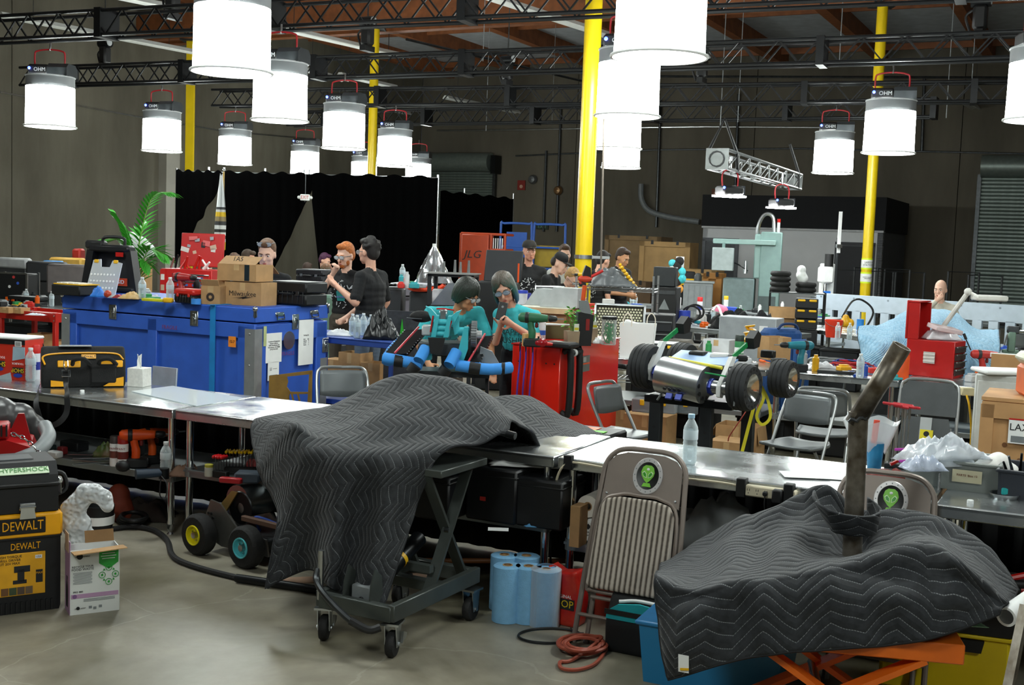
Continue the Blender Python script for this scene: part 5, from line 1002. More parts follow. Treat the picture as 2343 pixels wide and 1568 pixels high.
def zipbag(px,py,z,w,d,h,lb,seed,col='#e7eaf0'):
    o=crumple('zip_bag',lb,'bag',pz(px,py,z),w,d,h,clear(col,.2,.12),seed,rz=rad(15));B().box((0,d/2*.96,h*.35),(w*.9,.006,.012),.002).obj('zip_strip',mat('#b53aa6',.5),o)
zipbag(2135,1060,.865,.3,.22,.13,'clear zip bag with a magenta strip heaped on the grey bin',51);zipbag(2175,1045,.9,.28,.2,.1,'clear zip bag lying across the two grey bins',52);zipbag(2110,1075,.865,.18,.12,.08,'small clear zip bag at the front of the grey bin',53,'#dbe2f4')
blob('white_cloth','bundled white cloth in the labelled grey bin','cloth',[(0,0,.0,.06),(.05,.02,.02,.055),(-.06,0,-.02,.045),(.1,0,-.01,.04)],mat('#eceae6',.9),loc=pd(2262,1072,5.3))
for i,(x,y) in enumerate(((2322,1062),(2332,1056),(2340,1066),(2316,1075))): tag(B().cyl(pd(x,y+40,5.2),pd(x+(-14,6,18,-20)[i],y-18,5.15),.008,.005,8).obj('hand_tool',(STEEL,BLACKM,STEEL,BLACKM)[i]),'dark hand tool standing in the bin at the table end','tool','hand tools in the end bin')
o=B().lathe([(0,.004),(.05,.004),(.062,.02),(.065,.022),(.052,.0),(0,0)],18).obj('magnetic_tray',STEEL);o.location=pz(2298,1140,.76);tag(o,'round steel tray with a teal clip in it','tray');B().box((0,0,.03),(.03,.012,.03),.004).obj('teal_clip',mat('#1aa6a6',.5),o)
for i,(x,y) in enumerate(((2150,1116),(2161,1117))):
    o=B().lathe([(0,0),(.009,0),(.009,.065),(.006,.068),(0,.068)],12).obj('socket',CHROME);o.location=pz(x,y,.76);tag(o,'chrome socket standing beside the grey bin','socket','chrome sockets by the grey bin')
for i in range(9):
    o=B().lathe([(0,0),(.006,0),(.006,.04+.01*(i % 3)),(0,.04+.01*(i % 3))],8).obj('drill_bit',DKSTEEL);o.location=pz(2102+6*i,1096+(i % 2)*6,.76);tag(o,'dark bit standing in a row beside the grey bin','bit','row of bits by the grey bin')
e=thing('hex_key_stand','tall red T-handle hex keys standing in a row','hex keys',pz(2052,1072,.76),TYAW);me=B().box((0,0,.0),(.012,.12,.014),.005).mesh('t_handle');me.materials.append(mat('#b5222c',.4));sh=B().cyl((0,0,-.30),(0,0,-.005),.0035,seg=6).cyl((0,0,-.06),(0,0,-.005),.0065,seg=8).mesh('shank');sh.materials.append(mat('#8b8880',.35,.8))
for i in range(6):
    k=inst(me,'t_handle',e,(-.04+.016*i,.02*(i % 2),.315-.004*(i % 3)),(0,0,rad(60+8*sin(i*3))));inst(sh,'shank',k)
B().box((0,.01,.012),(.12,.06,.024),.004).obj('stand',BLACK,e)
e=thing('blue_cup','tall blue tumbler holding red and white wrappers','cup',pz(1999,1084,.76));B().lathe([(0,0),(.03,0),(.042,.15),(.038,.15),(.027,.006),(0,.006)],22).obj('cup',mat('#1f7fb0',.4,0,.12,20),e)
o=B().box((0,0,0),(.03,.01,.12),.002).obj('red_wrapper',mat('#d34a34',.4));o.location=pz(1999,1084,.76)+V((-.005,0,.2));o.rotation_euler=(0,.1,.3);tag(o,'red and white wrapper standing in the blue tumbler','wrapper')
rows=[[(.07*cos(a)*(1+.3*k),.07*sin(a)*(1+.3*k),.1+.05*k+.012*sin(a*5+k)) for a in np.linspace(0,2*pi,25)] for k in range(4)];o=B().grid(rows).obj('plastic_bag',clear('#eef2f4',.4,.15));o.location=pz(1999,1084,.76)+V((-.01,.05,0));tag(o,'thin clear plastic bag open behind the blue tumbler','bag')
crumple('tool_roll','dark red leather tool roll with pliers','tool roll',pz(2050,1100,.76)+V((0,.05,0)),.2,.12,.05,mat('#7a2a22',.6),61);o=B().bar((0,0,.05),(.06,.01,.08),.012).bar((.06,.01,.08),(.08,.02,.12),.006).bar((.06,.01,.08),(.095,.01,.115),.006).obj('pliers',RED);o.location=pz(2040,1090,.76)+V((0,.03,.0));tag(o,'red handled pliers sticking out of the tool roll','pliers')
for i,(x,y) in enumerate(((1870,1082),(1900,1092),(1840,1090))):
    o=B().box((0,0,.002+.002*i),(.21,.15,.002)).obj('paper_sheet',PAPER,smooth=False);o.location=pz(x,y,.76);o.rotation_euler=(0,0,rad(-20+9*i));tag(o,'white paper sheet on the power strip table','paper','paper sheets on the power strip table')
# plywood shipping crate with tackle box
PLY=mat('#b98d5e',.7,0,.14,5)
q=fl(2268,6.55);e=thing('plywood_crate','plywood shipping crate with LAX freight label','crate',q,TYAW);
for k,(x,y,rz) in enumerate(((.3,0,0),(.3,.5,0),(0,.25,pi/2),(.6,.25,pi/2))): B().box((0,0,.51),(.6 if k < 2 else .5,.015,1.02)).obj('panel',PLY,e,False).location=(x,y,0);e.children[-1].rotation_euler=(0,0,rz)
for z in (.06,.97): B().box((.3,-.012,z),(.62,.02,.09)).obj('batten',PLY,e,False)
for x in (.02,.58): B().box((x,-.012,.5),(.07,.02,1.0)).obj('batten',PLY,e,False)
B().box((.3,.25,1.03),(.63,.53,.02)).obj('lid',PLY,e,False)
for kx,kz in ((.12,.78),(.2,.7),(.3,.9)): B().cyl((kx,-.009,kz),(kx,-.006,kz),.014,seg=10).obj('knot',mat('#6a4526',.7),e)
B().box((.2,-.0245,.86),(.13,.003,.13)).obj('freight_label',PAPER,e);text('LAX',.055,INK,e,(.19,-.027,.885),FRONT);B().box((.2,-.0265,.82),(.1,.001,.035)).obj('barcode',GREY,e);B().box((.2,-.0265,.93),(.13,.001,.008)).obj('label_edge',RED,e)
e=thing('tackle_box','orange and cream tackle box on the plywood crate','box',q+TU*.36+TV*.25+V((0,0,1.04)),rad(-10));B().box((0,0,.09),(.4,.24,.18),.02).obj('tub',mat('#d8672f',.5),e);B().box((0,0,.215),(.43,.27,.07),.03).obj('lid',mat('#c9cbb6',.45),e);B().box((.02,-.1,.252),(.3,.1,.02),.006).obj('clear_panel',clear('#6a6f66',.6,.1),e);B().box((.06,0,.008),(.44,.3,.014),.004).obj('tray',WHITE,e)
e=thing('plywood_sheet','plywood sheet standing on edge behind the tackle box','board',fl(2330,8.75),TYAW);B().box((.05,0,.55),(.42,.018,1.1)).obj('board',PLY,e,False);B().box((.05,.03,1.09),(.44,.05,.03)).obj('edge_strip',WHITE,e)
o=B().box((0,0,.015),(.42,.3,.03),.01).obj('flat_cover',WHITE);tag(o,'white plastic lid lying in front of the plywood sheet','cover');o.location=q+TU*.2+TV*.6+V((0,0,1.0));o.location=pz(2305,855,1.0);
lidst=thing('white_cabinet','low pale cabinet carrying the white lid','cabinet',(o.location.x,o.location.y,0),TYAW);B().box((0,0,.5),(.4,.28,.99),.01).obj('body',mat('#b9bcb8',.5),lidst);B().box((0,-.142,.5),(.36,.008,.9),.004).obj('door',mat('#c6c8c4',.5),lidst)
# ------------------------------------------------ second row: benches behind the aisle
worktable(V((.68,11.14,0)),TYAW,1.75,.76,'steel worktable with the paper bag and yellow case',.36)
worktable(V((2.27,10.35,0)),TYAW,1.1,.76,'steel worktable with the teal drill and open carton',.36)
worktable(V((3.28,9.85,0)),TYAW,2.0,.76,'steel worktable carrying the red tool chest',.36)
# drum robot on its black stand
d0=7.75;o0=pd(1590,870,d0);e=thing('drum_robot','combat robot with a steel drum, four slick wheels and white arms','robot',o0,rad(-36));s=d0/FPX;HUBB=mat('#2a3a8c',.35,.4);RB=mat('#26282a',.7,0,.15,20,.2)
def tire(x,y,z,r,w,rim=True,parent=e,out=1):
    t=B().lathe([(r*.62,-w/2),(r*.93,-w/2),(r,-w/2+.02),(r,w/2-.02),(r*.93,w/2),(r*.62,w/2),(r*.62,-w/2)],30,(0,0,0),'x').obj('wheel',RB,parent);t.location=(x,y,z)
    B().lathe([(0,out*w*.15),(r*.3,out*w*.2),(r*.58,out*w*.46),(r*.63,out*w*.5),(r*.63,-out*w*.4)],24,(0,0,0),'x').obj('rim',CHROME,t)
    me=B().cyl((out*w*.5,0,0),(out*(w*.5+.002),0,0),r*.055,seg=8).mesh('tread_hole');me.materials.append(BLACK)
    for i in range(16): inst(me,'tread_hole',t,(0,r*.8*cos(i*pi/8),r*.8*sin(i*pi/8)))
    for k in (-.25,0,.25): B().tube([(k*w,(r+.0005)*cos(a),(r+.0005)*sin(a)) for a in np.linspace(0,2*pi,31)[:-1]],.0035,4,True).obj('tread_groove',BLACK,t)
    return t
tire(-.36,-.02,.06,.15,.13,out=-1);tire(.36,-.02,-.01,.15,.13);tire(-.36,.5,.05,.145,.13,out=-1);tire(.47,.35,.03,.125,.13)
B().cyl((-.22,-.05,.02),(.1,-.05,-.02),.125,seg=40).obj('weapon_drum',mat('#b4b7b8',.3,.9,.1,10),e)
for i in range(10): B().cyl((.1,-.05+.09*cos(i*.628),-.02+.09*sin(i*.628)),(.104,-.05+.09*cos(i*.628),-.02+.09*sin(i*.628)),.015,seg=10).obj('drum_hole',BLACK,e)
for i in range(4): B().cyl((-.13+.036*i,-.17,-.055),(-.13+.036*i,-.174,-.058),.013,seg=10).obj('tooth_bolt',DKSTEEL,e)
for x in (-.1,-.03): B().box((x,-.16,-.105),(.05,.02,.045),.004,(rad(-30),0,0)).obj('drum_tooth',mat('#27347a',.4,.4),e)
for x0,x1,z in ((-.34,-.25,.025),(.13,.3,-.025)):
    B().cyl((x0,-.05,z),(x1,-.05,z),.045,seg=16).obj('axle_hub',STEEL,e)
    for x in (x0+.02,x1-.01): B().cyl((x-.012,-.05,z),(x+.012,-.05,z),.055,seg=8).obj('hub_ring',HUBB,e)
for x,zz in ((-.3,.03),(.22,-.03)):
    B().prism([(-.1,zz-.05),(-.06,zz-.06),(-.03,zz-.01),(.12,zz+.2),(.06,zz+.2),(-.1,zz+.02)],x-.015,x+.015,'yz').obj('white_arm',WHITE,e,False)
    B().bar((x,.1,zz+.2),(x+.06,.28,zz+.32),.012,.03).obj('green_strap',mat('#1f8a4c',.5),e);B().prism([(.22,zz+.25),(.3,zz+.26),(.32,zz+.34),(.27,zz+.37),(.2,zz+.32)],x+.03,x+.09,'yz').obj('black_paddle',BLACK,e,False)
B().box((0,.22,.06),(.5,.44,.1),.01).obj('chassis',DKSTEEL,e);B().box((-.02,.14,.125),(.46,.26,.012),0,(rad(16),0,0)).obj('blue_plate',mat('#8fb2e0',.4),e)
B().tube([(-.2,.0,.13),(.2,-.02,.1)],.012,8).obj('yellow_tube',mat('#d8d02a',.5),e);B().tube([(.13,-.12,.07),(.28,-.12,.06)],.006,6).obj('green_rod',mat('#1f8a4c',.5),e)
for i,x in enumerate((-.1,.05,.18)): B().box((x,.25,.15),(.12,.12,.04),.01,(0,0,.3*i)).obj('battery_pack',(BLACK,mat('#d8d8d6',.5),BLACK)[i],e)
B().tube(catmull([(.3,-.02,.05),(.36,-.1,.03),(.36,-.14,-.06),(.355,-.14,-.12)],5),.006,6).obj('grey_hose',GREY,e);B().tube(catmull([(-.2,-.05,-.08),(-.21,-.08,-.12),(-.23,-.08,-.15)],3),.008,6).obj('grey_hose',GREY,e)
B().box((.33,.4,.18),(.09,.06,.05),.006).obj('control_box',BLACK,e)
st=thing('robot_stand','black perforated steel post stand under the drum robot','stand',(o0.x+.05,o0.y+.16,0),rad(-30));zt=o0.z-.12
for x,y in ((-.23,-.16),(.13,-.16),(.02,.1),(.3,.18)):
    g=B().box((x,y,zt/2),(.085,.05,zt),.004).obj('post',mat('#2c2f31',.5,.4,.15),st)
    for z in np.arange(.12,zt-.06,.16): B().cyl((x,y-.026,float(z)),(x,y-.024,float(z)),.011,seg=8).obj('punched_hole',BLACK,g)
B().box((0,0,zt-.03),(.62,.38,.05),.004).obj('top_frame',BLACKM,st)
for y in (-.16,.14): B().box((.03,y,.03),(.62,.06,.05),.004).obj('base_bar',BLACKM,st)
B_=ribbon([o0+V((.43,.05,.0)),o0+V((.4,.0,-.15)),o0+V((.37,.0,-.3)),o0+V((.33,0,-.5))],.022).obj('yellow_strap',mat('#d6cc2a',.6));tag(B_,'yellow webbing strap hanging straight down from the drum robot','strap')
B_=ribbon([o0+V((.44,.05,-.02)),o0+V((.46,0,-.1)),o0+V((.42,0,-.22)),o0+V((.46,0,-.28)),o0+V((.51,0,-.23)),o0+V((.49,0,-.12)),o0+V((.45,.04,-.03))],.02).obj('yellow_strap',mat('#d6cc2a',.6));tag(B_,'looped yellow webbing strap beside the straight one','strap')
tag(B().tube(catmull([o0+V((.4,.1,-.15)),o0+V((.33,.05,-.25)),o0+V((.25,.0,-.36)),o0+V((.24,0,-.4))],5),.004,5).obj('red_wire',mat('#b5341f',.5)),'thin red wire hanging below the drum robot','wire')
# ------------------------------------------------ red tool cabinet and what is on it
cc=pd(1283,797,9.2);ZC=cc.z;e=thing('red_tool_cabinet','tall glossy red rolling tool cabinet with black side handle','cabinet',(cc.x,cc.y,0),rad(64));RD=mat('#d8281a',.22,0,.04,3,0,None,.3)   # local x runs along the long side, local +y to the left
B().box((.64,.21,.08+(ZC-.08)/2),(1.28,.42,ZC-.08),.006).obj('body',RD,e);B().box((.64,.21,ZC+.006),(1.3,.44,.012),.004).obj('top_mat',mat('#b01b16',.3),e)
for y,x0 in ((-.03,.06),(-.03,.24)): B().tube(catmull([(x0,0,ZC-.03),(x0,y-.03,ZC-.04),(x0,y-.03,ZC-.5),(x0,0,ZC-.52)],4),.028,10).obj('side_handle',BLACK,e)
B().tube([(.05,-.06,ZC-.04),(.26,-.06,ZC-.04)],.026,10).obj('handle_bar',BLACK,e);B().cyl((.1,-.06,ZC-.04),(.14,-.06,ZC-.04),.03,seg=12).obj('tape_wrap',WHITE,e)
B().box((.52,-.003,ZC-.16),(.16,.004,.13)).obj('spec_plate',mat('#6a6a64',.4),e);B().box((.52,-.0055,ZC-.16),(.15,.001,.012)).obj('plate_line',ORANGE,e);B().box((.49,-.0055,ZC-.125),(.06,.001,.04)).obj('plate_print',mat('#a9aaa6',.5),e)
for y in (.05,.12,.36): B().cyl((-.002,y,ZC-.13),(.001,y,ZC-.13),.007,seg=8).obj('screw_hole',BLACK,e)
for y in (.1,.32):
    for x in (.1,1.18): B().cyl((x-.02,y,.04),(x+.02,y,.04),.04,seg=14).obj('caster',RUBBER,e)
for i,y in enumerate((.22,.28,.33)):
    hk=tag(B().tube(catmull([cc+V((-.002,0,0))+V((-sin(rad(64))*y-.03*0,cos(rad(64))*y,0))+V(v)-V((.02,.03,0)) for v in ((.0,.0,.0),(.005,0,-.1),(-.008,0,-.3),(-.01,0,-.5),(.0,0,-.62))],5),.007,6).obj('bungee_cord',mat('#5a3ca8',.6)),'purple bungee cord hanging on the red cabinet','bungee cord','bungee cords on the red cabinet')
    B().tube(catmull([cc+V((-sin(rad(64))*y,cos(rad(64))*y,0))+V(v)-V((.02,.03,0)) for v in ((.02,.02,.02),(.0,-.005,.02),(0,0,-.05))],4),.006,6).obj('hook',BLACK,hk)
def cab(px,py,dz=0): return pz(px,py,ZC+.012+dz)
drill(cab(1222,794),rad(170),'green and black cordless drill with a long silver bit on the red cabinet','#2f6b4a','#1f2422',s=1.12);bpy.context.scene.objects[-1] if False else None
tag(B().cyl(pd(1248,742,9.27),pd(1303,744,9.4),.009,.007,8).obj('long_bit',WHITE),'long white tipped bit in the green drill','bit')
o=B().box((0,0,.05),(.07,.05,.1),.003).obj('wood_block',mat('#c79a5e',.6,0,.12,18));o.location=cab(1206,793);o.rotation_euler=(0,0,.4);tag(o,'small wooden block on the red cabinet corner','block')
can(cab(1240,782)+V((0,.1,0)),'pale aerosol bottle with blue band behind the green drill',.17,.03,'#c9d0d4','#dfe3e4','#2a5fc0',name='aerosol_bottle')
e=thing('red_clamp','glossy dark red rounded clamp on the red cabinet','clamp',cab(1237,795),.3);B().sph((0,0,.035),(.055,.04,.035),14,9).obj('body',mat('#9a1620',.2),e);B().cyl((.03,0,.03),(.09,-.02,.025),.018,.012,10).obj('jaw',RED,e);B().cyl((-.02,0,.06),(-.02,0,.085),.008,seg=8).obj('knob',BLACK,e)
e=thing('black_tray','shallow black tray of shiny parts on the red cabinet','tray',cab(1285,797)+V((0,.08,0)),rad(60));B().box((0,0,.02),(.17,.24,.04),.012).obj('tray',BLACK,e);B().box((0,0,.042),(.12,.19,.006)).obj('shiny_liner',STEEL,e)
o=B().box((0,0,.06),(.2,.05,.12),.004).obj('olive_tin',mat('#5b5a38',.5));o.location=cab(1275,780)+V((0,.2,0));tag(o,'olive metal tin behind the tray','tin')
def herb(p,lb,seed):
    e=thing('potted_herb',lb,'plant',p,.3);B().prism([(-.045,0),(.045,0),(.052,.12),(-.052,.12)],-.045,.045,'xz').obj('carton_pot',mat('#a08a70',.8),e,False);rnd=random.Random(seed);LF=mat('#4fae2a',.5,0,.25,8)
    for k in range(6): B().cyl((rnd.uniform(-.02,.02),rnd.uniform(-.02,.02),.11),(rnd.uniform(-.04,.04),rnd.uniform(-.04,.04),.24),.003,seg=5).obj('stem',mat('#5a8a34',.6),e)
    lm=B().add([(0,0,0),(.018,.012,.004),(.038,0,.0),(.018,-.012,.004)],[(0,1,2,3)]).mesh('leaf');lm.materials.append(LF)
    for k in range(46): inst(lm,'leaf',e,(rnd.uniform(-.05,.05),rnd.uniform(-.05,.05),rnd.uniform(.13,.3)),(rnd.uniform(-.7,.7),rnd.uniform(-.7,.7),rnd.uniform(0,6.28)),(1.1,1.1,1))
    B().box((.02,-.05,.15),(.04,.003,.06)).obj('plant_tag',mat('#dfe4d0',.5),e);B().box((.02,-.052,.14),(.034,.001,.02)).obj('tag_print',mat('#d8c62a',.5),e)
herb(cab(1307,792),'leafy green herb in a kraft carton on the red cabinet',3);herb(cab(1352,788)+V((0,.15,0)),'second leafy herb half hidden by the black loppers bucket',5)
e=thing('tool_bucket','tall black holster with orange handled loppers standing in it','holster',cab(1333,792)+V((0,.05,0)),.2);B().prism([(-.06,0),(.06,0),(.075,.25),(-.055,.27)],-.045,.045,'xz').obj('holster',mat('#17181a',.5),e,False);B().prism([(-.03,.27),(.06,.25),(.03,.36),(-.04,.36)],-.02,.02,'xz').obj('buckle',GREY,e,False);B().box((.025,-.047,.17),(.03,.004,.09)).obj('red_logo',mat('#8a1c18',.5),e)
o=thing('loppers','orange and black loppers standing upright in the holster','loppers',cab(1333,792)+V((0,.05,.2)),.2);B().tube([(-.02,0,0),(-.01,0,.16)],.01,8).obj('grey_shank',GREY,o);B().tube([(-.01,0,.16),(.0,0,.28)],.018,10).obj('orange_grip',ORANGE,o);B().tube([(.03,.01,0),(.03,.01,.26)],.008,8).obj('grey_shank',STEEL,o);B().sph((.0,0,.33),(.06,.03,.03),10,7).obj('red_head',mat('#d84a34',.4),o);B().prism([(-.03,.3),(.05,.3),(.04,.42),(.0,.44),(-.02,.38)],-.015,.015,'xz').obj('black_head',BLACK,o,False)
e=thing('cord_jar','clear lidded jar full of coiled green cord','jar',cab(1393,790)+V((0,.05,0)));B().lathe([(0,0),(.058,0),(.06,.005),(.06,.21),(.058,.21)],20).obj('jar',clear('#e6ecee',.12,.05),e);B().lathe([(.062,.205),(.062,.225),(.058,.23),(0,.23)],20).obj('lid',BLACK,e);rnd=random.Random(2)
B().tube(catmull([(rnd.uniform(-.045,.045),rnd.uniform(-.045,.045),rnd.uniform(.01,.18)) for _ in range(26)],5),.006,6).obj('green_cord',mat('#1f9a4a',.5),e)
crumple('white_wrapper','crumpled white wrapper on the red cabinet','wrapper',cab(1369,788)+V((0,.05,0)),.08,.08,.06,WHITE,71)
e=thing('perforated_case','silver flight case lid with dark perforated foam standing open','case lid',pd(1413,790,11.5),rad(-8));W2,H2=.48,.46;B().box((0,0,H2/2),(W2,.012,H2)).obj('foam',mat('#3a372c',.8),e);b=B();
for x in (-W2/2,W2/2): b.box((x,0,H2/2),(.02,.07,H2+.02),.003)
for z in (0,H2): b.box((0,0,z),(W2+.02,.07,.02),.003)
b.obj('aluminium_edge',STEEL,e);dm=B().lathe([(0,-.012),(.009,-.010),(.011,-.006)],8,(0,0,0),'y').mesh('foam_bump');dm.materials.append(mat('#c9c5a8',.6))
for i in range(15):
    for j in range(16): inst(dm,'foam_bump',e,(-W2/2+.026+.029*i+(.0145 if j % 2 else 0),0,.02+.0268*j))
e.rotation_euler=(rad(-10),0,rad(-8));e.location=V((1.04,11.5,.77))
# ------------------------------------------------ people
SKINS={'fair': mat('#d9a58c',.55,0,.06,20),'tan': mat('#c08b66',.55,0,.06,20),'pale': mat('#e0b39c',.55,0,.05,20),'ruddy': mat('#cf937a',.55,0,.06,20)}
EYEW=mat('#e6e2dc',.3);LIP=mat('#b0645a',.5);GOG=clear('#cfe0ea',.3,.05)
def person(loc,rz,label,H=1.0,J=None,head=(0,0,0),skin='fair',shirt='#17181a',trousers='#24262a',hair='#2a1d14',hstyle='short',sleeve=.45,cap=None,glasses=None,beard=None,fem=False,vox=.011,hands=((0,0),(0,0)),shoes='#1c1c1e',seated=False,emblem=None,group=None,build=1.0):
    """J overrides joints (local metres, facing -y, s = -1 right hand / +1 left hand)."""
    e=thing('person',label,'person',loc,rz,group,H)
    j=dict(pel=(0,0,.95),chest=(0,.01,1.28),neck=(0,.0,1.46),head=(0,-.02,1.615))
    for s,n in ((-1,'r'),(1,'l')):
        j.update({n+'sh': (s*(.15 if fem else .172),.01,1.375),n+'el': (s*.23,.03,1.12),n+'wr': (s*.24,-.05,.88),n+'hip': (s*.09,0,.92),n+'kn': (s*.1,-.02,.5),n+'an': (s*.11,.02,.09)})
    if seated: j.update({'rhip': (-.09,0,.48),'lhip': (.09,0,.48),'rkn': (-.12,-.42,.5),'lkn': (.12,-.42,.5),'ran': (-.12,-.4,.09),'lan': (.12,-.4,.09),'pel': (0,0,.5),'chest': (0,-.03,.84),'neck': (0,-.05,1.02),'head': (0,-.08,1.175),'rsh': (-.172,-.04,.94),'lsh': (.172,-.04,.94),'rel': (-.24,-.1,.7),'lel': (.24,-.1,.7),'rwr': (-.15,-.32,.72),'lwr': (.15,-.32,.72)})
    if J: j.update(J)
    j={k: V(v) for k,v in j.items()}
    prim=[];b=B()                                  # prim: (a, b, ra, rb, material)
    def cap_(a,c,ra,rb,m,n=None):
        a,c=V(a),V(c);prim.append((a,c,ra,rb,m));n=n or max(3,int((c-a).length/(min(ra,rb)*.7))+1)
        for i in range(n+1): t=i/n;b.sph(a.lerp(c,t),ra+(rb-ra)*t,10,7)
    def ell(c,r,m,rot=None):
        prim.append((V(c),V(c),max(r)*.8,max(r)*.8,m));b.sph(c,r,14,10,rot)
    SK,SH,TR,SO=0,1,2,3;w=build
    pel,ch,nk,hd=j['pel'],j['chest'],j['neck'],j['head']
    ax=(ch-pel).normalized();tilt=Euler((-atan2(ax.y,ax.z),0,0))
    for t,rx,ry in ((0,.155,.11),(.2,.15,.108),(.4,.145*(.92 if fem else 1),.108),(.6,.15*(.92 if fem else 1.02),.11),(.8,.162*(.92 if fem else 1.03),.112),(1.0,.168*(.9 if fem else 1),.112)):
        p=pel.lerp(ch,t);ell(p,(rx*w,ry*w*(1.08 if t < .7 else 1),.1),SH if t > .05 else TR,tilt)
    ell(pel-ax*.06,(.155*w,.115*w,.1),TR)
    cap_(ch,nk-V((0,0,.05)),.11*w,.062,SH)
    for n in 'rl':
        cap_(j[n+'sh'],nk-(nk-ch)*.12,.056*w,.048,SH);cap_(j[n+'sh'],ch,.06*w,.1*w,SH);el,wr=j[n+'el'],j[n+'wr'];sh=j[n+'sh'];md=sh.lerp(el,min(1,sleeve*1.6) if sleeve < .9 else 1)
        ua=.05*(.85 if fem else 1)*w
        if sleeve < .9:
            cap_(sh,md,ua*1.13,ua*1.08,SH);cap_(md,el,ua*.86,ua*.78,SK);cap_(el,wr,ua*.78,.027,SK)
        else: cap_(sh,el,ua*1.13,ua,SH);cap_(el,wr,ua*.95,.034,SH)
        # hand: palm, four fingers, thumb
        curl,ang=hands[0 if n == 'r' else 1];f=(wr-el).normalized();side=1 if n == 'l' else -1
        up=V((0,-1,.2)) if abs(f.y) < .8 else V((0,0,1));ac=f.cross(up).normalized();up=ac.cross(f).normalized()
        if ang: q=MX.Rotation(rad(ang),3,f);ac,up=q @ ac,q @ up
        pc=wr+f*.05;cap_(wr,wr+f*.085,.026,.034,SK)
        for i in range(4):
            k=wr+f*.085+ac*((i-1.5)*.019);l=(.04,.046,.043,.034)[i];f1=(f*cos(rad(curl*.5))+up*sin(rad(curl*.5))).normalized();f2=(f*cos(rad(curl))+up*sin(rad(curl))).normalized();f3=(f*cos(rad(curl*1.6))+up*sin(rad(curl*1.6))).normalized()
            cap_(k,k+f1*l,.0105,.0095,SK);cap_(k+f1*l,k+f1*l+f2*l*.7,.0095,.009,SK);cap_(k+f1*l+f2*l*.7,k+f1*l+f2*l*.7+f3*l*.5,.009,.008,SK)
        th=wr+f*.03+ac*(-side*.0-.03)+up*.01;cap_(th,th+(f*.6-ac*.55+up*.35).normalized()*.045,.0125,.011,SK);q=th+(f*.6-ac*.55+up*.35).normalized()*.045;cap_(q,q+(f*.8+up*.4).normalized()*.032,.011,.009,SK)
        hp,kn,an=j[n+'hip'],j[n+'kn'],j[n+'an'];cap_(hp,kn,.088*w,.06,TR);cap_(kn,an,.06,.043,TR)
        fd=V((0,-1,0));cap_(an-V((0,-.03,.045)),an+fd*.15-V((0,0,.05)),.042,.036,SO)
    # head in its own frame
    HM=MX.Translation(hd) @ Euler((rad(head[1]),rad(head[2]),rad(head[0])),'YXZ' if False else 'XYZ').to_matrix().to_4x4();HR=HM.to_3x3().to_euler()
    def hp_(x,y,z): return HM @ V((x,y,z))
    cap_(nk-V((0,0,.03)),hp_(0,.025,-.06),.056*(.85 if fem else 1),.052*(.88 if fem else 1),SK)
    def he(c,r): prim.append((hp_(*c),hp_(*c),max(r)*.8,max(r)*.8,SK));b.sph(hp_(*c),r,16,12,HR)
    he((0,.012,.035),(.074,.094,.1));he((0,-.022,-.035),(.06,.068,.07));he((0,-.068,-.082),(.026,.024,.024));he((0,-.074,.035),(.052,.022,.018));he((0,-.02,.0),(.069,.075,.07))
    for s in (-1,1): he((s*.036,-.062,-.018),(.027,.026,.026));he((s*.077,.012,-.004),(.009,.02,.031));he((s*.03,-.05,-.06),(.03,.03,.028))
    for t in range(4): he((0,-.09-.008*t,.018-.014*t),(.009+.002*t,.012,.012))
    he((0,-.088,-.053),(.021,.011,.008));he((0,-.086,-.064),(.018,.010,.007))
    A=np.array([tuple(p[0]) for p in prim]);Bq=np.array([tuple(p[1]) for p in prim]);ra=np.array([p[2] for p in prim]);rb=np.array([p[3] for p in prim]);mi=np.array([p[4] for p in prim])
    def pick(c):
        out=np.zeros(len(c),dtype=np.int32);best=np.full(len(c),1e9);d=Bq-A;L2=(d*d).sum(1)+1e-9
        for i in range(len(A)):
            t=np.clip(((c-A[i])@d[i])/L2[i],0,1);dist=np.linalg.norm(c-A[i]-t[:,None]*d[i],axis=1)-(ra[i]+(rb[i]-ra[i])*t);m=dist < best;best[m]=dist[m];out[m]=mi[i]
        nkz=HM.inverted() @ V((0,0,0));return out
    remesh(b,'body',[SKINS[skin],mat(shirt,.85,0,.08,14,.15),mat(trousers,.85,0,.1,14,.15),mat(shoes,.6)],e,vox,3,pick,.45)
    def child(bb,n,m,par=e,**k): o=bb.obj(n,m,par,**k);o.matrix_local=HM;return o
    for s in (-1,1):
        ey=child(B().sph((s*.031,-.079,.012),(.0135,.010,.0085),10,7),'eye',EYEW);B().sph((s*.031,-.0875,.012),(.006,.004,.006),8,6).obj('iris',mat('#2a1c14',.2),ey)
        child(B().tube([(s*.014,-.097,.03),(s*.032,-.099,.037),(s*.05,-.088,.033)],[.004,.0045,.003],6),'eyebrow',mat(hair,.8))
    child(B().sph((0,-.099,-.0535),(.021,.005,.0045),10,6).sph((0,-.0975,-.0625),(.017,.005,.005),10,6),'lips',LIP)
    # hair
    hm=mat(hair,.55,0,.3,60,.6);hb=B()
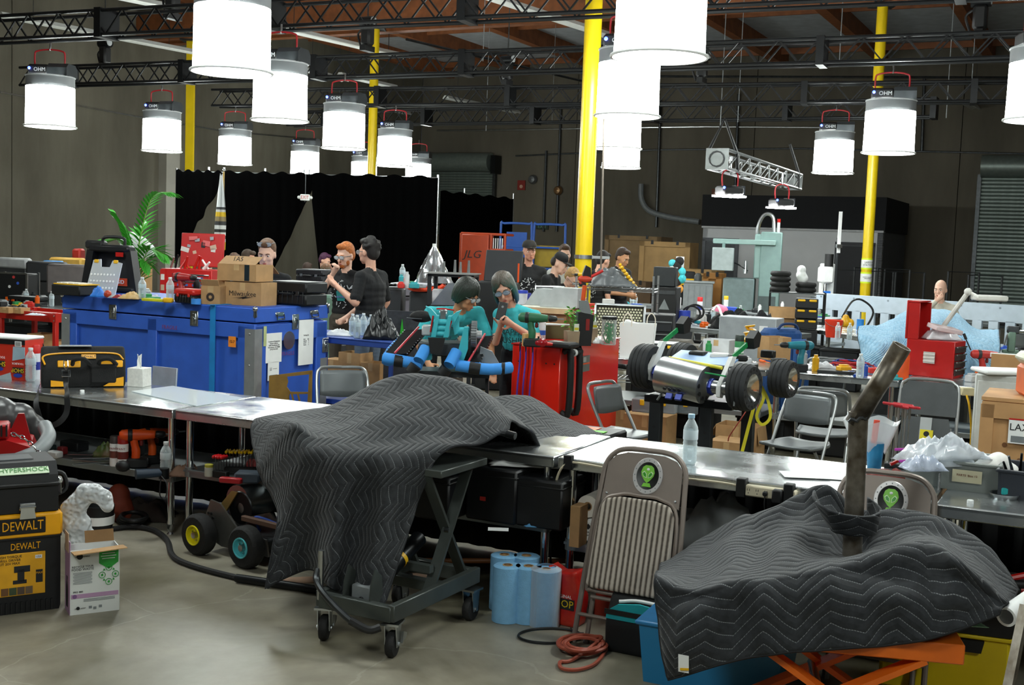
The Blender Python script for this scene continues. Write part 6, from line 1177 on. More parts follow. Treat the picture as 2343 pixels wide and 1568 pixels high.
    if hstyle in ('short','curly','side'):
        if not cap: hb.sph((0,.032,.06),(.083,.096,.095),16,12);hb.sph((0,-.045,.115),(.058,.045,.035),12,8)
        hb.sph((0,.06,.015),(.076,.066,.07 if cap else .09),14,10)
        if hstyle == 'curly':
            rn=random.Random(3)
            for i in range(60):
                a,t=rn.uniform(0,2*pi),rn.uniform(.0,1.75);q=V((.085*sin(t)*cos(a),.03+.1*sin(t)*sin(a),.055+.1*cos(t)))
                if not (q.y < -.035 and q.z < .09): hb.sph(q,.019,7,5)
        if hstyle == 'side':
            hb.sph((0,-.03,.1),(.075,.075,.055),12,8)
            for i in range(7): hb.sph((-.05+.018*i,-.085+.002*i,.075-.006*i),(.018,.016,.03),8,6)
            for s in (-1,1): hb.sph((s*.07,.015,.0),(.018,.045,.055),8,6)
    if hb.v and hstyle != 'bald': o=remesh(hb,'hair',[hm],e,.008,3);o.matrix_local=HM
    if hstyle in ('bob','mop'):
        k=('hair',hair,hstyle)
        if k not in _mc:
            m_,n_,p_=nt('m_dyed_hair');tc=N(n_,'ShaderNodeTexCoord');sp=N(n_,'ShaderNodeSeparateXYZ');L(n_,tc,'Object',sp,0);nz=N(n_,'ShaderNodeTexNoise');nz.inputs['Scale'].default_value=30;mp=N(n_,'ShaderNodeMapping');mp.inputs['Scale'].default_value=(3,3,.3);L(n_,tc,'Object',mp,0);L(n_,mp,0,nz,'Vector')
            ma=N(n_,'ShaderNodeMath',operation='MULTIPLY_ADD');ma.inputs[1].default_value=.22;L(n_,nz,'Fac',ma,0);L(n_,sp,2,ma,2);r_=N(n_,'ShaderNodeMapRange');r_.inputs[1].default_value=-.02;r_.inputs[2].default_value=.24;L(n_,ma,0,r_,0)
            cr_=N(n_,'ShaderNodeValToRGB');el=cr_.color_ramp.elements;el[0].color=C('#14496e' if hstyle == 'bob' else '#1c5a48');el[1].color=C(hair);x_=el.new(.45);x_.color=C('#174f45' if hstyle == 'bob' else '#23382c');L(n_,r_,0,cr_,'Fac');L(n_,cr_,'Color',p_,'Base Color');p_.inputs['Roughness'].default_value=.5
            bp=N(n_,'ShaderNodeBump');bp.inputs['Strength'].default_value=.6;bp.inputs['Distance'].default_value=.01;L(n_,nz,'Fac',bp,'Height');L(n_,bp,'Normal',p_,'Normal');_mc[k]=m_
        prof=[(.006,.158,180),(.045,.15,180),(.075,.125,180),(.09,.095,180),(.096,.065,168),(.1,.035,142),(.102,0,132),(.103,-.04,128),(.101,-.08,126),(.092,-.115,122),(.08,-.135,118)] if hstyle == 'bob' else [(.006,.16,180),(.048,.152,180),(.08,.125,180),(.095,.095,180),(.101,.065,180),(.104,.04,166),(.104,.012,138),(.1,-.02,122),(.094,-.05,112),(.086,-.07,105)]
        rows=[]
        for (r__,z__,am) in prof:
            rows.append([(r__*sin(rad(-am+2*am*i/28)),.018+r__*1.1*cos(rad(-am+2*am*i/28)),z__+.005*sin(i*2.3)*(1 if z__ < .1 else 0)) for i in range(29)])
        o=child(B().grid(rows),'hair',_mc[k],angle=180);o.modifiers.new('t','SOLIDIFY').thickness=.016
    if beard: hb=B();[hb.sph(q,r,10,7) for q,r in (((0,-.07,-.085),(.032,.028,.028)),((-.045,-.035,-.055),(.022,.035,.035)),((.045,-.035,-.055),(.022,.035,.035)),((0,-.094,-.038),(.024,.008,.006)))];o=remesh(hb,'beard',[mat(beard,.8,0,.2,60,.5)],e,.007,2);o.matrix_local=HM
    if cap:
        c_=child(B().lathe([(.09,.06),(.093,.085),(.08,.125),(.05,.15),(0,.157)],18,(0,.015,0)),'cap',mat(cap,.8));o=B().prism([(-.075,-.05),(-.06,-.13),(0,-.155),(.06,-.13),(.075,-.05)],.058,.066,'xy').obj('cap_brim',mat(cap,.8),c_)
    if glasses:
        z0=.012 if glasses != 'up' else .12;y0=-.103 if glasses != 'up' else -.075
        g=B();
        for s in (-1,1): g.sph((s*.034,y0,z0),(.032,.006,.021),12,8)
        gl=child(g,'safety_glasses',clear('#9fc4dd' if glasses == 'blue' else '#dfe8ee',.35,.04));fb=B()
        for s in (-1,1): fb.tube([(s*.066,y0+.003,z0+.008),(s*.078,y0+.05,z0+.006),(s*.08,.02 if glasses != 'up' else y0+.09,z0-.005)],.003,5);fb.tube([(s*.034+.032*cos(a),y0-.002,z0+.021*sin(a)) for a in np.linspace(0,2*pi,17)[:-1]],.002,5,True)
        fb.obj('frame',mat('#5a5f63',.4),gl)
    if emblem: emblem(e,ch,w)
    e['hd']=0;del e['hd'];return e
def em_white(col='#c9ccce',w_=.2,h_=.24,back=False,seed=1,teal=None):
    def f(e,ch,w):
        rn=random.Random(seed);b=B();y=(.118*w) if back else (-.118*w);parts=[]
        for i in range(46):
            x,z=rn.uniform(-w_/2,w_/2),rn.uniform(-h_/2,h_/2);a=rn.uniform(0,pi);l=rn.uniform(.012,.04)
            if (x/(w_/2))**2+(z/(h_/2))**2 < 1: b.box((ch.x+x,ch.y+y*(1-.32*(abs(x)/.15)**2)+(.004 if back else -.004),ch.z-.09+z),(l,.004,.008),0,(0,a,0))
        b.obj('shirt_print',mat(col,.7),e,False)['kind']='stuff'
        if teal: q=B().prism([(-.04,-.06),(.04,-.06),(.055,.03),(.03,.07),(-.03,.07),(-.055,.03)],y-.007,y-.003,'xz').obj('print_badge',mat(teal,.7),e,False);q.location=(ch.x,ch.y,ch.z-.09);text('ULTRAVIOLET',.022,mat('#8a5ac8',.6),e,(ch.x+.02,ch.y+y-.012,ch.z-.11),FRONT)
    return f
def em_word(txt,size,col,dz,back=False):
    def f(e,ch,w): text(txt,size,mat(col,.7),e,(ch.x,ch.y+(.125 if back else -.125)*w,ch.z+dz),(pi/2,0,pi if back else 0))
    return f
def P(px,d): return fl(px,d)
# the pair in turquoise shirts
person(P(1040,9.85),rad(14),'person in turquoise shirt with dark green hair leaning over the robot',1.0,J=dict(pel=(-.05,.42,.93),chest=(-.02,.12,1.12),neck=(.03,-.04,1.22),head=(.07,-.13,1.345),rsh=(-.2,.0,1.19),lsh=(.2,-.02,1.2),rel=(-.32,-.12,.96),rwr=(-.26,-.3,.8),lel=(.30,-.08,.95),lwr=(.28,-.25,.78),rhip=(-.13,.42,.9),lhip=(.05,.42,.9),rkn=(-.14,.38,.48),lkn=(.06,.4,.48),ran=(-.14,.45,.09),lan=(.06,.46,.09)),head=(42,26,0),skin='tan',shirt='#3fb6bf',trousers='#202226',hair='#1d211a',hstyle='mop',sleeve=.5,glasses='clear',vox=.009,emblem=em_white('#1d4a52',.16,.16,seed=5))
person(P(1176,9.8),rad(-20),'person in turquoise shirt with blue bob hair looking at a phone',1.0,J=dict(pel=(.0,.18,.9),chest=(.0,.1,1.12),neck=(-.02,.03,1.27),head=(-.075,-.04,1.405),rsh=(-.15,.06,1.19),lsh=(.16,.08,1.19),rel=(-.12,-.08,.97),rwr=(-.03,-.22,1.11),lel=(.24,-.06,1.0),lwr=(.09,-.25,1.13),rhip=(-.08,.18,.86),lhip=(.08,.18,.86),rkn=(-.1,.15,.45),lkn=(.08,.16,.45),ran=(-.1,.22,.09),lan=(.08,.24,.09)),head=(8,22,-14),skin='fair',shirt='#41b8c1',trousers='#1c1d20',hair='#5a5148',hstyle='bob',sleeve=.4,glasses='blue',fem=True,vox=.008,hands=((40,0),(45,0)),emblem=em_word('WRAPPING\nCRUSHING',.07,'#18383c',-.1))
q=P(1172,9.45);ph=thing('mobile_phone','black mobile phone held by the person with blue hair','phone',pd(1148,712,9.46));B().box((0,0,0),(.075,.01,.15),.006).obj('case',BLACK,ph);B().cyl((.0,-.006,.035),(.0,-.004,.035),.01,seg=10).obj('camera_lens',GREY,ph);ph.rotation_euler=(rad(-20),rad(8),rad(-12))
# talking pair behind the crate
person(P(790,12.35),rad(-16),'ginger bearded person in black printed shirt with a hand at the mouth',1.0,J=dict(head=(0,-.03,1.59),neck=(0,0,1.44),rel=(-.27,-.08,1.15),rwr=(-.075,-.16,1.41),lel=(.25,-.02,1.13),lwr=(.1,-.14,.98)),head=(-14,14,0),skin='pale',hair='#b5662c',hstyle='short',beard='#a85a26',glasses='clear',sleeve=.42,vox=.009,hands=((75,0),(50,0)),trousers='#4a443a',emblem=em_white('#c6cacc',.26,.3,seed=2,teal='#2a8c8a'))
person(P(846,11.75),rad(-118),'dark haired person in black shirt turned away with one arm raised',1.02,J=dict(head=(0,-.03,1.61),rel=(-.25,.02,1.13),rwr=(-.2,-.1,.9),lel=(.27,.02,1.14),lwr=(.2,-.24,1.27)),head=(-8,4,0),skin='fair',hair='#1a1512',hstyle='curly',glasses='clear',sleeve=.5,vox=.009,hands=((20,0),(30,0)),trousers='#5f6f82',build=1.16)
person(P(609,10.95),rad(4),'person in black shirt with goggles pushed up behind the cartons',1.0,J=dict(head=(0,-.02,1.6)),head=(-6,14,0),skin='pale',hair='#6b4a30',hstyle='short',glasses='up',sleeve=.5,vox=.010,emblem=em_white('#b9bcbe',.2,.22,seed=8))
# group by the thick column
person(P(1206,15.5),rad(6),'smiling person in black cap and black printed shirt by the far table',1.04,head=(8,4,0),skin='ruddy',hair='#3a2a20',cap='#26231f',sleeve=.5,build=1.12,emblem=em_white('#d0d2d2',.22,.28,seed=11),vox=.012)
person(P(1246,14.4),rad(70),'person in black cap seen from the side bending to work',1.0,J=dict(chest=(0,-.05,1.25),neck=(0,-.1,1.42),head=(0,-.17,1.55),rsh=(-.185,-.07,1.37),lsh=(.185,-.07,1.37),rel=(-.22,-.1,1.08),rwr=(-.12,-.36,1.1),lel=(.22,-.1,1.08),lwr=(.12,-.36,1.1)),head=(0,25,0),skin='pale',hair='#2a211a',cap='#17181a',sleeve=.5,vox=.012,build=1.1,emblem=em_white('#a9adb0',.16,.2,back=True,seed=13),hands=((40,0),(40,0)))
person(P(1274,15.0),rad(40),'blond person in dark shirt stooping over handheld parts',.96,J=dict(chest=(0,-.08,1.2),neck=(0,-.18,1.34),head=(0,-.27,1.43),rsh=(-.185,-.12,1.3),lsh=(.185,-.12,1.3),rel=(-.22,-.2,1.05),rwr=(-.08,-.38,1.12),lel=(.22,-.2,1.05),lwr=(.08,-.38,1.12)),head=(0,42,0),skin='pale',hair='#b08a54',glasses='clear',sleeve=.5,vox=.012,hands=((50,0),(50,0)))
person(P(1287,16.2),rad(0),'bearded person in light grey shirt standing behind the stooping one',1.02,J=dict(lel=(.24,-.02,1.12),lwr=(.12,-.18,.95)),head=(4,10,0),skin='pale',shirt='#b9bab6',trousers='#3a3d42',hair='#4a3424',beard='#5a3c28',sleeve=.5,vox=.012,emblem=em_white('#8f8a5a',.12,.08,seed=17))
person(P(1366,16.4),rad(130),'dark haired person in black shirt half hidden by the thick column',1.0,J=dict(head=(0,-.08,1.58)),head=(0,22,0),skin='fair',hair='#1d1714',sleeve=.5,vox=.012,emblem=em_white('#b5b8ba',.2,.24,back=True,seed=19))
person(P(1412,17.2),rad(35),'person in plain black shirt looking down beside the plywood crates',1.03,J=dict(head=(0,-.07,1.58),rel=(-.23,-.02,1.1),rwr=(-.06,-.24,1.08),lel=(.23,-.02,1.1),lwr=(.06,-.24,1.06)),head=(10,24,0),skin='tan',hair='#3a2a1e',sleeve=.5,vox=.012,hands=((50,0),(50,0)))
# seated people
person(P(2150,17.5),rad(-22),'bald person in white sweater seated with a hand at the face',1.13,J=dict(rel=(-.2,-.2,.86),rwr=(-.05,-.2,1.02),lel=(.24,-.16,.76),lwr=(.1,-.34,.78)),head=(-16,8,0),skin='pale',shirt='#c6c2b4',trousers='#3a3c40',hstyle='bald',hair='#6a5a4c',sleeve=1.0,vox=.012,hands=((60,0),(40,0)),seated=True)
person(P(475,17.6),rad(200),'dark haired person in grey shirt seated with back turned by the red chest',1.12,head=(10,15,0),skin='pale',shirt='#5c6266',hair='#241c18',sleeve=.5,vox=.013,seated=True)
person(P(530,16.8),rad(175),'curly brown haired person in pale blue shirt seated with back turned',1.12,head=(-5,15,0),skin='fair',shirt='#8fb0c4',hair='#5a4030',hstyle='curly',sleeve=.5,vox=.013,seated=True)
person(P(563,19.5),rad(30),'person in blue grey shirt seated facing the drape with a hand at the mouth',1.15,J=dict(rel=(-.2,-.2,.84),rwr=(-.05,-.2,1.02)),head=(40,12,0),skin='ruddy',shirt='#5f7488',hair='#4a3a2e',sleeve=.5,vox=.013,hands=((60,0),(30,0)),seated=True)
person(P(697,21.5),rad(160),'brown haired person seated behind the flat black case',.98,head=(0,10,0),skin='fair',shirt='#3a3d42',hair='#3d2a1e',sleeve=.5,vox=.014,seated=True)
person(P(741,21.0),rad(20),'curly haired person seated behind the flat black case',.98,head=(-20,10,0),skin='fair',shirt='#4a4f58',hair='#6a4426',hstyle='bob',sleeve=.5,vox=.014,seated=True)
person(P(733,23.5),rad(60),'person in blue denim jacket seated by the drape opening',1.1,head=(10,20,0),skin='fair',shirt='#33465e',hair='#4a2040',sleeve=1.0,vox=.014,seated=True)
# ------------------------------------------------ drapes, flag, signs
def drape(name,pts,z0,z1,label,m,cut=None,folds=9,n=90,th=.01):
    """hanging cloth along a polyline; cut(t) gives the height of the lower edge"""
    P_=catmull(pts,max(2,n//(len(pts)-1)));rows=[]
    for k in range(13):
        r=[]
        for i,p in enumerate(P_):
            t=i/(len(P_)-1);lo=cut(t) if cut else z0;zz=z1+.03*sin(t*31)-(z1-lo)*k/12;a=.02*sin(t*folds*2*pi)+.015*sin(t*folds*3.7*pi+1)
            d=V((P_[-1]-P_[0]).normalized());nn=V((-d.y,d.x,0));r.append(V((p.x,p.y,zz))+nn*a*(.4+.6*k/12))
        rows.append(r)
    o=B().grid(rows).obj(name,m,angle=180);o.modifiers.new('t','SOLIDIFY').thickness=th;return tag(o,label,'drape')
DRP=mat('#050506',1.0,0,.12,6);DRP.node_tree.nodes['Principled BSDF'].inputs['Specular IOR Level'].default_value=.05;dl=fl(399,25.6);d2_=fl(510,25.3);d3_=fl(708,24.9);dr=fl(993,24.4);DZ=3.08
drape('stage_drape',[dl,dl.lerp(d2_,.5),d2_],0,DZ,'black drape panel tied back beside the concrete pilaster',DRP,lambda t: 1.0+(2.9-1.0)*t**.9,4,40)
drape('stage_drape',[d2_,d2_.lerp(d3_,.5),d3_],0,DZ,'black drape panel between the two openings',DRP,lambda t: .1+(2.75-.1)*max(0,(t-.3)/.7)**1.15,5,60)
drape('stage_drape',[d3_,d3_.lerp(dr,.5),dr],0,DZ,'wide black drape panel running to the end pole',DRP,lambda t: .1+max(0,.12-t)/.12*2.4,8,90)
e=thing('pipe_stand','thin metal pipe frame carrying the black drapes','pipe frame',dl);
for p in (dl,dr): B().cyl(p-dl+V((0,.06,0)),p-dl+V((0,.06,DZ+.05)),.025,seg=8).obj('upright',STEEL,e);B().box(p-dl+V((0,.06,.01)),(.4,.4,.02)).obj('base_plate',DKSTEEL,e)
B().cyl((0,.06,DZ-.02),dr-dl+V((0,.06,DZ-.02)),.02,seg=8).obj('top_rail',STEEL,e)
for t in (.13,.19,.35,.5,.52): B().box(dl.lerp(dr,t)-dl+V((0,.02,DZ+.04)),(.03,.04,.1)).obj('spring_clip',STEEL,e)
a,b_=fl(1000,33),fl(1166,36.5);drape('stage_drape',[a,a.lerp(b_,.5),b_],.05,3.15,'lower black drape in front of the roller door',DRP,None,12,60)
for px,d in ((1055,34.2),(1166,36.6)): p=fl(px,d);tag(B().cyl(p+V((0,-.1,0)),p+V((0,-.1,3.3)),.022,seg=8).obj('drape_pole',STEEL),'thin upright pole of the lower drape','pole','poles of the lower drape')
# lit concrete wall seen through the openings is the hall wall itself; flag on its staff
fp=fl(503,24.2);e=thing('furled_flag','white flag with gold and black emblem furled on a staff','flag',fp,rad(8));B().cyl((.02,0,0),(.04,0,3.02),.015,seg=8).obj('staff',mat('#a88a4a',.4),e);B().sph((.04,0,3.05),.035,10,8).obj('finial',CHROME,e);B().lathe([(0,0),(.2,0),(.2,.03),(.05,.06),(0,.06)],16).obj('base',mat('#8a7a4a',.4),e)
rows=[]
for k in range(15):
    z=2.95-.11*k;wd=.04+.16*min(1,k/9);rows.append([(.02+wd*(j/6-.5)*2*.55-.03,-.05+.05*sin(j*2.1+k*.25)*min(1,k/4),z+.03*sin(j*1.3)) for j in range(7)])
fm,n,p_=nt('m_flag_cloth');tc=N(n,'ShaderNodeTexCoord');sp=N(n,'ShaderNodeSeparateXYZ');L(n,tc,'Object',sp,0);r=N(n,'ShaderNodeMapRange');r.inputs[1].default_value=1.4;r.inputs[2].default_value=3.0;L(n,sp,2,r,0);cr_=N(n,'ShaderNodeValToRGB');cr_.color_ramp.interpolation='CONSTANT';el=cr_.color_ramp.elements;el[0].color=C('#c8a21e');el[1].position=.12;el[1].color=C('#c9cbc8')
for ps,cl in ((.16,'#3a3a36'),(.2,'#c9cbc8'),(.24,'#2c2c2a'),(.28,'#c9cbc8'),(.33,'#3a3a3a'),(.38,'#8a7a58'),(.44,'#d0ab28'),(.5,'#b9bbb8'),(.53,'#3a3c3e'),(.56,'#ccd0d2')): x=el.new(ps);x.color=C(cl)
L(n,r,0,cr_,'Fac');L(n,cr_,'Color',p_,'Base Color');p_.inputs['Roughness'].default_value=.7
o=B().grid(rows).obj('flag_cloth',fm,e,angle=180);o.modifiers.new('t','SOLIDIFY').thickness=.01
ep=pd(698,452,24.4);e=thing('exit_sign','white emergency exit sign with red letters and two lamp heads','sign',ep);B().box((0,0,0),(.2,.06,.13),.015).obj('case',WHITE,e);text('EXIT',.1,RED,e,(0,-.033,0),FRONT,sx=.8)
for s in (-1,1): B().sph((s*.125,-.01,0),.035,10,8).obj('lamp_head',mat('#d8dad8',.3),e)
B().cyl((0,.02,.06),(0,.02,DZ-ep.z),.008,seg=6).obj('hanger',DKSTEEL,e);B().box((0,0,-.085),(.02,.02,.02)).obj('test_light',BLACK,e)
for (px,py,w_,h_,m,lb) in ((1193,424,.55,.62,mat('#8a2a20',.6),'small red fire equipment sign on the end wall'),(1638,440,.5,.4,mat('#6b3a20',.6),'dull orange notice on the end wall')):
    p=backpt(px,py,.06);o=B().box((0,0,0),(w_*.6,.03,h_*.6)).obj('wall_sign',m);o.location=p;o.rotation_euler=(0,0,-rad(27));tag(o,lb,'sign');B().cyl((0,-.02,-.05),(0,-.018,-.05),.07,seg=12).obj('sign_symbol',mat('#c9a08a',.6),o)
for px,py,h,lb in ((1219,411,'#777a7c','round grey bell on the end wall'),(1277,436,'#8a6a4a','round brass bell on the end wall')):
    p=backpt(px,py,.1);o=B().lathe([(0,-.14),(.12,-.12),(.17,-.04),(.18,0),(0,0)],16,(0,0,0),'y').obj('alarm_bell',mat(h,.35,.6));o.location=p;o.rotation_euler=(0,0,-rad(27));tag(o,lb,'bell')
p=backpt(1241,519,.06);e=thing('exit_sign','dim green exit sign on the end wall above the blue lift','sign',p,-rad(27));B().box((0,0,0),(.5,.06,.2)).obj('case',mat('#2c3a30',.5),e);text('EXIT',.18,mat('#7aa88a',.5),e,(0,-.035,0),FRONT)
# ------------------------------------------------ office box, machines
o0=fl(1600,37);e=thing('office_block','small white office room with dark upper band','office',o0,-rad(27));OW=mat('#dcdee0',.7,0,.03,2);LB,DBk=5.45,4.0
B().box((LB/2,.08,1.25),(LB,.16,2.5)).obj('front_wall',OW,e,False);B().box((LB-.08,DBk/2,1.25),(.16,DBk,2.5)).obj('side_wall',mat('#5e6064',.8),e,False);B().box((.08,DBk/2,1.25),(.16,DBk,2.5)).obj('side_wall',OW,e,False)
B().box((LB/2,DBk/2,3.0),(LB+.1,DBk+.1,1.0)).obj('upper_band',mat('#101216',.8),e,False);B().box((LB/2,.05,2.5),(LB+.04,.3,.06)).obj('cornice',mat('#c2c4c6',.6),e,False)
for x0,w_,col in ((.12,.95,'#55585c'),(4.2,.95,'#232428')):
    d=B().box((x0+w_/2,-.02,1.03),(w_,.05,2.06)).obj('door',mat(col,.6),e,False);B().box((x0+w_*.45,-.05,1.05),(.1,.03,.3)).obj('lock_plate',BLACK,d);b=B()
    for x in (x0-.05,x0+w_+.05): b.box((x,-.03,1.05),(.1,.08,2.14))
    b.box((x0+w_/2,-.03,2.12),(w_+.2,.08,.1));b.obj('door_frame',mat('#6a6d72' if x0 < 1 else '#3a3b40',.6),d,False)
MINT=mat('#7f9c98',.45,.1,.05);MINT2=mat('#8fada8',.45,.1,.05);MDK=mat('#4c5a5a',.5)
mp=fl(1690,24);e=thing('milling_machine','big mint green milling machine with overhead arm and control box','machine',mp,rad(-14));
B().box((-.02,.3,.62),(.62,.8,1.24),.02).obj('base',mat('#6d7f80',.5),e);B().box((-.35,-.15,1.62),(.42,.3,.46),.01).obj('control_box',mat('#a6b4b4',.4),e);B().box((.05,.0,1.98),(1.25,.16,.1),.01).obj('overhead_arm',MINT2,e);B().box((.58,.3,1.1),(.42,.5,2.2),.02).obj('column',MINT,e);B().box((.4,.3,1.7),(.3,.4,.9),.02).obj('head',MINT2,e)
B().tube(catmull([(.3,.2,1.75),(.3,.2,2.3),(.42,.2,2.55),(.58,.2,2.5),(.62,.2,2.2)],6),.04,8).obj('hose',STEEL,e);B().cyl((.7,.2,2.2),(.7,.2,2.4),.03,seg=8).obj('signal_post',WHITE,e);B().cyl((.7,.2,2.4),(.7,.2,2.47),.035,seg=8).obj('signal_light',RED,e);B().cyl((.1,-.1,1.35),(.1,-.1,1.6),.05,.02,10).obj('spindle',STEEL,e);B().cyl((-.35,-.15,1.85),(-.35,-.15,1.95),.03,seg=8).obj('box_hanger',MINT,e)
B().tube(catmull([(-.12,-.1,1.55),(0,-.15,1.5),(.15,-.1,1.4)],4),.015,6).obj('coolant_pipe',BLACKM,e);B().box((.55,.04,.75),(.34,.02,.3)).obj('vent_grille',MDK,e)
cp=fl(1590,24.5);e=thing('grey_cabinet','pale grey ribbed metal cabinet beside the milling machine','cabinet',cp,rad(-10));B().box((.05,.2,.55),(.6,.5,1.1),.01).obj('body',mat('#8a9092',.5),e);B().box((.05,.2,1.12),(.66,.56,.04),.01).obj('top',mat('#9aa0a2',.5),e)
for i in range(5): B().box((-.2+.12*i,-.055,.55),(.1,.012,1.0),.004).obj('door_panel',mat('#848a8c',.5),e)
o=B().lathe([(0,0),(.08,0),(.08,.1),(.05,.16),(0,.17)],12).obj('air_regulator',mat('#3a3d3c',.4));o.location=cp+V((.05,.1,1.14));tag(o,'dark round regulator on the ribbed cabinet','regulator')
cp=fl(1885,21.5);e=thing('benchtop_mill','white benchtop mill with a tall thin mast','machine',cp,rad(10));B().box((.1,.1,.45),(.5,.5,.9),.01).obj('stand',mat('#2c2f33',.5),e);B().box((.12,.2,1.25),(.2,.25,.75),.02).obj('column',WHITE,e);B().box((.0,.0,1.42),(.22,.25,.3),.03).obj('head',WHITE,e);B().cyl((.05,.0,1.55),(.05,.0,1.8),.08,seg=14).obj('motor',BLACK,e);B().box((.0,-.05,1.0),(.45,.3,.06),.01).obj('work_bed',STEEL,e);B().cyl((.0,0,1.1),(0,0,1.28),.035,.02,10).obj('spindle',CHROME,e)
B().box((.22,.05,1.6),(.03,.03,1.0)).obj('mast',mat('#3a3d40',.5),e);B().box((.23,.02,2.2),(.06,.02,.75)).obj('mast_tube',WHITE,e);B().box((.2,-.05,1.95),(.1,.06,.06)).obj('mast_joint',STEEL,e);B().box((0,-.1,1.1),(.1,.08,.06)).obj('blue_vise',mat('#2a6fd0',.4),e)
# slotted barrier
bA,bB=fl(1868,20.6),fl(2372,18.0);ln=(bB-bA).length;e=thing('slotted_barrier','long pale grey slotted steel barrier panel','barrier',bA,atan2((bB-bA).y,(bB-bA).x));BR=mat('#aebcc8',.5,0,.05);zt=1.12
B().box((ln/2,0,zt-.14),(ln,.06,.28),.004).obj('top_panel',BR,e);B().box((ln/2,0,.25),(ln,.06,.5),.004).obj('bottom_panel',BR,e)
xs=np.arange(.25,ln,.26)
for x in xs: B().box((float(x),0,.68),(.15,.06,.36),.003).obj('slat',BR,e)
for x in np.arange(.1,ln,.62): B().cyl((float(x),-.034,zt-.06),(float(x),-.03,zt-.06),.018,seg=8).obj('bolt',mat('#7a858f',.5),e)
# dark railings behind the barrier
for i,(px,d) in enumerate(((1935,27),(1985,27.5),(2010,26.5),(2040,26.8),(2075,27),(2200,26),(2250,26))):
    p=fl(px,d);e=thing('guard_rail','dark tubular guard rail section standing behind the barrier','rail',p,rad(-10+7*(i % 3)),'guard rails behind the barrier');z1=1.45+.06*(i % 2)
    B().tube([(-.35,0,0),(-.35,0,z1),(.35,0,z1),(.35,0,0)],.025,8).obj('hoop',mat('#2a2d2f',.5),e);B().tube([(-.35,0,z1*.55),(.35,0,z1*.55)],.02,8).obj('mid_rail',mat('#2a2d2f',.5),e)
# plywood crates at the back
def wcrate(px,d,w,dp,h,lb,z0=0.0,rz=rad(-20),col='#97794f'):
    p=fl(px,d);e=thing('shipping_crate',lb,'crate',p+V((0,0,z0)),rz);m=mat(col,.8,0,.15,3)
    B().box((w/2,dp/2,h/2),(w,dp,h),.004).obj('box',m,e,False)
    for x in (.06,w-.06): B().box((x,-.02,h/2),(.12,.03,h)).obj('batten',m,e,False)
    for z in (.06,h-.06): B().box((w/2,-.02,z),(w,.03,.12)).obj('batten',m,e,False)
    for x in (w*.25,w*.75): B().box((x,-.04,h-.02),(.06,.02,.1)).obj('clip',BLACKM,e)
wcrate(1378,33,1.6,1.4,2.1,'tall brown plywood crate at the back with stencil marks',col='#7d6647');wcrate(1458,29,1.25,1.0,1.95,'plywood crate with black clips beside the dark gap',col='#94764c');wcrate(1505,26.5,1.3,.9,1.35,'low plywood crate behind the machines',col='#8a6d45');wcrate(1392,27.6,1.0,.6,1.0,'dark brown low crate under the far tables',col='#4e3c28');wcrate(1606,25.3,.4,.5,1.3,'narrow orange brown crate next to the grey cabinet',col='#9a6a36')
o=B().box((0,0,.66),(.4,.4,1.32),.02).obj('pump_cabinet',BLACK);o.location=fl(1563,25.3);tag(o,'slim black cabinet with a yellow band in front of the low crate','cabinet');B().box((0,-.21,1.1),(.4,.03,.14)).obj('yellow_panel',YELLOW,o)
# orange platform lift and blue lift
JO=mat('#a03a16',.5,0,.06);p=fl(1053,26.5);e=thing('platform_lift','orange scissor platform lift with railings and bold black lettering','lift',p,rad(-12));s=26.5/FPX
B().box((.35,0,1.3),(.62,.5,1.3),.02).obj('mast_housing',JO,e);B().box((.35,.0,.35),(.75,1.2,.7),.02).obj('base',JO,e);text('JLG',.24,INK,e,(.3,-.255,1.5),FRONT,shear=.25,sx=1.1)
for z in (1.96,1.62): B().tube([(.02,-.2,z),(1.02,-.2,z),(1.02,.6,z)],.03,8).obj('rail',JO,e)
for x in (.02,.7,1.02): B().cyl((x,-.2,.7),(x,-.2,1.97),.03,seg=8).obj('rail_post',JO,e)
for i in range(6): B().box((.74+.05*(i % 2)+.1*(i//2),-.1,1.7),(.02,.02,.36)).obj('white_slat',WHITE,e)
JB=mat('#1f4a94',.5,0,.06);p=fl(1140,28.5);e=thing('platform_lift','blue scissor platform lift with looped guard rails','lift',p,rad(-14))
B().box((.75,.4,.4),(1.5,.7,.7),.02).obj('base',JB,e);B().box((.4,0,1.75),(.5,.04,.6)).obj('control_panel',JB,e);B().box((1.15,.1,1.5),(.6,.04,.5)).obj('yellow_panel',mat('#8a7414',.5),e)
for x0 in (0,.82): B().tube(catmull([(x0,0,.7),(x0,0,2.15),(x0+.08,0,2.25),(x0+.68,0,2.25),(x0+.76,0,2.15),(x0+.76,0,.7)],4),.03,8).obj('rail_loop',JB,e)
for z in (1.2,1.7): B().tube([(0,0,z),(1.58,0,z)],.025,8).obj('rail',JB,e)
for i in range(5): B().box((.06+.1*i,.05,1.3),(.025,.02,.34)).obj('white_slat',WHITE,e)
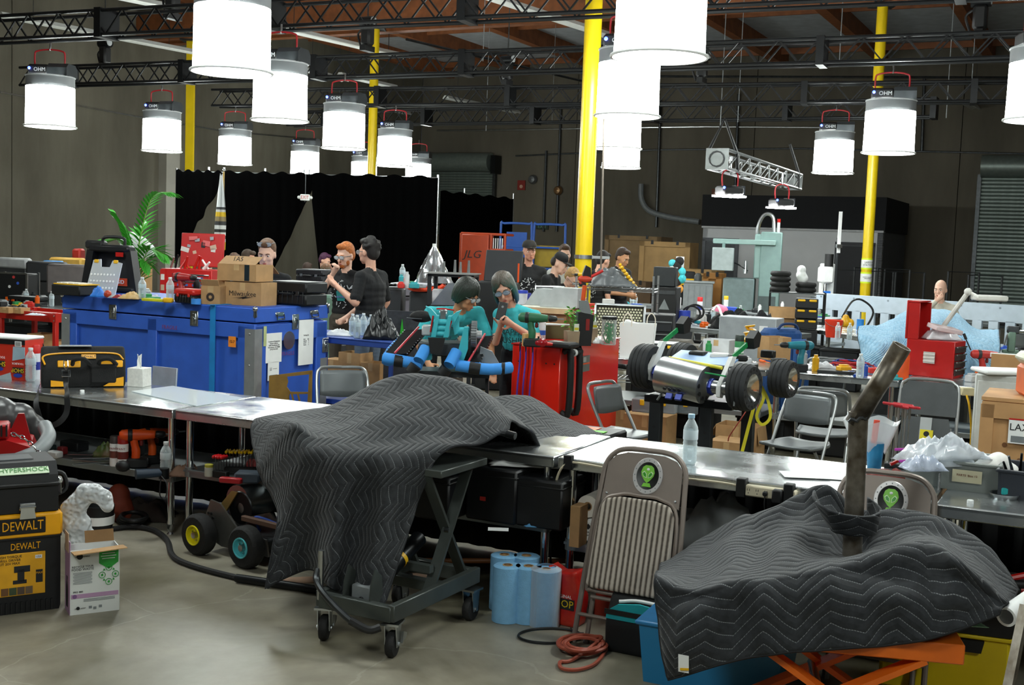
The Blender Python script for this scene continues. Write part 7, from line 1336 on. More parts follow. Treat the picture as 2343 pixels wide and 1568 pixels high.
# palm
pp=fl(315,19.5);e=thing('potted_palm','tall potted palm with arching green fronds by the concrete wall','plant',pp);B().lathe([(0,0),(.16,0),(.2,.32),(.18,.32),(.15,.3),(0,.3)],16).obj('pot',mat('#2a2622',.6),e);PL=mat('#3f9a30',.5,0,.25,6);PS=mat('#6aa03a',.6);rnd=random.Random(9)
lf=B().add([(0,0,0),(.012,.08,.003),(.016,.2,-.01),(0,.34,-.05),(-.016,.2,-.01),(-.012,.08,.003)],[(0,1,2,3,4,5)]).mesh('leaflet');lf.materials.append(PL)
def frond(pts,n=20,sz=1.0):
    n=int(n*1.5)
    P_=catmull([V(p) for p in pts],8);st=B().tube(P_,[.014*(1-.8*i/len(P_)) for i in range(len(P_))],6).obj('frond',PS,e);m=len(P_)
    for k in range(n):
        i=int(m*.35+(m*.63)*k/n);t=(P_[min(i+1,m-1)]-P_[i-1]).normalized();side=1 if k % 2 else -1
        sv=t.cross(V((0,0,1)));sv=sv.normalized() if sv.length > .1 else V((1,0,0));d=(t*.75+sv*side*.8+V((0,0,-.25*(k/n)))).normalized()
        inst(lf,'leaflet',st,P_[i],d.to_track_quat('Y','Z').to_euler(),(2.3*sz,sz*(1.25-.5*abs(k/n-.4)),1))
for pts,n,sz in (([(0,0,.3),(-.02,0,1.2),(.1,-.05,1.9),(.28,-.1,2.35),(.58,-.12,2.42)],26,.8),([(0,0,.3),(-.05,.02,1.1),(-.2,.0,1.7),(-.36,-.05,2.02)],24,1.0),([(0,0,.3),(.0,0,1.1),(-.2,-.1,1.55),(-.45,-.15,1.62)],22,.9),([(0,0,.3),(.04,0,1.0),(.2,-.1,1.45),(.48,-.15,1.4)],24,1.0),([(0,0,.3),(.03,-.05,.9),(.1,-.2,1.3),(.3,-.3,1.2)],20,.8),([(0,0,.3),(0,.05,1.0),(-.05,.2,1.6),(.05,.35,1.9)],20,1.0),([(0,0,.3),(.02,-.02,.9),(.02,-.15,1.2),(-.1,-.3,1.1)],18,.8)): frond(pts,n,sz)
b=B();[b.sph((x,y,z),r,10,7) for x,y,z,r in ((-.05,0,1.55,.2),(.1,0,1.5,.18),(0,.05,1.35,.22),(.22,.05,1.42,.15),(-.15,.03,1.35,.15))]
o=remesh(b,'plastic_bale',[bw2],None,.03,5);o.location=fl(305,20.6);tag(o,'bale of clear plastic wrap behind the palm','packaging');B().box((0,.05,.6),(.5,.4,1.2)).obj('bale_carton',CARD,o)
# ------------------------------------------------ turquoise robot on its stand
d0=8.75;s0=d0/FPX;oc=pd(1028,850,d0);TQ=mat('#3fb2bd',.45,0,.06);NB=mat('#3f93e6',.7,0,.04)
e=thing('turquoise_robot','turquoise printed robot with black chain arms and blue foam bumpers','robot',oc)
def rp(px,py,dy=0.0): return V(((px-1028)*s0,dy,(850-py)*s0))
def rod(n,pts,r,m,dy,seg=12,k=5): return B().tube(catmull([rp(x,y,dy if not isinstance(dy,(list,tuple)) else dy[i]) for i,(x,y) in enumerate(pts)],k),r,seg).obj(n,m,e)
rod('foam_bumper',[(905,795),(890,815),(886,835)],.042,NB,[.12,.0,-.05]);rod('foam_bumper',[(880,822),(920,826),(968,832)],.043,NB,[-.08,-.12,-.14]);rod('foam_bumper',[(975,795),(962,822)],.043,NB,[-.12,-.2]);rod('foam_bumper',[(1045,800),(1030,830)],.043,NB,[-.12,-.2]);rod('foam_bumper',[(1045,830),(1090,836),(1130,838)],.043,NB,[-.14,-.14,-.12]);rod('foam_bumper',[(1120,838),(1150,836),(1168,834)],.043,NB,[-.12,-.1,-.06])
for pts,dy in (([(905,826),(925,828)],-.125),([(956,832),(945,848)],-.22),([(1025,836),(1016,850)],-.22),([(1075,835),(1100,838)],-.145),([(1148,836),(1156,836)],-.1)): rod('tape_wrap',pts,.0455,BLACK,dy,12,3)
def chain_arm(x0,y0,x1,y1,w,lb):
    a,b=rp(x0,y0,.16),rp(x1,y1,-.1);u=(b-a).normalized();sd=V((1,0,.1)).normalized();hw=w/2
    B().add([a-sd*hw,a+sd*hw,b+sd*hw,b-sd*hw,a-sd*hw+V((0,.02,-.03)),a+sd*hw+V((0,.02,-.03)),b+sd*hw+V((0,.02,-.03)),b-sd*hw+V((0,.02,-.03))],[(0,1,2,3),(7,6,5,4),(0,4,5,1),(1,5,6,2),(2,6,7,3),(3,7,4,0)]).obj('arm_panel',BLACKM,e,False)
    me=B().box((0,0,0),(.012,.012,.009),.003).mesh('chain_link');me.materials.append(CHROME)
    for sg in (-1,1):
        for i in range(13): inst(me,'chain_link',e,a.lerp(b,i/12)+sd*sg*(hw+.006))
    B().tube([a+V((.02,-.02,.02)),b+V((0,-.03,.01))],.008,8).obj('push_rod',mat('#c23a44',.4),e)
chain_arm(945,760,905,812,.17,'');chain_arm(1100,770,1072,826,.16,'')
for pts,dy in (([(970,701),(982,706),(1003,728),(996,742),(985,734)],-.02),([(1052,707),(1040,712),(1020,730),(1024,748),(1036,738)],-.02)): B().prism([(rp(x,y).x,rp(x,y).z) for x,y in pts],dy-.03,dy+.03,'xz').obj('ear',TQ,e,False)
for x in (990,1018): B().prism([(rp(x-5,770).x,rp(x,770).z),(rp(x+6,770).x,rp(x,770).z),(rp(x+12,722).x,rp(x,722).z),(rp(x+4,722).x,rp(x,722).z)],-.08,.08,'xz').obj('neck_plate',TQ,e,False)
for y in (736,750,763): B().cyl(rp(990,y,-.05),rp(1024,y,-.05),.022,seg=12).obj('neck_roller',TQ,e)
B().prism([(rp(980,770).x,rp(0,770).z),(rp(1019,770).x,rp(0,770).z),(rp(1011,806).x,rp(0,806).z),(rp(987,806).x,rp(0,806).z)],-.16,-.13,'xz').obj('bib_plate',BLACK,e,False)
B().tube([rp(994,707),rp(1010,706),rp(1035,709)],.006,6).obj('red_brace',RED,e);B().tube([rp(988,722,-.05),rp(983,760,-.05)],.007,6).obj('red_rod',RED,e);B().tube([rp(1030,732,-.05),rp(1022,762,-.05)],.007,6).obj('red_rod',RED,e);B().box(rp(1010,720,.0),(.06,.06,.08),.01).obj('motor',STEEL,e)
B().prism([(rp(1070,745).x,rp(0,745).z),(rp(1060,745).x,rp(0,745).z),(rp(1048,800).x,rp(0,800).z),(rp(1042,822).x,rp(0,822).z),(rp(1060,826).x,rp(0,826).z),(rp(1070,795).x,rp(0,795).z)],-.1,.0,'xz').obj('side_frame',TQ,e,False);B().prism([(rp(978,790).x,rp(0,790).z),(rp(988,800).x,rp(0,800).z),(rp(988,822).x,rp(0,822).z),(rp(974,824).x,rp(0,824).z)],-.1,.0,'xz').obj('side_frame',TQ,e,False)
B().prism([(rp(1040,720).x,rp(0,720).z),(rp(1047,722).x,rp(0,722).z),(rp(1048,760).x,rp(0,760).z),(rp(1038,765).x,rp(0,765).z),(rp(1032,740).x,rp(0,740).z)],-.03,-.01,'xz').obj('side_ring',TQ,e,False)
B().cyl(rp(1045,757,.0),rp(1072,757,.0),.033,seg=16).obj('shoulder_tube',TQ,e);g=B().lathe([(.02,-.02),(.088,-.02),(.092,0),(.088,.02),(.02,.02)],30,rp(1082,762,.0),'x').obj('spur_gear',mat('#8e9294',.4,.6),e);tg=B().box((0,0,0),(.04,.012,.014)).mesh('gear_tooth');tg.materials.append(mat('#8e9294',.4,.6))
for i in range(30): a=i*pi/15;inst(tg,'gear_tooth',g,rp(1082,762,0)+V((0,.093*cos(a),.093*sin(a))),(a,0,0))
B().cyl(rp(1085,762,-.02),rp(1100,762,-.02),.03,seg=14).obj('gear_hub',mat('#d8dadb',.3,.4),e);B().box(rp(972,758,.05),(.07,.08,.08),.01).obj('gear_motor',mat('#cfd2d2',.35,.3),e);B().cyl(rp(960,733,.05),rp(925,732,.05),.006,seg=6).obj('drive_shaft',DKSTEEL,e);B().sph(rp(958,728,.1),(.09,.05,.045),14,9).obj('fur_roller',RUBBER,e)
B().box(rp(1010,800,.12),(.36,.3,.1),.01).obj('base_plate',DKSTEEL,e);B().prism([(rp(1098,790).x,rp(0,790).z),(rp(1125,800).x,rp(0,800).z),(rp(1145,832).x,rp(0,832).z),(rp(1095,832).x,rp(0,832).z)],-.02,.02,'xz').obj('skirt_plate',GREY,e,False)
st=thing('robot_stand','dark folding trestle stand under the turquoise robot','stand',(oc.x,oc.y+.1,0));zt=oc.z-.02
B().box((0,.02,zt+.0),(.6,.3,.04)).obj('top_bar',DKSTEEL,st);
for x in (-.26,.1,.3): B().bar((x,-.1,0),(x-.02,.0,zt),.025).obj('leg',BLACKM,st);B().bar((x,.16,0),(x-.02,.02,zt),.025).obj('leg',GREY,st)
B().box((.0,-.02,zt-.06),(.2,.012,.05)).obj('warning_sticker',mat('#c9b8b0',.5),st)
o=B().box((0,0,.22),(.5,.3,.44),.01).obj('flight_case',mat('#8f9496',.4,.5));o.location=fl(1090,9.55);tag(o,'silver flight case standing under the turquoise robot','case');B().tube([(.1,-.15,.27),(.1,-.19,.27),(.2,-.19,.24),(.2,-.15,.24)],.01,6).obj('case_handle',BLACK,o)
# ------------------------------------------------ on the blue crate
def ct(px,dd): r=ray(px,600);return V((r.x/r.y*dd,dd,1.2095))
YR=mat('#e3ae1c',.45)
e=thing('parts_organiser','open black parts organiser with yellow rim on the blue crate','organiser',ct(172,10.22),YAW);B().box((0,0,.045),(.34,.22,.09),.01).obj('tub',BLACK,e);B().box((.02,0,.093),(.33,.21,.008)).obj('yellow_rim',YR,e)
for i in range(4): B().box((-.1+.07*i,-.01,.1),(.05,.15,.012)).obj('cup',mat('#d8d8cf',.6),e)
CP=clear('#dfe4ea',.5,.25);l_=B().prism([(-.15,0),(.13,0),(.16,.29),(.07,.31),(.05,.25),(-.03,.25),(-.04,.32),(-.11,.31)],-.006,.006,'xz').obj('clear_lid',CP,e,False);l_.location=Euler((0,0,-YAW)).to_matrix() @ (ct(232,10.35)-ct(172,10.22));l_.rotation_euler=(rad(-14),0,rad(-8)-YAW);dm=B().sph((0,-.008,0),(.009,.004,.011),8,6).mesh('dimple');dm.materials.append(WHITE)
for r_ in range(3):
    for c_ in range(8): inst(dm,'dimple',l_,(-.11+.03*c_,0,.06+.06*r_))
for x in (-.08,.1): B().box((x,-.004,.3),(.04,.018,.03),.004).obj('yellow_clip',YR,l_)
e=thing('open_tool_case','large black tool case standing open with red lettering','tool case',ct(256,10.85),rad(-18));b=B()
for a_,c_ in (((-.27,0,0),(-.2,0,.38)),((.27,0,0),(.2,0,.38))): b.bar(a_,c_,.1,.07)
b.box((0,0,.4),(.44,.12,.07),.02);b.box((0,0,.03),(.56,.14,.06),.02);b.obj('case_frame',mat('#15161a',.45),e);B().box((0,.05,.2),(.4,.02,.36)).obj('case_back',mat('#22242a',.5),e);B().box((-.17,0,.43),(.2,.1,.08),.02).obj('hinge_block',BLACK,e);B().tube(catmull([(-.1,0,.43),(-.08,0,.5),(.12,0,.5),(.14,0,.43)],4),.014,8).obj('handle',BLACK,e);B().box((.1,-.06,.1),(.22,.006,.07)).obj('red_panel',mat('#b53a1c',.5),e);text('RIDGID',.05,WHITE,e,(.1,-.065,.1),FRONT);B().box((.13,-.066,.35),(.08,.004,.04)).obj('red_label',RED,e)
crumple('blue_gloves','crumpled bright blue disposable gloves on the blue crate','gloves',ct(226,9.98),.11,.1,.1,mat('#2a78d8',.5),81,sharp=1.6)
o=B().sph((0,0,.032),.032,14,10).obj('red_ball',mat('#b8432a',.4));o.location=ct(247,9.95);tag(o,'small red ball beside the blue gloves','ball')
for i,(px,dd) in enumerate(((262,9.95),(272,9.93),(285,9.9))): crumple('hardware_packet','shiny packet of hardware on the blue crate','packet',ct(px,dd),.09,.07,.035,mat(('#b9bcc0','#a33a3a','#c9ccd0')[i],.3,.3),83+i)['group']='hardware packets on the blue crate'
crumple('snack_bag','open yellow and tan snack bag on the blue crate','bag',ct(300,9.88),.17,.12,.07,mat('#caa05a',.45,0,.2,18,0,'#d8b98a'),88)
bottle(ct(326,9.9),'water bottle beside the snack bag on the blue crate',.125*1.5,.032);bottle(ct(390,9.72),'water bottle in the middle of the blue crate',.155*1.3,.032)
o=B().box((0,0,.012),(.2,.045,.024),.004).obj('spirit_level',mat('#cfd02a',.5));o.location=ct(352,9.68);o.rotation_euler=(0,0,-.3);tag(o,'yellow level lying on the blue crate','level');o=B().box((0,0,.02),(.08,.06,.04),.01).obj('tape_measure',YELLOW);o.location=ct(386,9.58);tag(o,'yellow tape measure on the blue crate edge','tape measure')
drill(ct(420,9.85),rad(150),'red and black cordless drill on the blue crate','#a51f1f','#17181a',s=1.0)
toolcase(ct(436,9.62),YAW,.21,.15,.12,'small black case with a red lid on the blue crate','#17181a','#17181a','#c5281e',.55,handle=False);bpy.data.objects[-1]
e=[o for o in COL.objects if o.get('label') == 'small black case with a red lid on the blue crate'][0];[o for o in e.children if o.name.startswith('lid')][0].data.materials[0]=mat('#c5281e',.4)
o=B().lathe([(.022,0),(.04,0),(.04,.045),(.022,.045),(.022,0)],20).obj('tape_roll',mat('#3a86d8',.5));o.location=ct(450,9.52);tag(o,'roll of light blue tape on the crate edge','tape')
carton(ct(490,9.62),rad(-10),.16,.12,.15,'small open carton with a round printed mark on the blue crate',(-60,70,None,110));c_=[o for o in COL.objects if o.get('label','').startswith('small open carton with a round')][0];B().lathe([(0,-.0005),(.035,0),(.035,.001)],20,(0,-.0645,.06),'y').obj('round_mark',mat('#3a2f28',.7),c_);B().lathe([(0,-.0012),(.014,-.001),(.014,0)],14,(0,-.0645,.06),'y').obj('mark_eye',CARD,c_)
mk=carton(ct(575,9.72),rad(-20),.34,.24,.185,'brown tool carton with script lettering under the open carton',lid=True,txt='Milwaukee',txs=.06);B().prism([(-.1,.055),(.05,.075),(.0,.05),(.1,.07),(-.05,.05),(.0,.065)],-.125,-.1225,'xz').obj('lightning_mark',mat('#2e2620',.7),mk,False)
am=carton(ct(562,9.74)+V((0,0,.195)),rad(-20),.36,.26,.135,'open brown carton with large black code on its flap',(-150,35,100,120),txs=.05);B().box((.1,-.134,.07),(.045,.003,.13)).obj('blue_black_tape',mat('#1d2a30',.4),am);text('1A5',.06,INK,am,(.06,-.2,.18),(rad(60),0,0));text('1A5',.06,INK,[c for c in am.children if c.name.startswith('flap')][1],(0,-.07,-.004),(pi,0,0))
q_=B().box((0,0,.15),(.006,.14,.3)).obj('cardboard_sheet',CARD);q_.location=ct(508,9.7);q_.rotation_euler=(0,rad(6),rad(60));tag(q_,'bent cardboard sheet between the two cartons','cardboard')
toolcase(ct(685,9.98),YAW,.38,.3,.2,'large black equipment case on the end of the blue crate','#1a1c1e','#2a2d30','#26292c',.5)
# ------------------------------------------------ left: red cart, rear tables
RC2=mat('#b5241c',.4,0,.05);cp=pz(127,722,.82);e=thing('red_utility_cart','red steel utility cart with cartons on its lower shelf','cart',cp*1.0,YAW);e.location.z=0
for z in (.79,.3): B().box((-.45,.25,z),(.9,.5,.03)).obj('shelf',RC2,e);b=B();[b.box((-.45,y,z+.0),(.92,.012,.1)) for y in (0,.5)];[b.box((x,.25,z),(.012,.5,.1)) for x in (-.9,0)];b.obj('shelf_lip',RC2,e,False)
for x in (-.88,-.02):
    for y in (.02,.48):
        g=B().box((x,y,.47),(.05,.05,.75),.004).obj('post',RC2,e)
        for z in (.26,.32,.76,.81): B().sph((x,y-.027,z),(.009,.005,.009),8,5).obj('bolt',CHROME,g)
        B().cyl((x-.02,y,.05),(x+.02,y,.05),.05,seg=14).obj('caster',RUBBER,g)
for i,(x,w_,h_) in enumerate(((-.2,.2,.2),(-.48,.22,.26),(-.75,.18,.15))): carton(e.location+(Euler((0,0,YAW)).to_matrix() @ V((x,.25,.317))),YAW+.2*i,w_,.25,h_,('open brown carton on the red cart near its post','tall brown carton in the middle of the red cart','low brown carton deep in the red cart')[i],(60,80,90,100))
for i,(px,py) in enumerate(((20,716),(48,717))): carton(pz(px,py,.81),YAW,.14,.12,.06,('flat brown carton on the red cart edge','small flat brown carton beside the black gloves on the cart')[i],lid=True)
crumple('work_glove','black work glove on the red cart','glove',pz(50,712,.81),.16,.12,.07,BLACK,91);crumple('clear_packet','clear plastic packet hanging over the red cart rim','packet',pz(82,722,.815),.2,.1,.03,clear('#e6eaf0',.5,.15),92)
worktable(fl(-90,15.6),YAW,2.4,.8,'cluttered worktable behind the red cart',.3,top=SHELF);worktable(fl(230,14.6),YAW,1.9,.8,'worktable behind the blue crate carrying the red tool chest',.3,top=SHELF)
# red tool chest with stickers
rc=fl(425,13.6);rc.z=.76;e=thing('red_tool_chest','red tool chest with open stickered lid and many small drawers','tool chest',rc,rad(-12),None,1.1);RR=mat('#b3201f',.4,0,.05)
B().box((0,.2,.27),(.58,.4,.54),.006).obj('body',RR,e);B().box((-.26,-.005,.28),(.06,.02,.5)).obj('side_stile',RR,e);B().box((-.03,.42,.74),(.5,.03,.36),.006,(rad(-6),0,0)).obj('lid',RR,e)
for i in range(6):
    d=B().box((.06,-.008,.46-.075*i),(.42,.02,.06),.004).obj('drawer',RR,e);B().box((.06,-.022,.485-.075*i),(.42,.012,.014),.003).obj('drawer_pull',CHROME,d)
    for k in range(2): B().box((-.03+.17*k,-.02,.452-.075*i),(.12,.004,.022)).obj('drawer_label',mat(('#3a5a9a','#c9c9c4')[(i+k) % 3 == 0],.6),d)
rnd=random.Random(5)
for i in range(11): B().box((rnd.uniform(-.24,.18),.402,rnd.uniform(.62,.88)),(rnd.uniform(.03,.1),.004,rnd.uniform(.03,.06)),.001,(0,rnd.uniform(-.3,.3),0)).obj('sticker',mat(rnd.choice(['#d8d8d2','#9aa0a6','#c9b09a','#2a2c30','#d46a6a']),.5),e)
for i in range(4): B().box((-.26,-.017,.12+.11*i),(.04,.003,.06)).obj('sticker',mat(('#d8dce2','#8a9a9a','#b9a58a','#d8d8d2')[i],.5),e)
for i in range(9):
    o=B().cyl((0,0,0),(rnd.uniform(-.08,.08),rnd.uniform(-.06,.02),rnd.uniform(.08,.16)),rnd.uniform(.01,.022),.012,8).obj('hand_tool',rnd.choice([STEEL,BLACKM,RED,WHITE]));o.location=rc+V((-.22+.055*i,.14,.6));tag(o,'hand tool heaped on top of the red tool chest','tool','hand tools on the red tool chest')
# tall things on the left tables
e=thing('equipment_case','black equipment case with silver edges and stickers on the cluttered worktable','case',pz(-20,690,.76)+V((.2,.3,0)),rad(-8));B().box((0,0,.2),(.5,.3,.36),.02).obj('body',BLACK,e);b=B();[b.box((x,y,.2),(.025,.025,.38)) for x in (-.25,.25) for y in (-.15,.15)];[b.box((0,-.15,z),(.5,.02,.025)) for z in (.02,.38)];b.obj('silver_edge',STEEL,e,False);
for x,z,c_ in ((.0,.2,'#d8d8d4'),(.12,.25,'#3a5fc0'),(.06,.33,'#c23a3a')): B().cyl((x,-.152,z),(x,-.15,z),.02,seg=12).obj('sticker',mat(c_,.5),e)
e=thing('laptop_stand','dark monitor leaning back on the cluttered worktable','monitor',pz(75,678,.76)+V((0,.4,0)),rad(10));B().box((0,0,.3),(.3,.03,.3),.01,(rad(-14),0,0)).obj('panel',mat('#2a3634',.5),e);B().box((0,.05,.08),(.06,.1,.16)).obj('stand',BLACK,e);B().box((0,-.02,.3),(.24,.02,.2),.004,(rad(-14),0,0)).obj('screen',mat('#4a4a38',.3),e)
o=B().box((0,0,.13),(.14,.1,.26),.02).obj('vacuum_pump',mat('#27389a',.45));o.location=pz(115,695,.76)+V((0,.3,0));tag(o,'blue hand pump on the cluttered worktable','pump');B().cyl((0,0,.26),(0,0,.32),.05,seg=12).obj('pump_cap',mat('#2f4ac0',.4),o)
can(pz(133,700,.76)+V((0,.3,.12)),'white spray bottle with red trigger cap on the cluttered worktable',.3,.035,'#e6e4e4','#c62f2a','#7a2a2a',name='trigger_bottle')
o=B().box((0,0,.06),(.12,.1,.12)).obj('bottle_riser',BLACK);o.location=pz(133,700,.76)+V((0,.3,0));tag(o,'black block under the red capped spray bottle','block')
toolcase(pz(55,700,.76)+V((0,.12,0)),YAW,.5,.22,.12,'flat black drill case with a white and red lid on the cluttered worktable','#1a1b1d','#1a1b1d','#e0531c',.5,handle=False)
for px,py,d,w_,h_,c_,lb in ((155,604,19.0,.52,.2,'#d8a94c','long yellow carton on the rear left table'),(122,604,18.6,.28,.1,'#3a8ad0','flat blue carton beside the yellow carton'),(180,590,19.4,.14,.3,'#a82a20','red box on edge behind the tool case'),(165,640,15.6,.6,.4,'#6a6462','grey panel propped on the rear left table'),(30,602,18,.5,.16,'#9a9c9c','row of pale grey helmets on the rear left table'),(108,622,17.5,.55,.3,'#2a2c2e','dark tarp covered lump on the rear left table')):
    p=pd(px,py,d);o=B().box((0,0,0),(w_,.25,h_),.03).obj('stored_box',mat(c_,.6));o.location=p;tag(o,lb,'box');s_=B().box((0,0,-h_/2-(p.z-h_/2)/2),(w_*.9,.24,p.z-h_/2-.005)).obj('support_stack',mat('#2a2b2c',.7),o)
for i,(px,py) in enumerate(((60,690),(118,696))): bottle(pz(px,py+6,.76),('water bottle on the cluttered worktable by the drill case','half crushed water bottle on the cluttered worktable edge')[i],.2,.033)
# ------------------------------------------------ scattered small tools on the benches
def scatter(n,area,table,seed,z=.76,tall=.12):
    """area: four (px,py) corners on the table top -> small separate things"""
    rn=random.Random(seed);A_=[pz(x,y,z) for x,y in area];gp='small tools on the '+table
    for i in range(n):
        u,v=rn.random(),rn.random();p=(A_[0].lerp(A_[1],u)).lerp(A_[3].lerp(A_[2],u),v);k=rn.choice(['drv','tape','blk','cord','pli','can','bat','tray']);c_=rn.choice(['#c9302a','#1d1f22','#e0a51c','#2a4fa8','#d8dad8','#2f8a4a','#8a8e90','#e0601c','#1d1f22','#3aa0a8','#b9bcbe'])
        if k == 'drv': o=B().cyl((-.05,0,.015),(.04,0,.015),.014,.012,8).cyl((.04,0,.015),(.13,0,.015),.004,seg=6);nm,lb,ct_='screwdriver','screwdriver','screwdriver'
        elif k == 'tape': o=B().lathe([(.025,0),(.05,0),(.05,.04),(.025,.04),(.025,0)],16);nm,lb,ct_='tape_roll','roll of tape','tape'
        elif k == 'blk': o=B().box((0,0,.035),(rn.uniform(.06,.16),rn.uniform(.05,.1),rn.uniform(.04,.07)),.006);nm,lb,ct_='small_box','small coloured box','box'
        elif k == 'cord': o=B().tube(catmull([(.07*cos(a)*rn.uniform(.6,1.2),.06*sin(a)*rn.uniform(.6,1.2),.01+.03*rn.random()) for a in np.linspace(0,4*pi,13)],3),.006,5);nm,lb,ct_='cable','tangled cable','cable'
        elif k == 'pli': o=B().bar((-.08,-.02,.012),(0,0,.012),.014).bar((-.08,.02,.012),(0,0,.012),.014).bar((0,0,.012),(.05,0,.012),.02);nm,lb,ct_='pliers','pair of pliers','pliers'
        elif k == 'can': h_=rn.uniform(.1,.2);o=B().lathe([(0,0),(.03,0),(.03,h_*.8),(.018,h_*.88),(.018,h_),(0,h_)],12);nm,lb,ct_='small_can','small can','can'
        elif k == 'bat': o=B().box((0,0,.03),(.12,.075,.06),.008).box((0,0,.065),(.08,.05,.02),.004);nm,lb,ct_='battery_pack','tool battery','battery'
        else: o=B().box((0,0,.01),(.2,.14,.02),.004).box((.02,0,.03),(.1,.08,.03),.006);nm,lb,ct_='parts_tray','flat parts tray','tray'
        o=o.obj(nm,mat(c_,rn.choice([.3,.5,.6]),.0));o.location=p;o.rotation_euler=(0,0,rn.uniform(0,6.28));tag(o,lb+' on the '+table,ct_,gp)
scatter(26,((0,705),(128,712),(135,690),(10,683)),'cluttered worktable behind the red cart',1)
scatter(7,((330,684),(470,694),(470,688),(330,678)),'blue crate top',2,1.21)
# ------------------------------------------------ middle: blue bench, carts, cases
def bench(pa,pb,label,z=.76,dp=.75,m=None,shelf=.34,legm=None):
    a,b=pz(*pa,z),pz(*pb,z);a.z=b.z=0;return worktable(a,atan2(b.y-a.y,b.x-a.x),(b-a).length,dp,label,shelf,h=z,top=m)
BB=mat('#34509c',.45,.1);bn=worktable(V((-2.06,10.55,0)),rad(-30),1.22,.6,'blue steel bench with bottles and a black bag on it',.36,h=.92,top=BB)
for c_ in bn.children:
    if c_.name.startswith(('leg','shelf','stiff')): c_.data.materials[0]=BB
for i,(px,py) in enumerate(((806,766),(816,770),(831,764),(848,768))): bottle(pz(px,py+4,.92),('tall water bottle on the blue bench','water bottle at the front of the blue bench','water bottle behind the others on the blue bench','water bottle next to the black bag on the blue bench')[i],.2,.032)
crumple('bin_bag','shiny black bin bag slumped on the end of the blue bench','bag',pz(872,776,.92),.3,.24,.27,mat('#1c1e20',.3,0,.1),101,sharp=1.5,n=26);crumple('paper_heap','white paper heap on the blue bench','paper',pz(775,768,.92),.24,.16,.07,PAPER,102)
for i,(px,py,w_,h_,lb) in enumerate(((765,872,.24,.2,'closed brown carton on the blue bench shelf'),(806,880,.28,.3,'brown carton with raised flap on the blue bench shelf'),(855,886,.24,.22,'open brown carton at the bench shelf end'))): carton(pz(px,py,.36)+V((0,.2,0)),TYAW,w_*.9,.22,h_,lb,(None,70,None,100) if i else (None,)*4,lid=(i == 0))
for i,px in enumerate((765,815,868)): carton(fl(px,10.5-.25*i)+V((0,.1,0)),TYAW,.32,.3,.26,('brown carton on the floor below the blue bench near the chair','brown carton on the floor below the bench middle','brown carton on the floor by the blue bench leg')[i],lid=True)
o=B().box((0,0,.14),(.4,.3,.28),.02).obj('blue_crate',mat('#2a78c4',.5));o.location=fl(798,8.6);tag(o,'bright blue crate under the folding chair by the blue bench','crate')
tb_=fl(718,15.2);e=thing('case_stack','stack of dark storage bins behind the talking pair','bins',tb_,YAW);[B().box((0,.2,.2+.4*i),(.55-.03*i,.42,.39),.02).obj('bin',mat(('#2a2c2e','#3a3c3a','#26282a')[i],.6),e) for i in range(3)]
toolcase(tb_+V((0,.2,1.2)),YAW,.42,.36,.16,'flat black case with a pale lid on the storage bins','#22252a','#22252a','#5a5f66',.5)
for i,(px,d,c_,lb) in enumerate(((664,14.2,'#a0a29c','grey plastic tub behind the black equipment case'),(748,14.0,'#5a7a6a','sea green bag beside the storage bins'),(672,13.6,'#e0701c','orange packet behind the black equipment case'))): h_=(1.12,1.1,1.18)[i];o=B().box((0,0,h_/2),(.22,.22,h_),.03).obj('tall_tub',mat(c_,.6));o.location=fl(px,d);tag(o,lb,'tub')
e=thing('grey_machine','purple grey metal machine cabinet with a loop handle','machine',fl(945,15.2),rad(-10));B().box((0,.2,.6),(.46,.45,1.2),.01).obj('body',mat('#8a8690',.5),e);B().box((-.05,.2,1.21),(.5,.48,.03),.008).obj('top',mat('#b9b9c4',.5),e);B().tube(catmull([(-.15,-.03,.95),(-.15,-.08,1.05),(.12,-.08,1.05),(.14,-.03,.9)],4),.012,7).obj('loop_handle',BLACK,e);text('))',.16,YELLOW,e,(-.2,-.03,1.08),FRONT)
o=B().box((0,0,.6),(.3,.3,1.2),.03).obj('black_locker',mat('#2a2c2e',.5));o.location=fl(898,14.6);tag(o,'dark grey locker box beside the purple grey cabinet','locker');B().box((0,-.155,.95),(.24,.01,.4),.004).obj('door',mat('#33363a',.5),o)
bottle(fl(938,15.2)+V((-.12,.12,1.226)),'water bottle on the purple grey cabinet',.24,.038)
scatter(9,((900,660),(975,664),(975,656),(900,652)),'purple grey cabinet',3,1.225)
e=thing('dark_board','dark weathered board standing behind the turquoise robot','board',fl(922,11.4),rad(-8));B().box((0,0,.55),(.36,.02,1.1)).obj('board',mat('#3a3c40',.7,0,.2,30),e);B().prism([(-.02,.82),(.0,1.02),(.03,.82)],-.03,-.012,'xz').obj('green_wedge',mat('#2fae2f',.5),e,False)
CK=mat('#24272a',.5,.2);e=thing('black_shelf_cart','tall black metal shelf cart with steel offcuts on top','cart',fl(1034,12.9),rad(-6));
for x in (-.22,.24):
    for y in (-.2,.2): B().box((x,y,.72),(.04,.04,1.44)).obj('post',CK,e)
for z in (1.42,1.08,.6,.2): B().box((.01,0,z),(.5,.44,.03)).obj('shelf',CK,e)
B().box((.0,-.02,1.44),(.56,.5,.012)).obj('grey_sheet',mat('#7a7a78',.45,.3),e);B().prism([(-.2,1.1),(.2,1.1),(.12,1.34),(-.02,1.34)],-.19,-.17,'xz').obj('brushed_plate',STEEL,e,False)
for i,x in enumerate((-.1,.02,.08,.17)): o=B().cyl((0,0,0),(0,0,.12+.02*(i % 2)),.018,.012,8).obj('steel_fitting',STEEL);o.location=fl(1034,12.9)+V((x,0,1.447));tag(o,'small steel fitting on top of the shelf cart','fitting','steel fittings on the shelf cart')
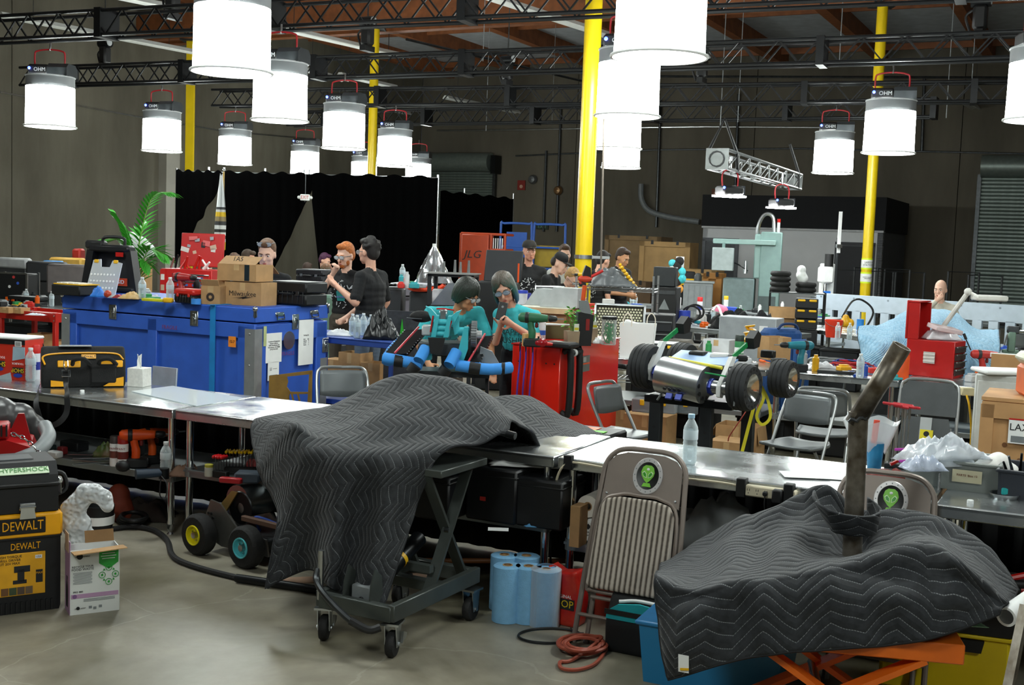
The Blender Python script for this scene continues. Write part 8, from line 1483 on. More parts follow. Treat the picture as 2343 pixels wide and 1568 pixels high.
o=B().box((0,0,.08),(.3,.2,.16),.01).obj('white_carton',mat('#d5d3d8',.6));o.location=fl(1020,12.9)+V((0,.05,1.1));tag(o,'white and blue carton inside the shelf cart','box')
sc=fl(990,14.3);e=thing('foil_cone','tall crumpled silver foil cone standing in an orange tray','cone',sc+V((0,0,1.28)));rows=[]
for k in range(9):
    r_=.02+.2*(k/8)**.9;rows.append([(r_*cos(a)*(1+.12*sin(a*7+k)),r_*sin(a)*(1+.12*sin(a*7+k)),.44-.44*k/8) for a in np.linspace(0,2*pi,37)])
B().grid(rows).obj('foil',mat('#c9ccd0',.18,.9,.1),e,angle=20);B().cyl((0,0,.42),(0,0,.47),.025,seg=8).obj('tip',WHITE,e)
e=thing('orange_tray','bright orange slatted plastic sled on a dark stand','sled',sc+V((-.12,-.05,0)));
for i in range(5): B().tube(catmull([(-.26+.0*i,-.16+.08*i,1.3),(-.1,-.16+.08*i,1.2),(.18,-.16+.08*i,1.22),(.26,-.16+.08*i,1.26)],4),.026,8).obj('slat',mat('#e8431a',.45),e)
B().box((0,0,.59),(.3,.3,1.17),.02).obj('stand',mat('#25282b',.6),e)
e=thing('road_case','black road case with its lid propped open near the column','case',fl(1134,14.2),rad(-6));B().box((0,.2,.66),(.5,.4,1.32),.02).obj('body',mat('#16181a',.6),e);B().box((.04,.36,1.5),(.46,.05,.42),.01,(rad(-24),0,0)).obj('lid',mat('#26282b',.7),e);B().box((.1,-.01,1.2),(.06,.02,.03)).obj('clasp',WHITE,e);B().cyl((.25,.1,1.32),(.25,.1,1.55),.012,seg=6).obj('lid_stay',ORANGE,e)
# plywood bench and things around the column
PB=mat('#b98a62',.7,0,.1,5);e=thing('plywood_bench','plywood work bench with a papered top beside the person with the phone','bench',fl(1240,12.0),rad(-20));hb_=1.13;B().box((.0,.3,hb_/2),(.5,.5,hb_-.04),.004).obj('carcass',PB,e,False);B().box((.0,.28,hb_-.01),(.6,.6,.05)).obj('top',mat('#c4a27c',.7),e,False);B().box((.0,.27,hb_+.02),(.56,.55,.006)).obj('paper_cover',mat('#d8d6c6',.7),e,False)
def bp(px,dd,z=1.155): r=ray(px,600);return V((r.x/r.y*dd,dd,z))
for i,(px,dd,w_,h_,lb) in enumerate(((1290,12.2,.4,.2,'pale grey sloping metal box on the plywood bench'),(1248,12.5,.34,.17,'pale grey wedge shaped box behind the other one'))): o=B().prism([(-w_/2,0),(w_/2,0),(w_/2,h_),(-w_*.15,h_)],-.15,.15,'xz').obj('sloping_box',mat('#a8acac',.5));o.location=bp(px,dd);o.rotation_euler=(0,0,-.3);tag(o,lb,'box')
e=thing('laptop','open silver laptop near the column','laptop',bp(1265,13.2,1.1),rad(8));B().box((0,0,.01),(.34,.24,.02),.004).obj('base',STEEL,e);B().box((0,.13,.12),(.34,.012,.22),.004,(rad(-12),0,0)).obj('screen_lid',STEEL,e);B().box((0,.118,.12),(.31,.006,.19),0,(rad(-12),0,0)).obj('screen',mat('#15171c',.2),e)
e=thing('far_bench','dark bench where the group is working','bench',fl(1215,13.4),TYAW);B().box((.35,.35,1.07),(1.5,.7,.05)).obj('top',mat('#8a6a4a',.6),e)
for x in (-.3,1.0):
    for y in (.08,.6): B().box((x,y,.52),(.06,.06,1.05)).obj('leg',DKSTEEL,e)
for px,dd,c1_,c2_,h_,lb in ((1197,13.5,'#dfe2ea','#3a4fc8',.16,'white tub with a blue lid on the group bench'),(1178,13.5,'#e2e4e6','#d8dadb',.14,'white bottle on the group bench'),(1205,13.8,'#3a46a8','#3a46a8',.12,'small blue cup on the group bench'),(1318,13.0,'#d9dcdc','#c9cccc',.12,'white mug near the wire shelf'),(1300,13.1,'#e0d8d4','#c8584a',.09,'small white box with red base near the wire shelf')):
    e=thing('small_tub',lb,'tub',bp(px,dd,1.097));B().lathe([(0,0),(.06,0),(.065,h_*.85),(0,h_*.85)],16).obj('tub',mat(c1_,.5),e);B().lathe([(.068,h_*.8),(.068,h_),(0,h_)],16).obj('lid',mat(c2_,.5),e)
WS=mat('#a9adae',.3,.8);wsx=fl(1402,12.45);e=thing('wire_shelf','chrome wire shelving rack behind the red cabinet','shelf',wsx,rad(-14));
for x in (-.4,.42):
    for y in (0,.4):
        g=B().cyl((x,y,0),(x,y,1.5),.0125,seg=8).obj('post',WS,e)
        for k in range(14): B().cyl((x,y,.1+.1*k),(x,y,.104+.1*k),.0145,seg=8).obj('post_ring',DKSTEEL,g)
for z in (1.36,.95,.4):
    b=B();[b.cyl((-.4,y,z+dz),(.42,y,z+dz),.005,seg=5) for y in (0,.4) for dz in (0,-.03)];[b.cyl((x,0,z+dz),(x,.4,z+dz),.005,seg=5) for x in (-.4,.42) for dz in (0,-.03)]
    b.obj('shelf_frame',WS,e);wm=B().cyl((0,0,0),(0,.4,0),.003,seg=4).mesh('shelf_wire');wm.materials.append(WS)
    for x in np.linspace(-.36,.38,16): inst(wm,'shelf_wire',e,(float(x),0,z))
crumple('grey_tarp','heap of folded grey tarp on the wire shelf','tarp',wsx+V((0,.15,1.37)),.5,.36,.22,mat('#5f6366',.4),111,n=24,sharp=1.3)
tag(B().tube(catmull([wsx+V((.06+.0075*k,.02+.02*sin(k*1.9),1.6-.0095*k+.012*cos(k*1.9))) for k in range(24)],3),.017,7).obj('coiled_hose',YELLOW),'yellow coiled air hose hanging off the wire shelf','hose');o=B().cyl((-.14,0,0),(.1,0,.14),.016,seg=8).obj('caulk_gun',RED);o.location=wsx+V((-.22,-.02,1.4));tag(o,'red and grey caulking gun on the wire shelf','gun');drill(wsx+V((-.33,.1,1.365)),.4,'small yellow power tool on the wire shelf','#e0ae18','#1d1f22',s=.6)
for px,py,dd,w_,h_,c_,lb,tx in ((1350,730,11.9,.14,.26,'#c23a26','red and yellow printed sign card in the wire rack','Guard\nProtection'),(1390,735,12.1,.12,.3,'#d8d8d4','white printed carton in the wire rack',None),(1330,735,12.2,.2,.2,'#8a7a68','brown carton in the wire rack',None),(1370,700,12.1,.3,.1,'#5a1c1c','dark red box under the tarp',None)):
    p=pd(px,py,dd);zb=.957 if p.z-h_/2 > .7 else .405;o=B().box((0,0,h_/2),(w_,.1,h_),.004).obj('stored_carton',mat(c_,.6));o.location=V((p.x,p.y,zb));tag(o,lb,'carton')
    if tx: text(tx,.03,WHITE,o,(0,-.052,h_*.72),FRONT);B().box((0,-.052,h_*.3),(w_*.8,.004,h_*.3)).obj('yellow_band',YELLOW,o)
e=thing('drawer_cabinet','black drawer cabinet with steel edges behind the foam case','cabinet',fl(1497,12.3),rad(-10));B().box((0,.25,.55),(.42,.45,1.1),.01).obj('body',BLACK,e);[B().box((0,.02,.2+.13*i),(.38,.02,.1),.004).obj('drawer',mat('#24272a',.4),e) for i in range(7)];[B().box((0,0,.25+.13*i),(.38,.015,.012)).obj('drawer_edge',STEEL,e) for i in range(7)]
o=B().box((0,0,.02),(.26,.12,.04),.01).obj('red_tray',mat('#c02a26',.4));o.location=bp(1448,12.5,1.105);o.rotation_euler=(0,0,-.2);tag(o,'long red tray on the black drawer cabinet','tray');o2=B().sph((0,0,.03),(.09,.05,.03),12,7).obj('blue_pouch',mat('#2a5fd0',.5));o2.location=bp(1460,12.5,1.145);tag(o2,'blue pouch lying in the red tray','pouch')
# tables further back
bench((1440,738),(1800,768),'rear bench with black tape straps along its edge',m=SHELF);bench((1180,700),(1440,706),'far worktable left of the plush toys',m=SHELF);bench((1440,697),(1625,707),'far worktable with the white tub on it',m=SHELF);bench((1628,711),(1900,731),'far worktable with the pink hat',m=SHELF);bench((1795,742),(1990,775),'rear worktable with the red bucket',m=BRUSH);bench((2010,780),(2360,812),'rear worktable behind the pale blue blanket',m=SHELF);bench((2170,735),(2370,748),'far worktable with a laptop by the barrier',m=SHELF)
for i,px in enumerate((1560,1625,1690)): o=B().box((0,0,0),(.07,.02,.1),.003).obj('tape_strap',BLACK);o.location=pz(px,750+(px-1560)*.085,.74)+V((0,-.015,0));tag(o,'black tape strap over the edge of the rear bench','tape','tape straps on the rear bench')
def tp(px,py,z=.76): return pz(px,py,z)
e=thing('computer_tower','black computer tower with a grey triangle badge','computer',tp(1520,745),rad(-16));B().box((0,.1,.26),(.32,.4,.52),.01).obj('case',BLACK,e);B().prism([(-.07,.22),(.07,.22),(0,.36)],-.108,-.1,'xz').obj('triangle_badge',GREY,e,False);B().box((0,-.1,.45),(.28,.01,.05)).obj('drive_bay',DKSTEEL,e)
o=B().box((0,0,.13),(.3,.24,.26),.01).obj('open_chassis',mat('#24282a',.5));o.location=tp(1520,745)+V((0,.1,.525));o.rotation_euler=(0,0,-.28);tag(o,'open black chassis stacked on the computer tower','chassis')
e=thing('white_tub','white plastic tub with lid on the far worktable','tub',tp(1520,700));B().prism([(-.11,0),(.11,0),(.13,.2),(-.13,.2)],-.1,.1,'xz').obj('tub',WHITE,e,False);B().box((0,0,.22),(.3,.24,.04),.01).obj('lid',WHITE,e)
pt=tp(1543,706);e=thing('plush_stack','pile of soft toys strapped upright on a white block','toys',pt);B().box((0,0,.1),(.2,.18,.2),.01).obj('block',WHITE,e);rn=random.Random(6)
for i,(x,z,r_,c_) in enumerate(((0,.26,.1,'#3a2c22'),(.06,.34,.08,'#c98a3a'),(-.03,.36,.07,'#d8cdb8'),(.0,.46,.1,'#2c2420'),(-.09,.5,.06,'#d8c82a'),(.09,.52,.09,'#3fb0b8'),(.0,.58,.09,'#7a5a34'),(.09,.64,.08,'#45b8c0'),(-.05,.66,.09,'#e0d8c8'),(.0,.74,.09,'#24201e'),(-.07,.78,.07,'#4ab4be'),(.05,.82,.08,'#1f1c1c'))): B().sph((x,0,z),(r_,r_*.8,r_),12,8).obj('soft_toy',mat(c_,.9,0,.2,30,.4),e)
B().box((.07,.08,.8),(.14,.02,.2),.004).obj('backing_card',WHITE,e)
for i,(px,py,lb) in enumerate(((1445,705,'bottle at the left end of the far worktable'),(1453,705,'bottle beside another at the end of the far worktable'),(1630,742,'tall clear bottle on the bench near the pink hat'),(1693,736,'small clear bottle near the blue box'))): bottle(tp(px,py),lb,.24,.036)
o=blob('pink_hat','soft pink hat on the far worktable','hat',[(0,0,.06,.1),(.06,0,.05,.09),(-.06,.02,.05,.07)],mat('#e07a9a',.8),loc=tp(1645,718));o=B().box((0,0,.05),(.24,.16,.1),.01).obj('blue_box',mat('#2f4fb8',.5));o.location=tp(1668,716);tag(o,'small blue box beside the pink hat','box')
can(tp(1600,720),'spray can with a red cap on the far worktable',.28,.045,'#d8d8e0','#c6282a','#2a3a90');can(tp(1660,712),'white trigger bottle with a yellow head on the far worktable',.26,.04,'#e2e4e2','#e0b81c')
for i,(px,py,w_,c_,lb) in enumerate(((1610,738,.16,'#d8d4d0','crumpled foil packet with a red mark'),(1630,740,.2,'#c9ccd0','clear crumpled bag on the far worktable'))): crumple('crumpled_packet',lb,'packet',tp(px,py),w_,w_*.8,.12,clear(c_,.5,.15),121+i)
crumple('black_jacket','black jacket with red lining thrown over the rear bench','jacket',tp(1680,752),.7,.4,.3,mat('#131416',.85),130,n=26);crumple('black_bag','black duffel bag behind the jacket with a red panel','bag',tp(1745,756),.4,.3,.28,mat('#15161a',.8),131)
tag(B().tube(catmull([tp(1628,746,.8)+V((0,0,.2)),tp(1640,746,.8)+V((0,0,.26)),tp(1655,750,.8)+V((0,0,.1)),tp(1670,752,.78),tp(1720,757,.775),tp(1765,761,.775)],6),.016,7).obj('white_hose',WHITE),'white flexible hose curling over the rear bench','hose')
o=B().lathe([(0,0),(.09,0),(.1,.15),(.1,.2),(0,.2)],16).obj('blue_tub',mat('#3a4fc0',.45));o.location=tp(1562,744);tag(o,'round blue tub on the rear bench','tub')
for i in range(2): tag(B().tube(catmull([tp(1582+8*i,745)+V((.12*cos(a),.05,.16+.1*sin(a)+.02*i)) for a in np.linspace(0,2*pi,9)[:-1]],4,True),.014,6,True).obj('cable_coil',BLACK),'coiled black cable standing on the rear bench','cable','cable coils on the rear bench')
scatter(24,((1560,746),(1790,764),(1780,757),(1560,738)),'rear bench with tape straps',4);scatter(14,((1640,711),(1890,729),(1890,722),(1640,705)),'far worktable with the pink hat',5);scatter(14,((1200,700),(1440,705),(1440,700),(1200,695)),'far worktable left of the plush toys',6);scatter(16,((1450,820),(1760,843),(1760,826),(1450,806)),'worktable with the paper bag',7);scatter(10,((1990,782),(2340,812),(2340,790),(1990,770)),'rear worktable behind the blue blanket',8)
# tyre rack and machine stack
tr=fl(1800,17.6);e=thing('wire_rack','dark wire rack holding a stack of black tyres','rack',tr,rad(-12));[B().cyl((x,y,0),(x,y,1.22),.015,seg=7).obj('post',BLACKM,e) for x in (-.25,.55) for y in (0,.35)];[B().box((.15,.17,z),(.82,.37,.015)).obj('shelf',DKSTEEL,e) for z in (1.2,.7,.3)]
tm_=B().lathe([(.08,.0),(.13,-.035),(.15,-.02),(.155,0),(.15,.02),(.13,.035),(.08,.0)],20)
for i in range(4): o=B().lathe([(.08,.0),(.13,-.038),(.15,-.02),(.155,0),(.15,.02),(.13,.038),(.08,.0)],20).obj('racing_slick',RUBBER);o.location=tr+V((-.08,.15,1.25+.077*i));tag(o,'small black tyre in the stack of four','tyre','tyres stacked on the wire rack')
for i in range(2): o=B().lathe([(.08,.0),(.13,-.038),(.15,-.02),(.155,0),(.15,.02),(.13,.038),(.08,.0)],20).obj('racing_slick',RUBBER);o.location=tr+V((.3,.12,1.25+.077*i));tag(o,'small black tyre in the stack of two','tyre','short stack of tyres on the wire rack')
o=blob('white_jug','white plastic jug on the short stack of tyres','jug',[(0,0,.1,.08),(0,0,.18,.07),(.03,0,.05,.08)],WHITE,loc=tr+V((.22,.12,1.37)));carton(fl(1796,16.4)+V((0,0,.78)),rad(-12),.42,.3,.26,'open carton with printed sides near the tyre rack',(70,80,None,None));
e=thing('organiser_tower','black organiser with yellow drawer handles','organiser',fl(1846,16.0),rad(-14));[B().box((0,.1,.84+.14*i),(.3,.26,.13),.01).obj('drawer_unit',BLACK,e) for i in range(3)];[B().box((x,-.035,.88+.14*i),(.1,.02,.03),.008).obj('drawer_pull',YELLOW,e) for i in range(3) for x in (-.07,.08)];B().box((0,.1,.38),(.32,.28,.76),.01).obj('base_unit',BLACK,e)
o=B().sph((0,0,.05),(.16,.13,.12),16,10).obj('green_helmet',mat('#2fc83a',.35));o.location=tp(1806,745)+V((0,.25,.02));tag(o,'bright green helmet on the rear worktable','helmet');B().box((.12,-.04,.0),(.16,.2,.02),.006).obj('peak',mat('#2fc83a',.35),o)
e=thing('blue_suitcase','upright dark blue soft suitcase','suitcase',fl(1830,12.4),rad(24));SU=mat('#234a80',.8,0,.1,30);B().box((-.13,.12,.52),(.42,.26,.96),.05).obj('shell',SU,e);B().box((-.06,-.06,.5),(.3,.1,.8),.04).obj('front_pocket',mat('#264f88',.8,0,.1,30),e);B().box((-.04,-.13,.62),(.22,.05,.5),.03).obj('small_pocket',SU,e);B().tube(catmull([(-.26,-.0,1.0),(-.2,-.0,1.05),(-.06,-.0,1.05),(0,0,1.0)],4),.014,7).obj('top_handle',mat('#1a3560',.7),e);B().box((-.02,-.16,.78),(.04,.006,.02)).obj('badge',STEEL,e)
for x in (-.28,.02): B().cyl((x-.02,.1,.03),(x+.02,.1,.03),.03,seg=10).obj('wheel',BLACK,e)
o=B().box((0,0,.5),(.7,.4,1.0),.008).obj('grey_cabinet',mat('#9aa0a4',.5));o.location=fl(1722,14.4);o.rotation_euler=(0,0,TYAW);tag(o,'pale grey metal cabinet behind the open carton','cabinet');B().box((.2,-.202,.85),(.1,.004,.12)).obj('white_tag',WHITE,o)
e=thing('red_bucket','red plastic bucket with wire handle on the rear worktable','bucket',tp(1906,772));B().lathe([(0,0),(.09,0),(.115,.22),(.11,.22),(.085,.01),(0,.01)],20).obj('bucket',mat('#d8391f',.4),e);B().tube([(.115*cos(a),.115*sin(a)-.02,.2-.06*abs(cos(a-pi/2))) for a in np.linspace(pi,2*pi,12)],.003,5).obj('wire_handle',STEEL,e)
bottle(tp(1916,777),'water bottle in front of the red bucket',.21,.033);bottle(tp(1943,778),'water bottle to one side of the red bucket',.21,.033)
o=B().lathe([(0,0),(.05,0),(.05,.15),(0,.15)],14).obj('blue_can',mat('#2f86d8',.4));o.location=tp(1987,760)+V((0,.4,0));tag(o,'blue can near the slotted barrier','can');o=blob('yellow_pump','rounded yellow pump near the slotted barrier','pump',[(0,0,.06,.08),(.06,0,.05,.07),(0,0,.13,.05)],mat('#e0a518',.4),loc=tp(1952,752)+V((0,.4,0)))
tag(B().tube(catmull([tp(1943,745)+V((0,.4,.1)),pd(1950,690,15.8),pd(1975,688,15.8),pd(1998,715,15.8),tp(1990,765)+V((0,.3,0))],6),.014,7).obj('black_hose',BLACK),'black hose arching in front of the slotted barrier','hose')
# ------------------------------------------------ things on the second row of worktables
e=thing('paper_carrier_bag','white paper carrier bag with twisted handles','bag',tp(1457,819),rad(-14));PW=clear('#eef0ee',.88,.5);b=B();b.prism([(-.15,0),(.14,0),(.165,.33),(-.165,.33)],-.08,-.077,'xz');b.prism([(-.15,0),(.14,0),(.165,.33),(-.165,.33)],.077,.08,'xz');b.prism([(-.08,0),(.08,0),(.08,.33),(-.08,.33)],-.152,-.15,'yz');b.prism([(-.08,0),(.08,0),(.08,.33),(-.08,.33)],.145,.147,'yz');b.obj('bag',PW,e,False)
for x,y in ((-.09,-.08),(.11,.08)): B().tube(catmull([(x-.04,y,.3),(x-.035,y,.38),(x,y,.42),(x+.035,y,.38),(x+.04,y,.3)],4),.005,6).obj('twisted_handle',mat('#e6dccb',.7),e)
B().box((-.06,0,.31),(.14,.1,.06),.01,(0,.3,0)).obj('bag_contents',WHITE,e);o=B().cyl((0,0,0),(0,0,0.01),.01).v
toolcase(tp(1502,815),rad(-8),.44,.3,.13,'black organiser case with yellow latches and a white top','#17181a','#17181a','#e3b01c',.8,handle=False,ribs=False);e=[o for o in COL.objects if o.get('label','').startswith('black organiser case with yellow latches')][0];B().box((0,0,.134),(.42,.28,.006)).obj('white_top',WHITE,e)
for i,(px,py,w_,h_,lb) in enumerate(((1525,808,.5,.09,'grey foam slab with cut-outs lying flat'),(1560,800,.5,.1,'second grey foam slab behind the first'))): o=B().prism([(-w_/2,0),(w_/2,0),(w_/2,h_*.6),(w_*.2,h_*.6),(w_*.15,h_),(-w_*.4,h_),(-w_/2,h_*.5)],-.14,.14,'xz').obj('foam_slab',mat('#6a655c',.85));o.location=tp(px,py);o.rotation_euler=(0,0,TYAW+.1*i);tag(o,lb,'foam')
carton(tp(1645,816),rad(-30),.26,.2,.17,'white plastic carton behind the drum robot',(None,None,60,None),mat('#d0d2d4',.5));can(tp(1690,824),'tall green and white wipes canister',.24,.045,'#2c7a48','#1d2a24','#e0e2e0',name='wipes_canister');carton(tp(1770,822),rad(20),.24,.2,.22,'open brown carton with splayed flaps behind the drum robot',(120,40,130,100),txs=.04)
cs=tp(1716,800)+V((0,.1,.06))
for i in range(6): o=B().lathe([(.0,.0),(.045,0),(.06,.018),(.05,.022),(0,.012)],16).obj('yellow_disc',mat('#f0b41c',.35));o.location=cs+V((.004*i-.01*(i % 2),0,.034*i));o.rotation_euler=(.15*sin(i*2),.2*cos(i*3),0);tag(o,'yellow plastic cap in the leaning stack','cap','stack of yellow caps')
o=B().box((0,0,.03),(.12,.1,.06),.006).obj('cap_block',mat('#2a2c2e',.6));o.location=tp(1716,800)+V((0,.1,0));tag(o,'dark block under the stack of yellow caps','block')
drill(tp(1825,850),rad(10),'teal cordless drill standing on its battery at the table edge','#1f7484','#15171a',s=1.15);o=B().box((0,0,.04),(.14,.09,.08),.01).obj('battery_charger',BLACK);o.location=tp(1782,840);tag(o,'black battery charger next to the teal drill','charger')
crumple('clear_pack','clear plastic pack of parts on the steel table','pack',tp(1880,846),.3,.18,.08,clear('#c9ccd0',.6,.2),141);e=thing('closed_laptop','closed black laptop at the table edge','laptop',tp(1915,853),rad(-20));B().box((0,0,.012),(.32,.22,.024),.004).obj('shell',BLACK,e);B().box((.08,-.06,.025),(.06,.03,.002)).obj('label_sticker',WHITE,e)
for i,c_ in enumerate(('#b5262a','#8a1c24','#23408a','#b5262a')): rn=random.Random(150+i);tag(B().tube(catmull([tp(1935,850)+V((rn.uniform(-.2,.3),rn.uniform(-.05,.15),rn.uniform(.01,.1))) for _ in range(10)],4),.006,5).obj('jumper_cable',mat(c_,.5)),('tangle of red cable on the steel table','dark red cable tangled with the red one','blue cable in the tangle on the steel table','second red cable in the tangle')[i],'cable')
bottle(tp(1967,866),'water bottle at the front edge of the steel table',.21,.033);o=B().lathe([(0,0),(.06,0),(.06,.2),(.04,.24),(0,.24)],14).obj('orange_canister',ORANGE);o.location=tp(2062,868);tag(o,'bright orange canister beside the red tool chest','canister')
# red tool chest with magnifier lamp
cc=tp(2176,868);e=thing('machinist_chest','red tool chest with its lid raised and silver drawer pulls','tool chest',cc,rad(52));RQ=mat('#aa1c1a',.35,0,.05);B().box((.16,.2,.16),(.3,.42,.32),.005).obj('body',RQ,e);B().prism([(.03,.32),(.37,.32),(.37,.68),(.07,.68),(.03,.64)],.28,.31,'yz') if False else None
ld=B().box((.16,.42,.49),(.3,.02,.34),.005).obj('lid',RQ,e);[B().box((x,.36,.48),(.012,.1,.32),.003).obj('lid_side',RQ,ld) for x in (.015,.305)];B().box((.16,.37,.65),(.3,.1,.012)).obj('lid_top',RQ,ld)
for i in range(4): d=B().box((.16,-.012,.25-.065*i),(.27,.02,.055),.003).obj('drawer',mat('#3a2a28',.5),e);B().box((.16,-.026,.272-.065*i),(.27,.014,.014),.003).obj('drawer_pull',CHROME,d)
B().box((-.003,.2,.17),(.006,.1,.1),.001).obj('louvre',mat('#b5b1ac',.4),e);[B().box((-.008,.2,.14+.03*i),(.006,.1,.012),.001).obj('louvre_fin',mat('#d0ccc6',.4),e) for i in range(3)];B().box((.26,-.003,.3),(.06,.004,.025)).obj('name_plate',BLACK,e)
crumple('clear_tray','heap of clear trays and packets in the top of the red chest','packets',cc+V((-.02,.25,.325)),.3,.2,.12,clear('#e8e6ea',.5,.15),161);o=B().box((0,0,0),(.3,.14,.04),.006,(.2,.15,.4)).obj('clear_case',clear('#f0d8d8',.5,.15));o.location=cc+V((.0,.22,.42));tag(o,'clear case tilted on top of the red chest','case')
o=B().cyl((0,0,0),(.04,-.02,-.09),.006,seg=6).cyl((0,0,0),(-.02,.01,.05),.012,seg=8).obj('screwdriver',BLACK);o.location=cc+V((.16,.14,.34));tag(o,'black handled screwdriver hanging at the red chest','screwdriver')
lb_=pd(2148,760,10.6);e=thing('magnifier_lamp','white articulated magnifier lamp clamped behind the red chest','lamp',lb_);a1=pd(2215,668,10.5)-lb_;a2=pd(2238,680,10.45)-lb_;LW=mat('#d9d9d2',.4)
B().tube([(0,0,0),a1],.02,8).obj('lower_arm',LW,e);B().tube([V((.02,0,0)),a1+V((.02,0,0))],.008,6).obj('arm_spring',LW,e);B().sph(a1,.035,12,8).obj('elbow',LW,e);B().tube([a1,a2],.016,8).obj('upper_arm',LW,e);B().box(a2+V((.1,0,-.005)),(.28,.16,.05),.012).obj('lamp_head',LW,e);B().sph((0,0,0),.04,12,8).obj('base_joint',LW,e);B().cyl((0,0,0),(0,0,.78-lb_.z),.014,seg=8).obj('clamp_post',LW,e)
o=B().box((0,0,0),(.12,.1,.02)).obj('lamp_clamp',GREY);o.location=V((lb_.x,lb_.y,.77));tag(o,'grey clamp foot of the magnifier lamp','clamp')
e=thing('bench_vise','pale green bench vise on the table end','vise',tp(2318,842)+V((.05,.2,0)),rad(-20));VG=mat('#7a9484',.45,.3);B().box((0,0,.08),(.16,.12,.16),.01).obj('base',VG,e);B().box((0,-.02,.24),(.07,.1,.2),.01).obj('body',VG,e);B().box((.01,0,.36),(.12,.1,.07),.01).obj('jaw',DKSTEEL,e);B().cyl((.06,-.05,.35),(.2,-.05,.35),.014,seg=8).obj('screw',CHROME,e);B().cyl((.18,-.05,.42),(.2,-.05,.26),.007,seg=6).obj('handle',CHROME,e)
e=thing('open_laptop','open black laptop on the far table by the barrier','laptop',tp(2302,744),rad(-10));B().box((0,0,.012),(.34,.24,.024),.004).obj('base',BLACK,e);B().box((0,.13,.14),(.36,.012,.24),.004,(rad(-10),0,0)).obj('screen_lid',BLACK,e)
drill(tp(2262,872)+V((0,.1,0)),rad(180),'red and grey impact driver on the table beside the chest','#b8322c','#2a2c2e',s=1.1);scatter(12,((2190,887),(2340,908),(2330,882),(2190,864)),'table beside the red chest',9);scatter(10,((1830,850),(2040,873),(2040,855),(1830,836)),'steel table with the closed laptop',10)
o=B().box((0,0,.03),(.1,.08,.06),.006).obj('yellow_plug_box',mat('#cfc39a',.5));o.location=pd(2212,905,8.9);tag(o,'cream outlet box on the table edge with a yellow lead','outlet');tag(B().tube(catmull([pd(2212,905,8.85),pd(2218,930,8.8),pd(2222,980,8.8),pd(2220,1040,8.8)],5),.008,6).obj('yellow_lead',YELLOW),'yellow lead hanging from the cream outlet box','lead')
# folded grey chair with yellow sticker
e=thing('folded_chair','folded dark grey chair with a yellow sticker leaning on the table','chair',fl(2132,8.35),TYAW);e.rotation_euler=Euler((rad(-14),0,TYAW),'XYZ');DC=mat('#4a4e50',.45,.2)
B().tube(catmull([(-.21,0,0),(-.205,0,.5),(-.2,0,.85),(-.17,0,.92),(-.1,0,.94),(.1,0,.94),(.17,0,.92),(.2,0,.85),(.205,0,.5),(.21,0,0)],5),.0125,8).obj('frame',CHT,e);B().prism([(-.195,.68),(.195,.68),(.195,.86),(.15,.925),(-.15,.925),(-.195,.86)],-.012,.004,'xz').obj('backrest',DC,e,False);B().prism([(-.16,.22),(.16,.22),(.185,.5),(.15,.66),(-.15,.66),(-.185,.5)],-.03,-.012,'xz').obj('seat',DC,e,False);B().box((0,-.036,.48),(.08,.006,.36)).obj('seat_bar',CHT,e);B().box((.01,-.041,.52),(.09,.003,.1)).obj('yellow_sticker',mat('#e8d81e',.5),e);B().cyl((.01,-.044,.54),(.01,-.042,.54),.02,seg=14).obj('sticker_mark',INK,e)
for s_ in (-1,1): B().tube([(s_*.17,.02,.02),(s_*.165,.0,.6)],.011,7).obj('rear_leg',CHT,e)
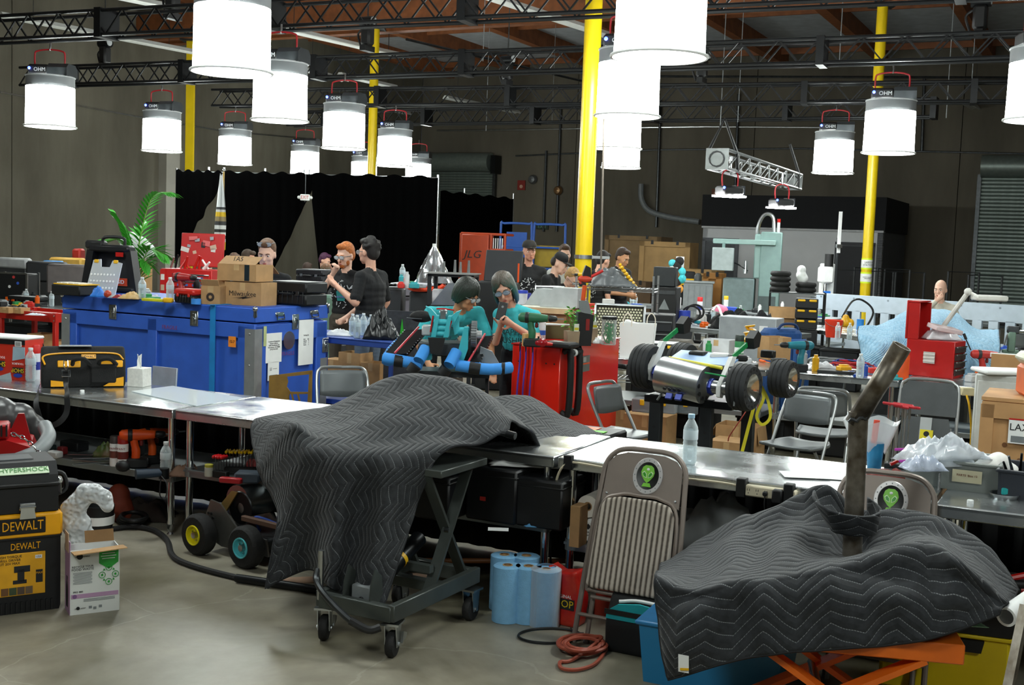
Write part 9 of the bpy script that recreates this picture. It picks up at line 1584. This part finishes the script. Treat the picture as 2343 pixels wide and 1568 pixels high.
# storage under the second row, then dark filler boxes for shade under tables
for i,(px,py,c_,lb) in enumerate(((1480,948,'#8f9598','clear parts box with yellow latch on the lower shelf'),(1530,950,'#9aa0a4','second clear parts box with yellow latch'),(1580,952,'#6f777c','third clear parts box on the lower shelf'))): e=thing('parts_box',lb,'box',pz(px,py,.37)+V((0,.15,0)),TYAW);B().box((0,0,.06),(.2,.16,.12),.01).obj('box',clear(c_,.6,.2),e);B().box((0,-.085,.09),(.04,.012,.05),.004).obj('yellow_latch',YELLOW,e)
for i,(px,d,w_,h_,lb) in enumerate(((1500,10.6,.4,.3,'brown carton on the floor under the paper bag table'),(1710,10.3,.36,.28,'printed brown carton on the floor behind the stand'),(1690,9.9,.3,.2,'low open carton under the teal drill table'),(1450,11.2,.34,.26,'small carton on the floor behind the folding chair'))): carton(fl(px,d),TYAW,w_,.3,h_,lb,(None,None,60,80) if i % 2 else (None,)*4,lid=not i % 2)
for i,(px,d,w_,h_) in enumerate(((1600,11.1,.5,.32),(1780,10.7,.5,.3),(1890,10.5,.5,.32),(1990,10.3,.5,.34),(2130,10.1,.35,.3),(2230,9.7,.35,.3),(1500,16.3,.6,.55),(1620,15.9,.6,.55),(1740,15.4,.6,.55),(1850,15.9,.5,.55),(1940,15.5,.5,.55),(2070,14.6,.6,.55),(2180,14.3,.6,.55),(2300,14.0,.6,.55),(1230,17.5,.6,.6),(1330,17.4,.6,.6),(1560,20.6,.7,.6),(1680,19.6,.7,.6),(1800,19.2,.7,.6),(60,15.4,.7,.5),(300,14.6,.7,.55),(420,14.2,.7,.55),(560,14.4,.6,.9),(640,17.5,.6,.6))): o=B().box((0,0,h_/2),(w_,.36,h_),.02).obj('shade_box',mat(('#17181a','#202326','#141518')[i % 3],.6));o.location=fl(px,d)+V((0,.15,0));o.rotation_euler=(0,0,TYAW);tag(o,'made-up dark box standing in for the shade under the rear tables','bin','added dark boxes for the shade under the rear tables');B().box((0,0,h_-.02),(w_+.02,.38,.03),.006).obj('shade_box_lid',BLACK,o)  # invented dark boxes, added so the space under the tables reads as shade
toolcase(pd(1350,1000,7.5)*1.0,TYAW,.4,.3,.19,'black ribbed tool case with orange latches and green sticker','#16171a','#1f2124','#c0561f',.55);e=[o for o in COL.objects if o.get('label','').startswith('black ribbed tool case with orange')][0];e.location=pd(1350,985,7.6);e.location.z=.42;B().box((-.05,0,.191),(.2,.16,.003)).obj('orange_sticker',mat('#e0662a',.5),e);B().box((.08,-.08,.1925),(.12,.07,.003)).obj('green_sticker',mat('#6ad02a',.5),e)
toolcase(V((e.location.x+.03,e.location.y+.03,.0)),TYAW,.46,.36,.415,'tall black tool case under the stickered one','#131416','#1c1e20','#2a2d30',.7)
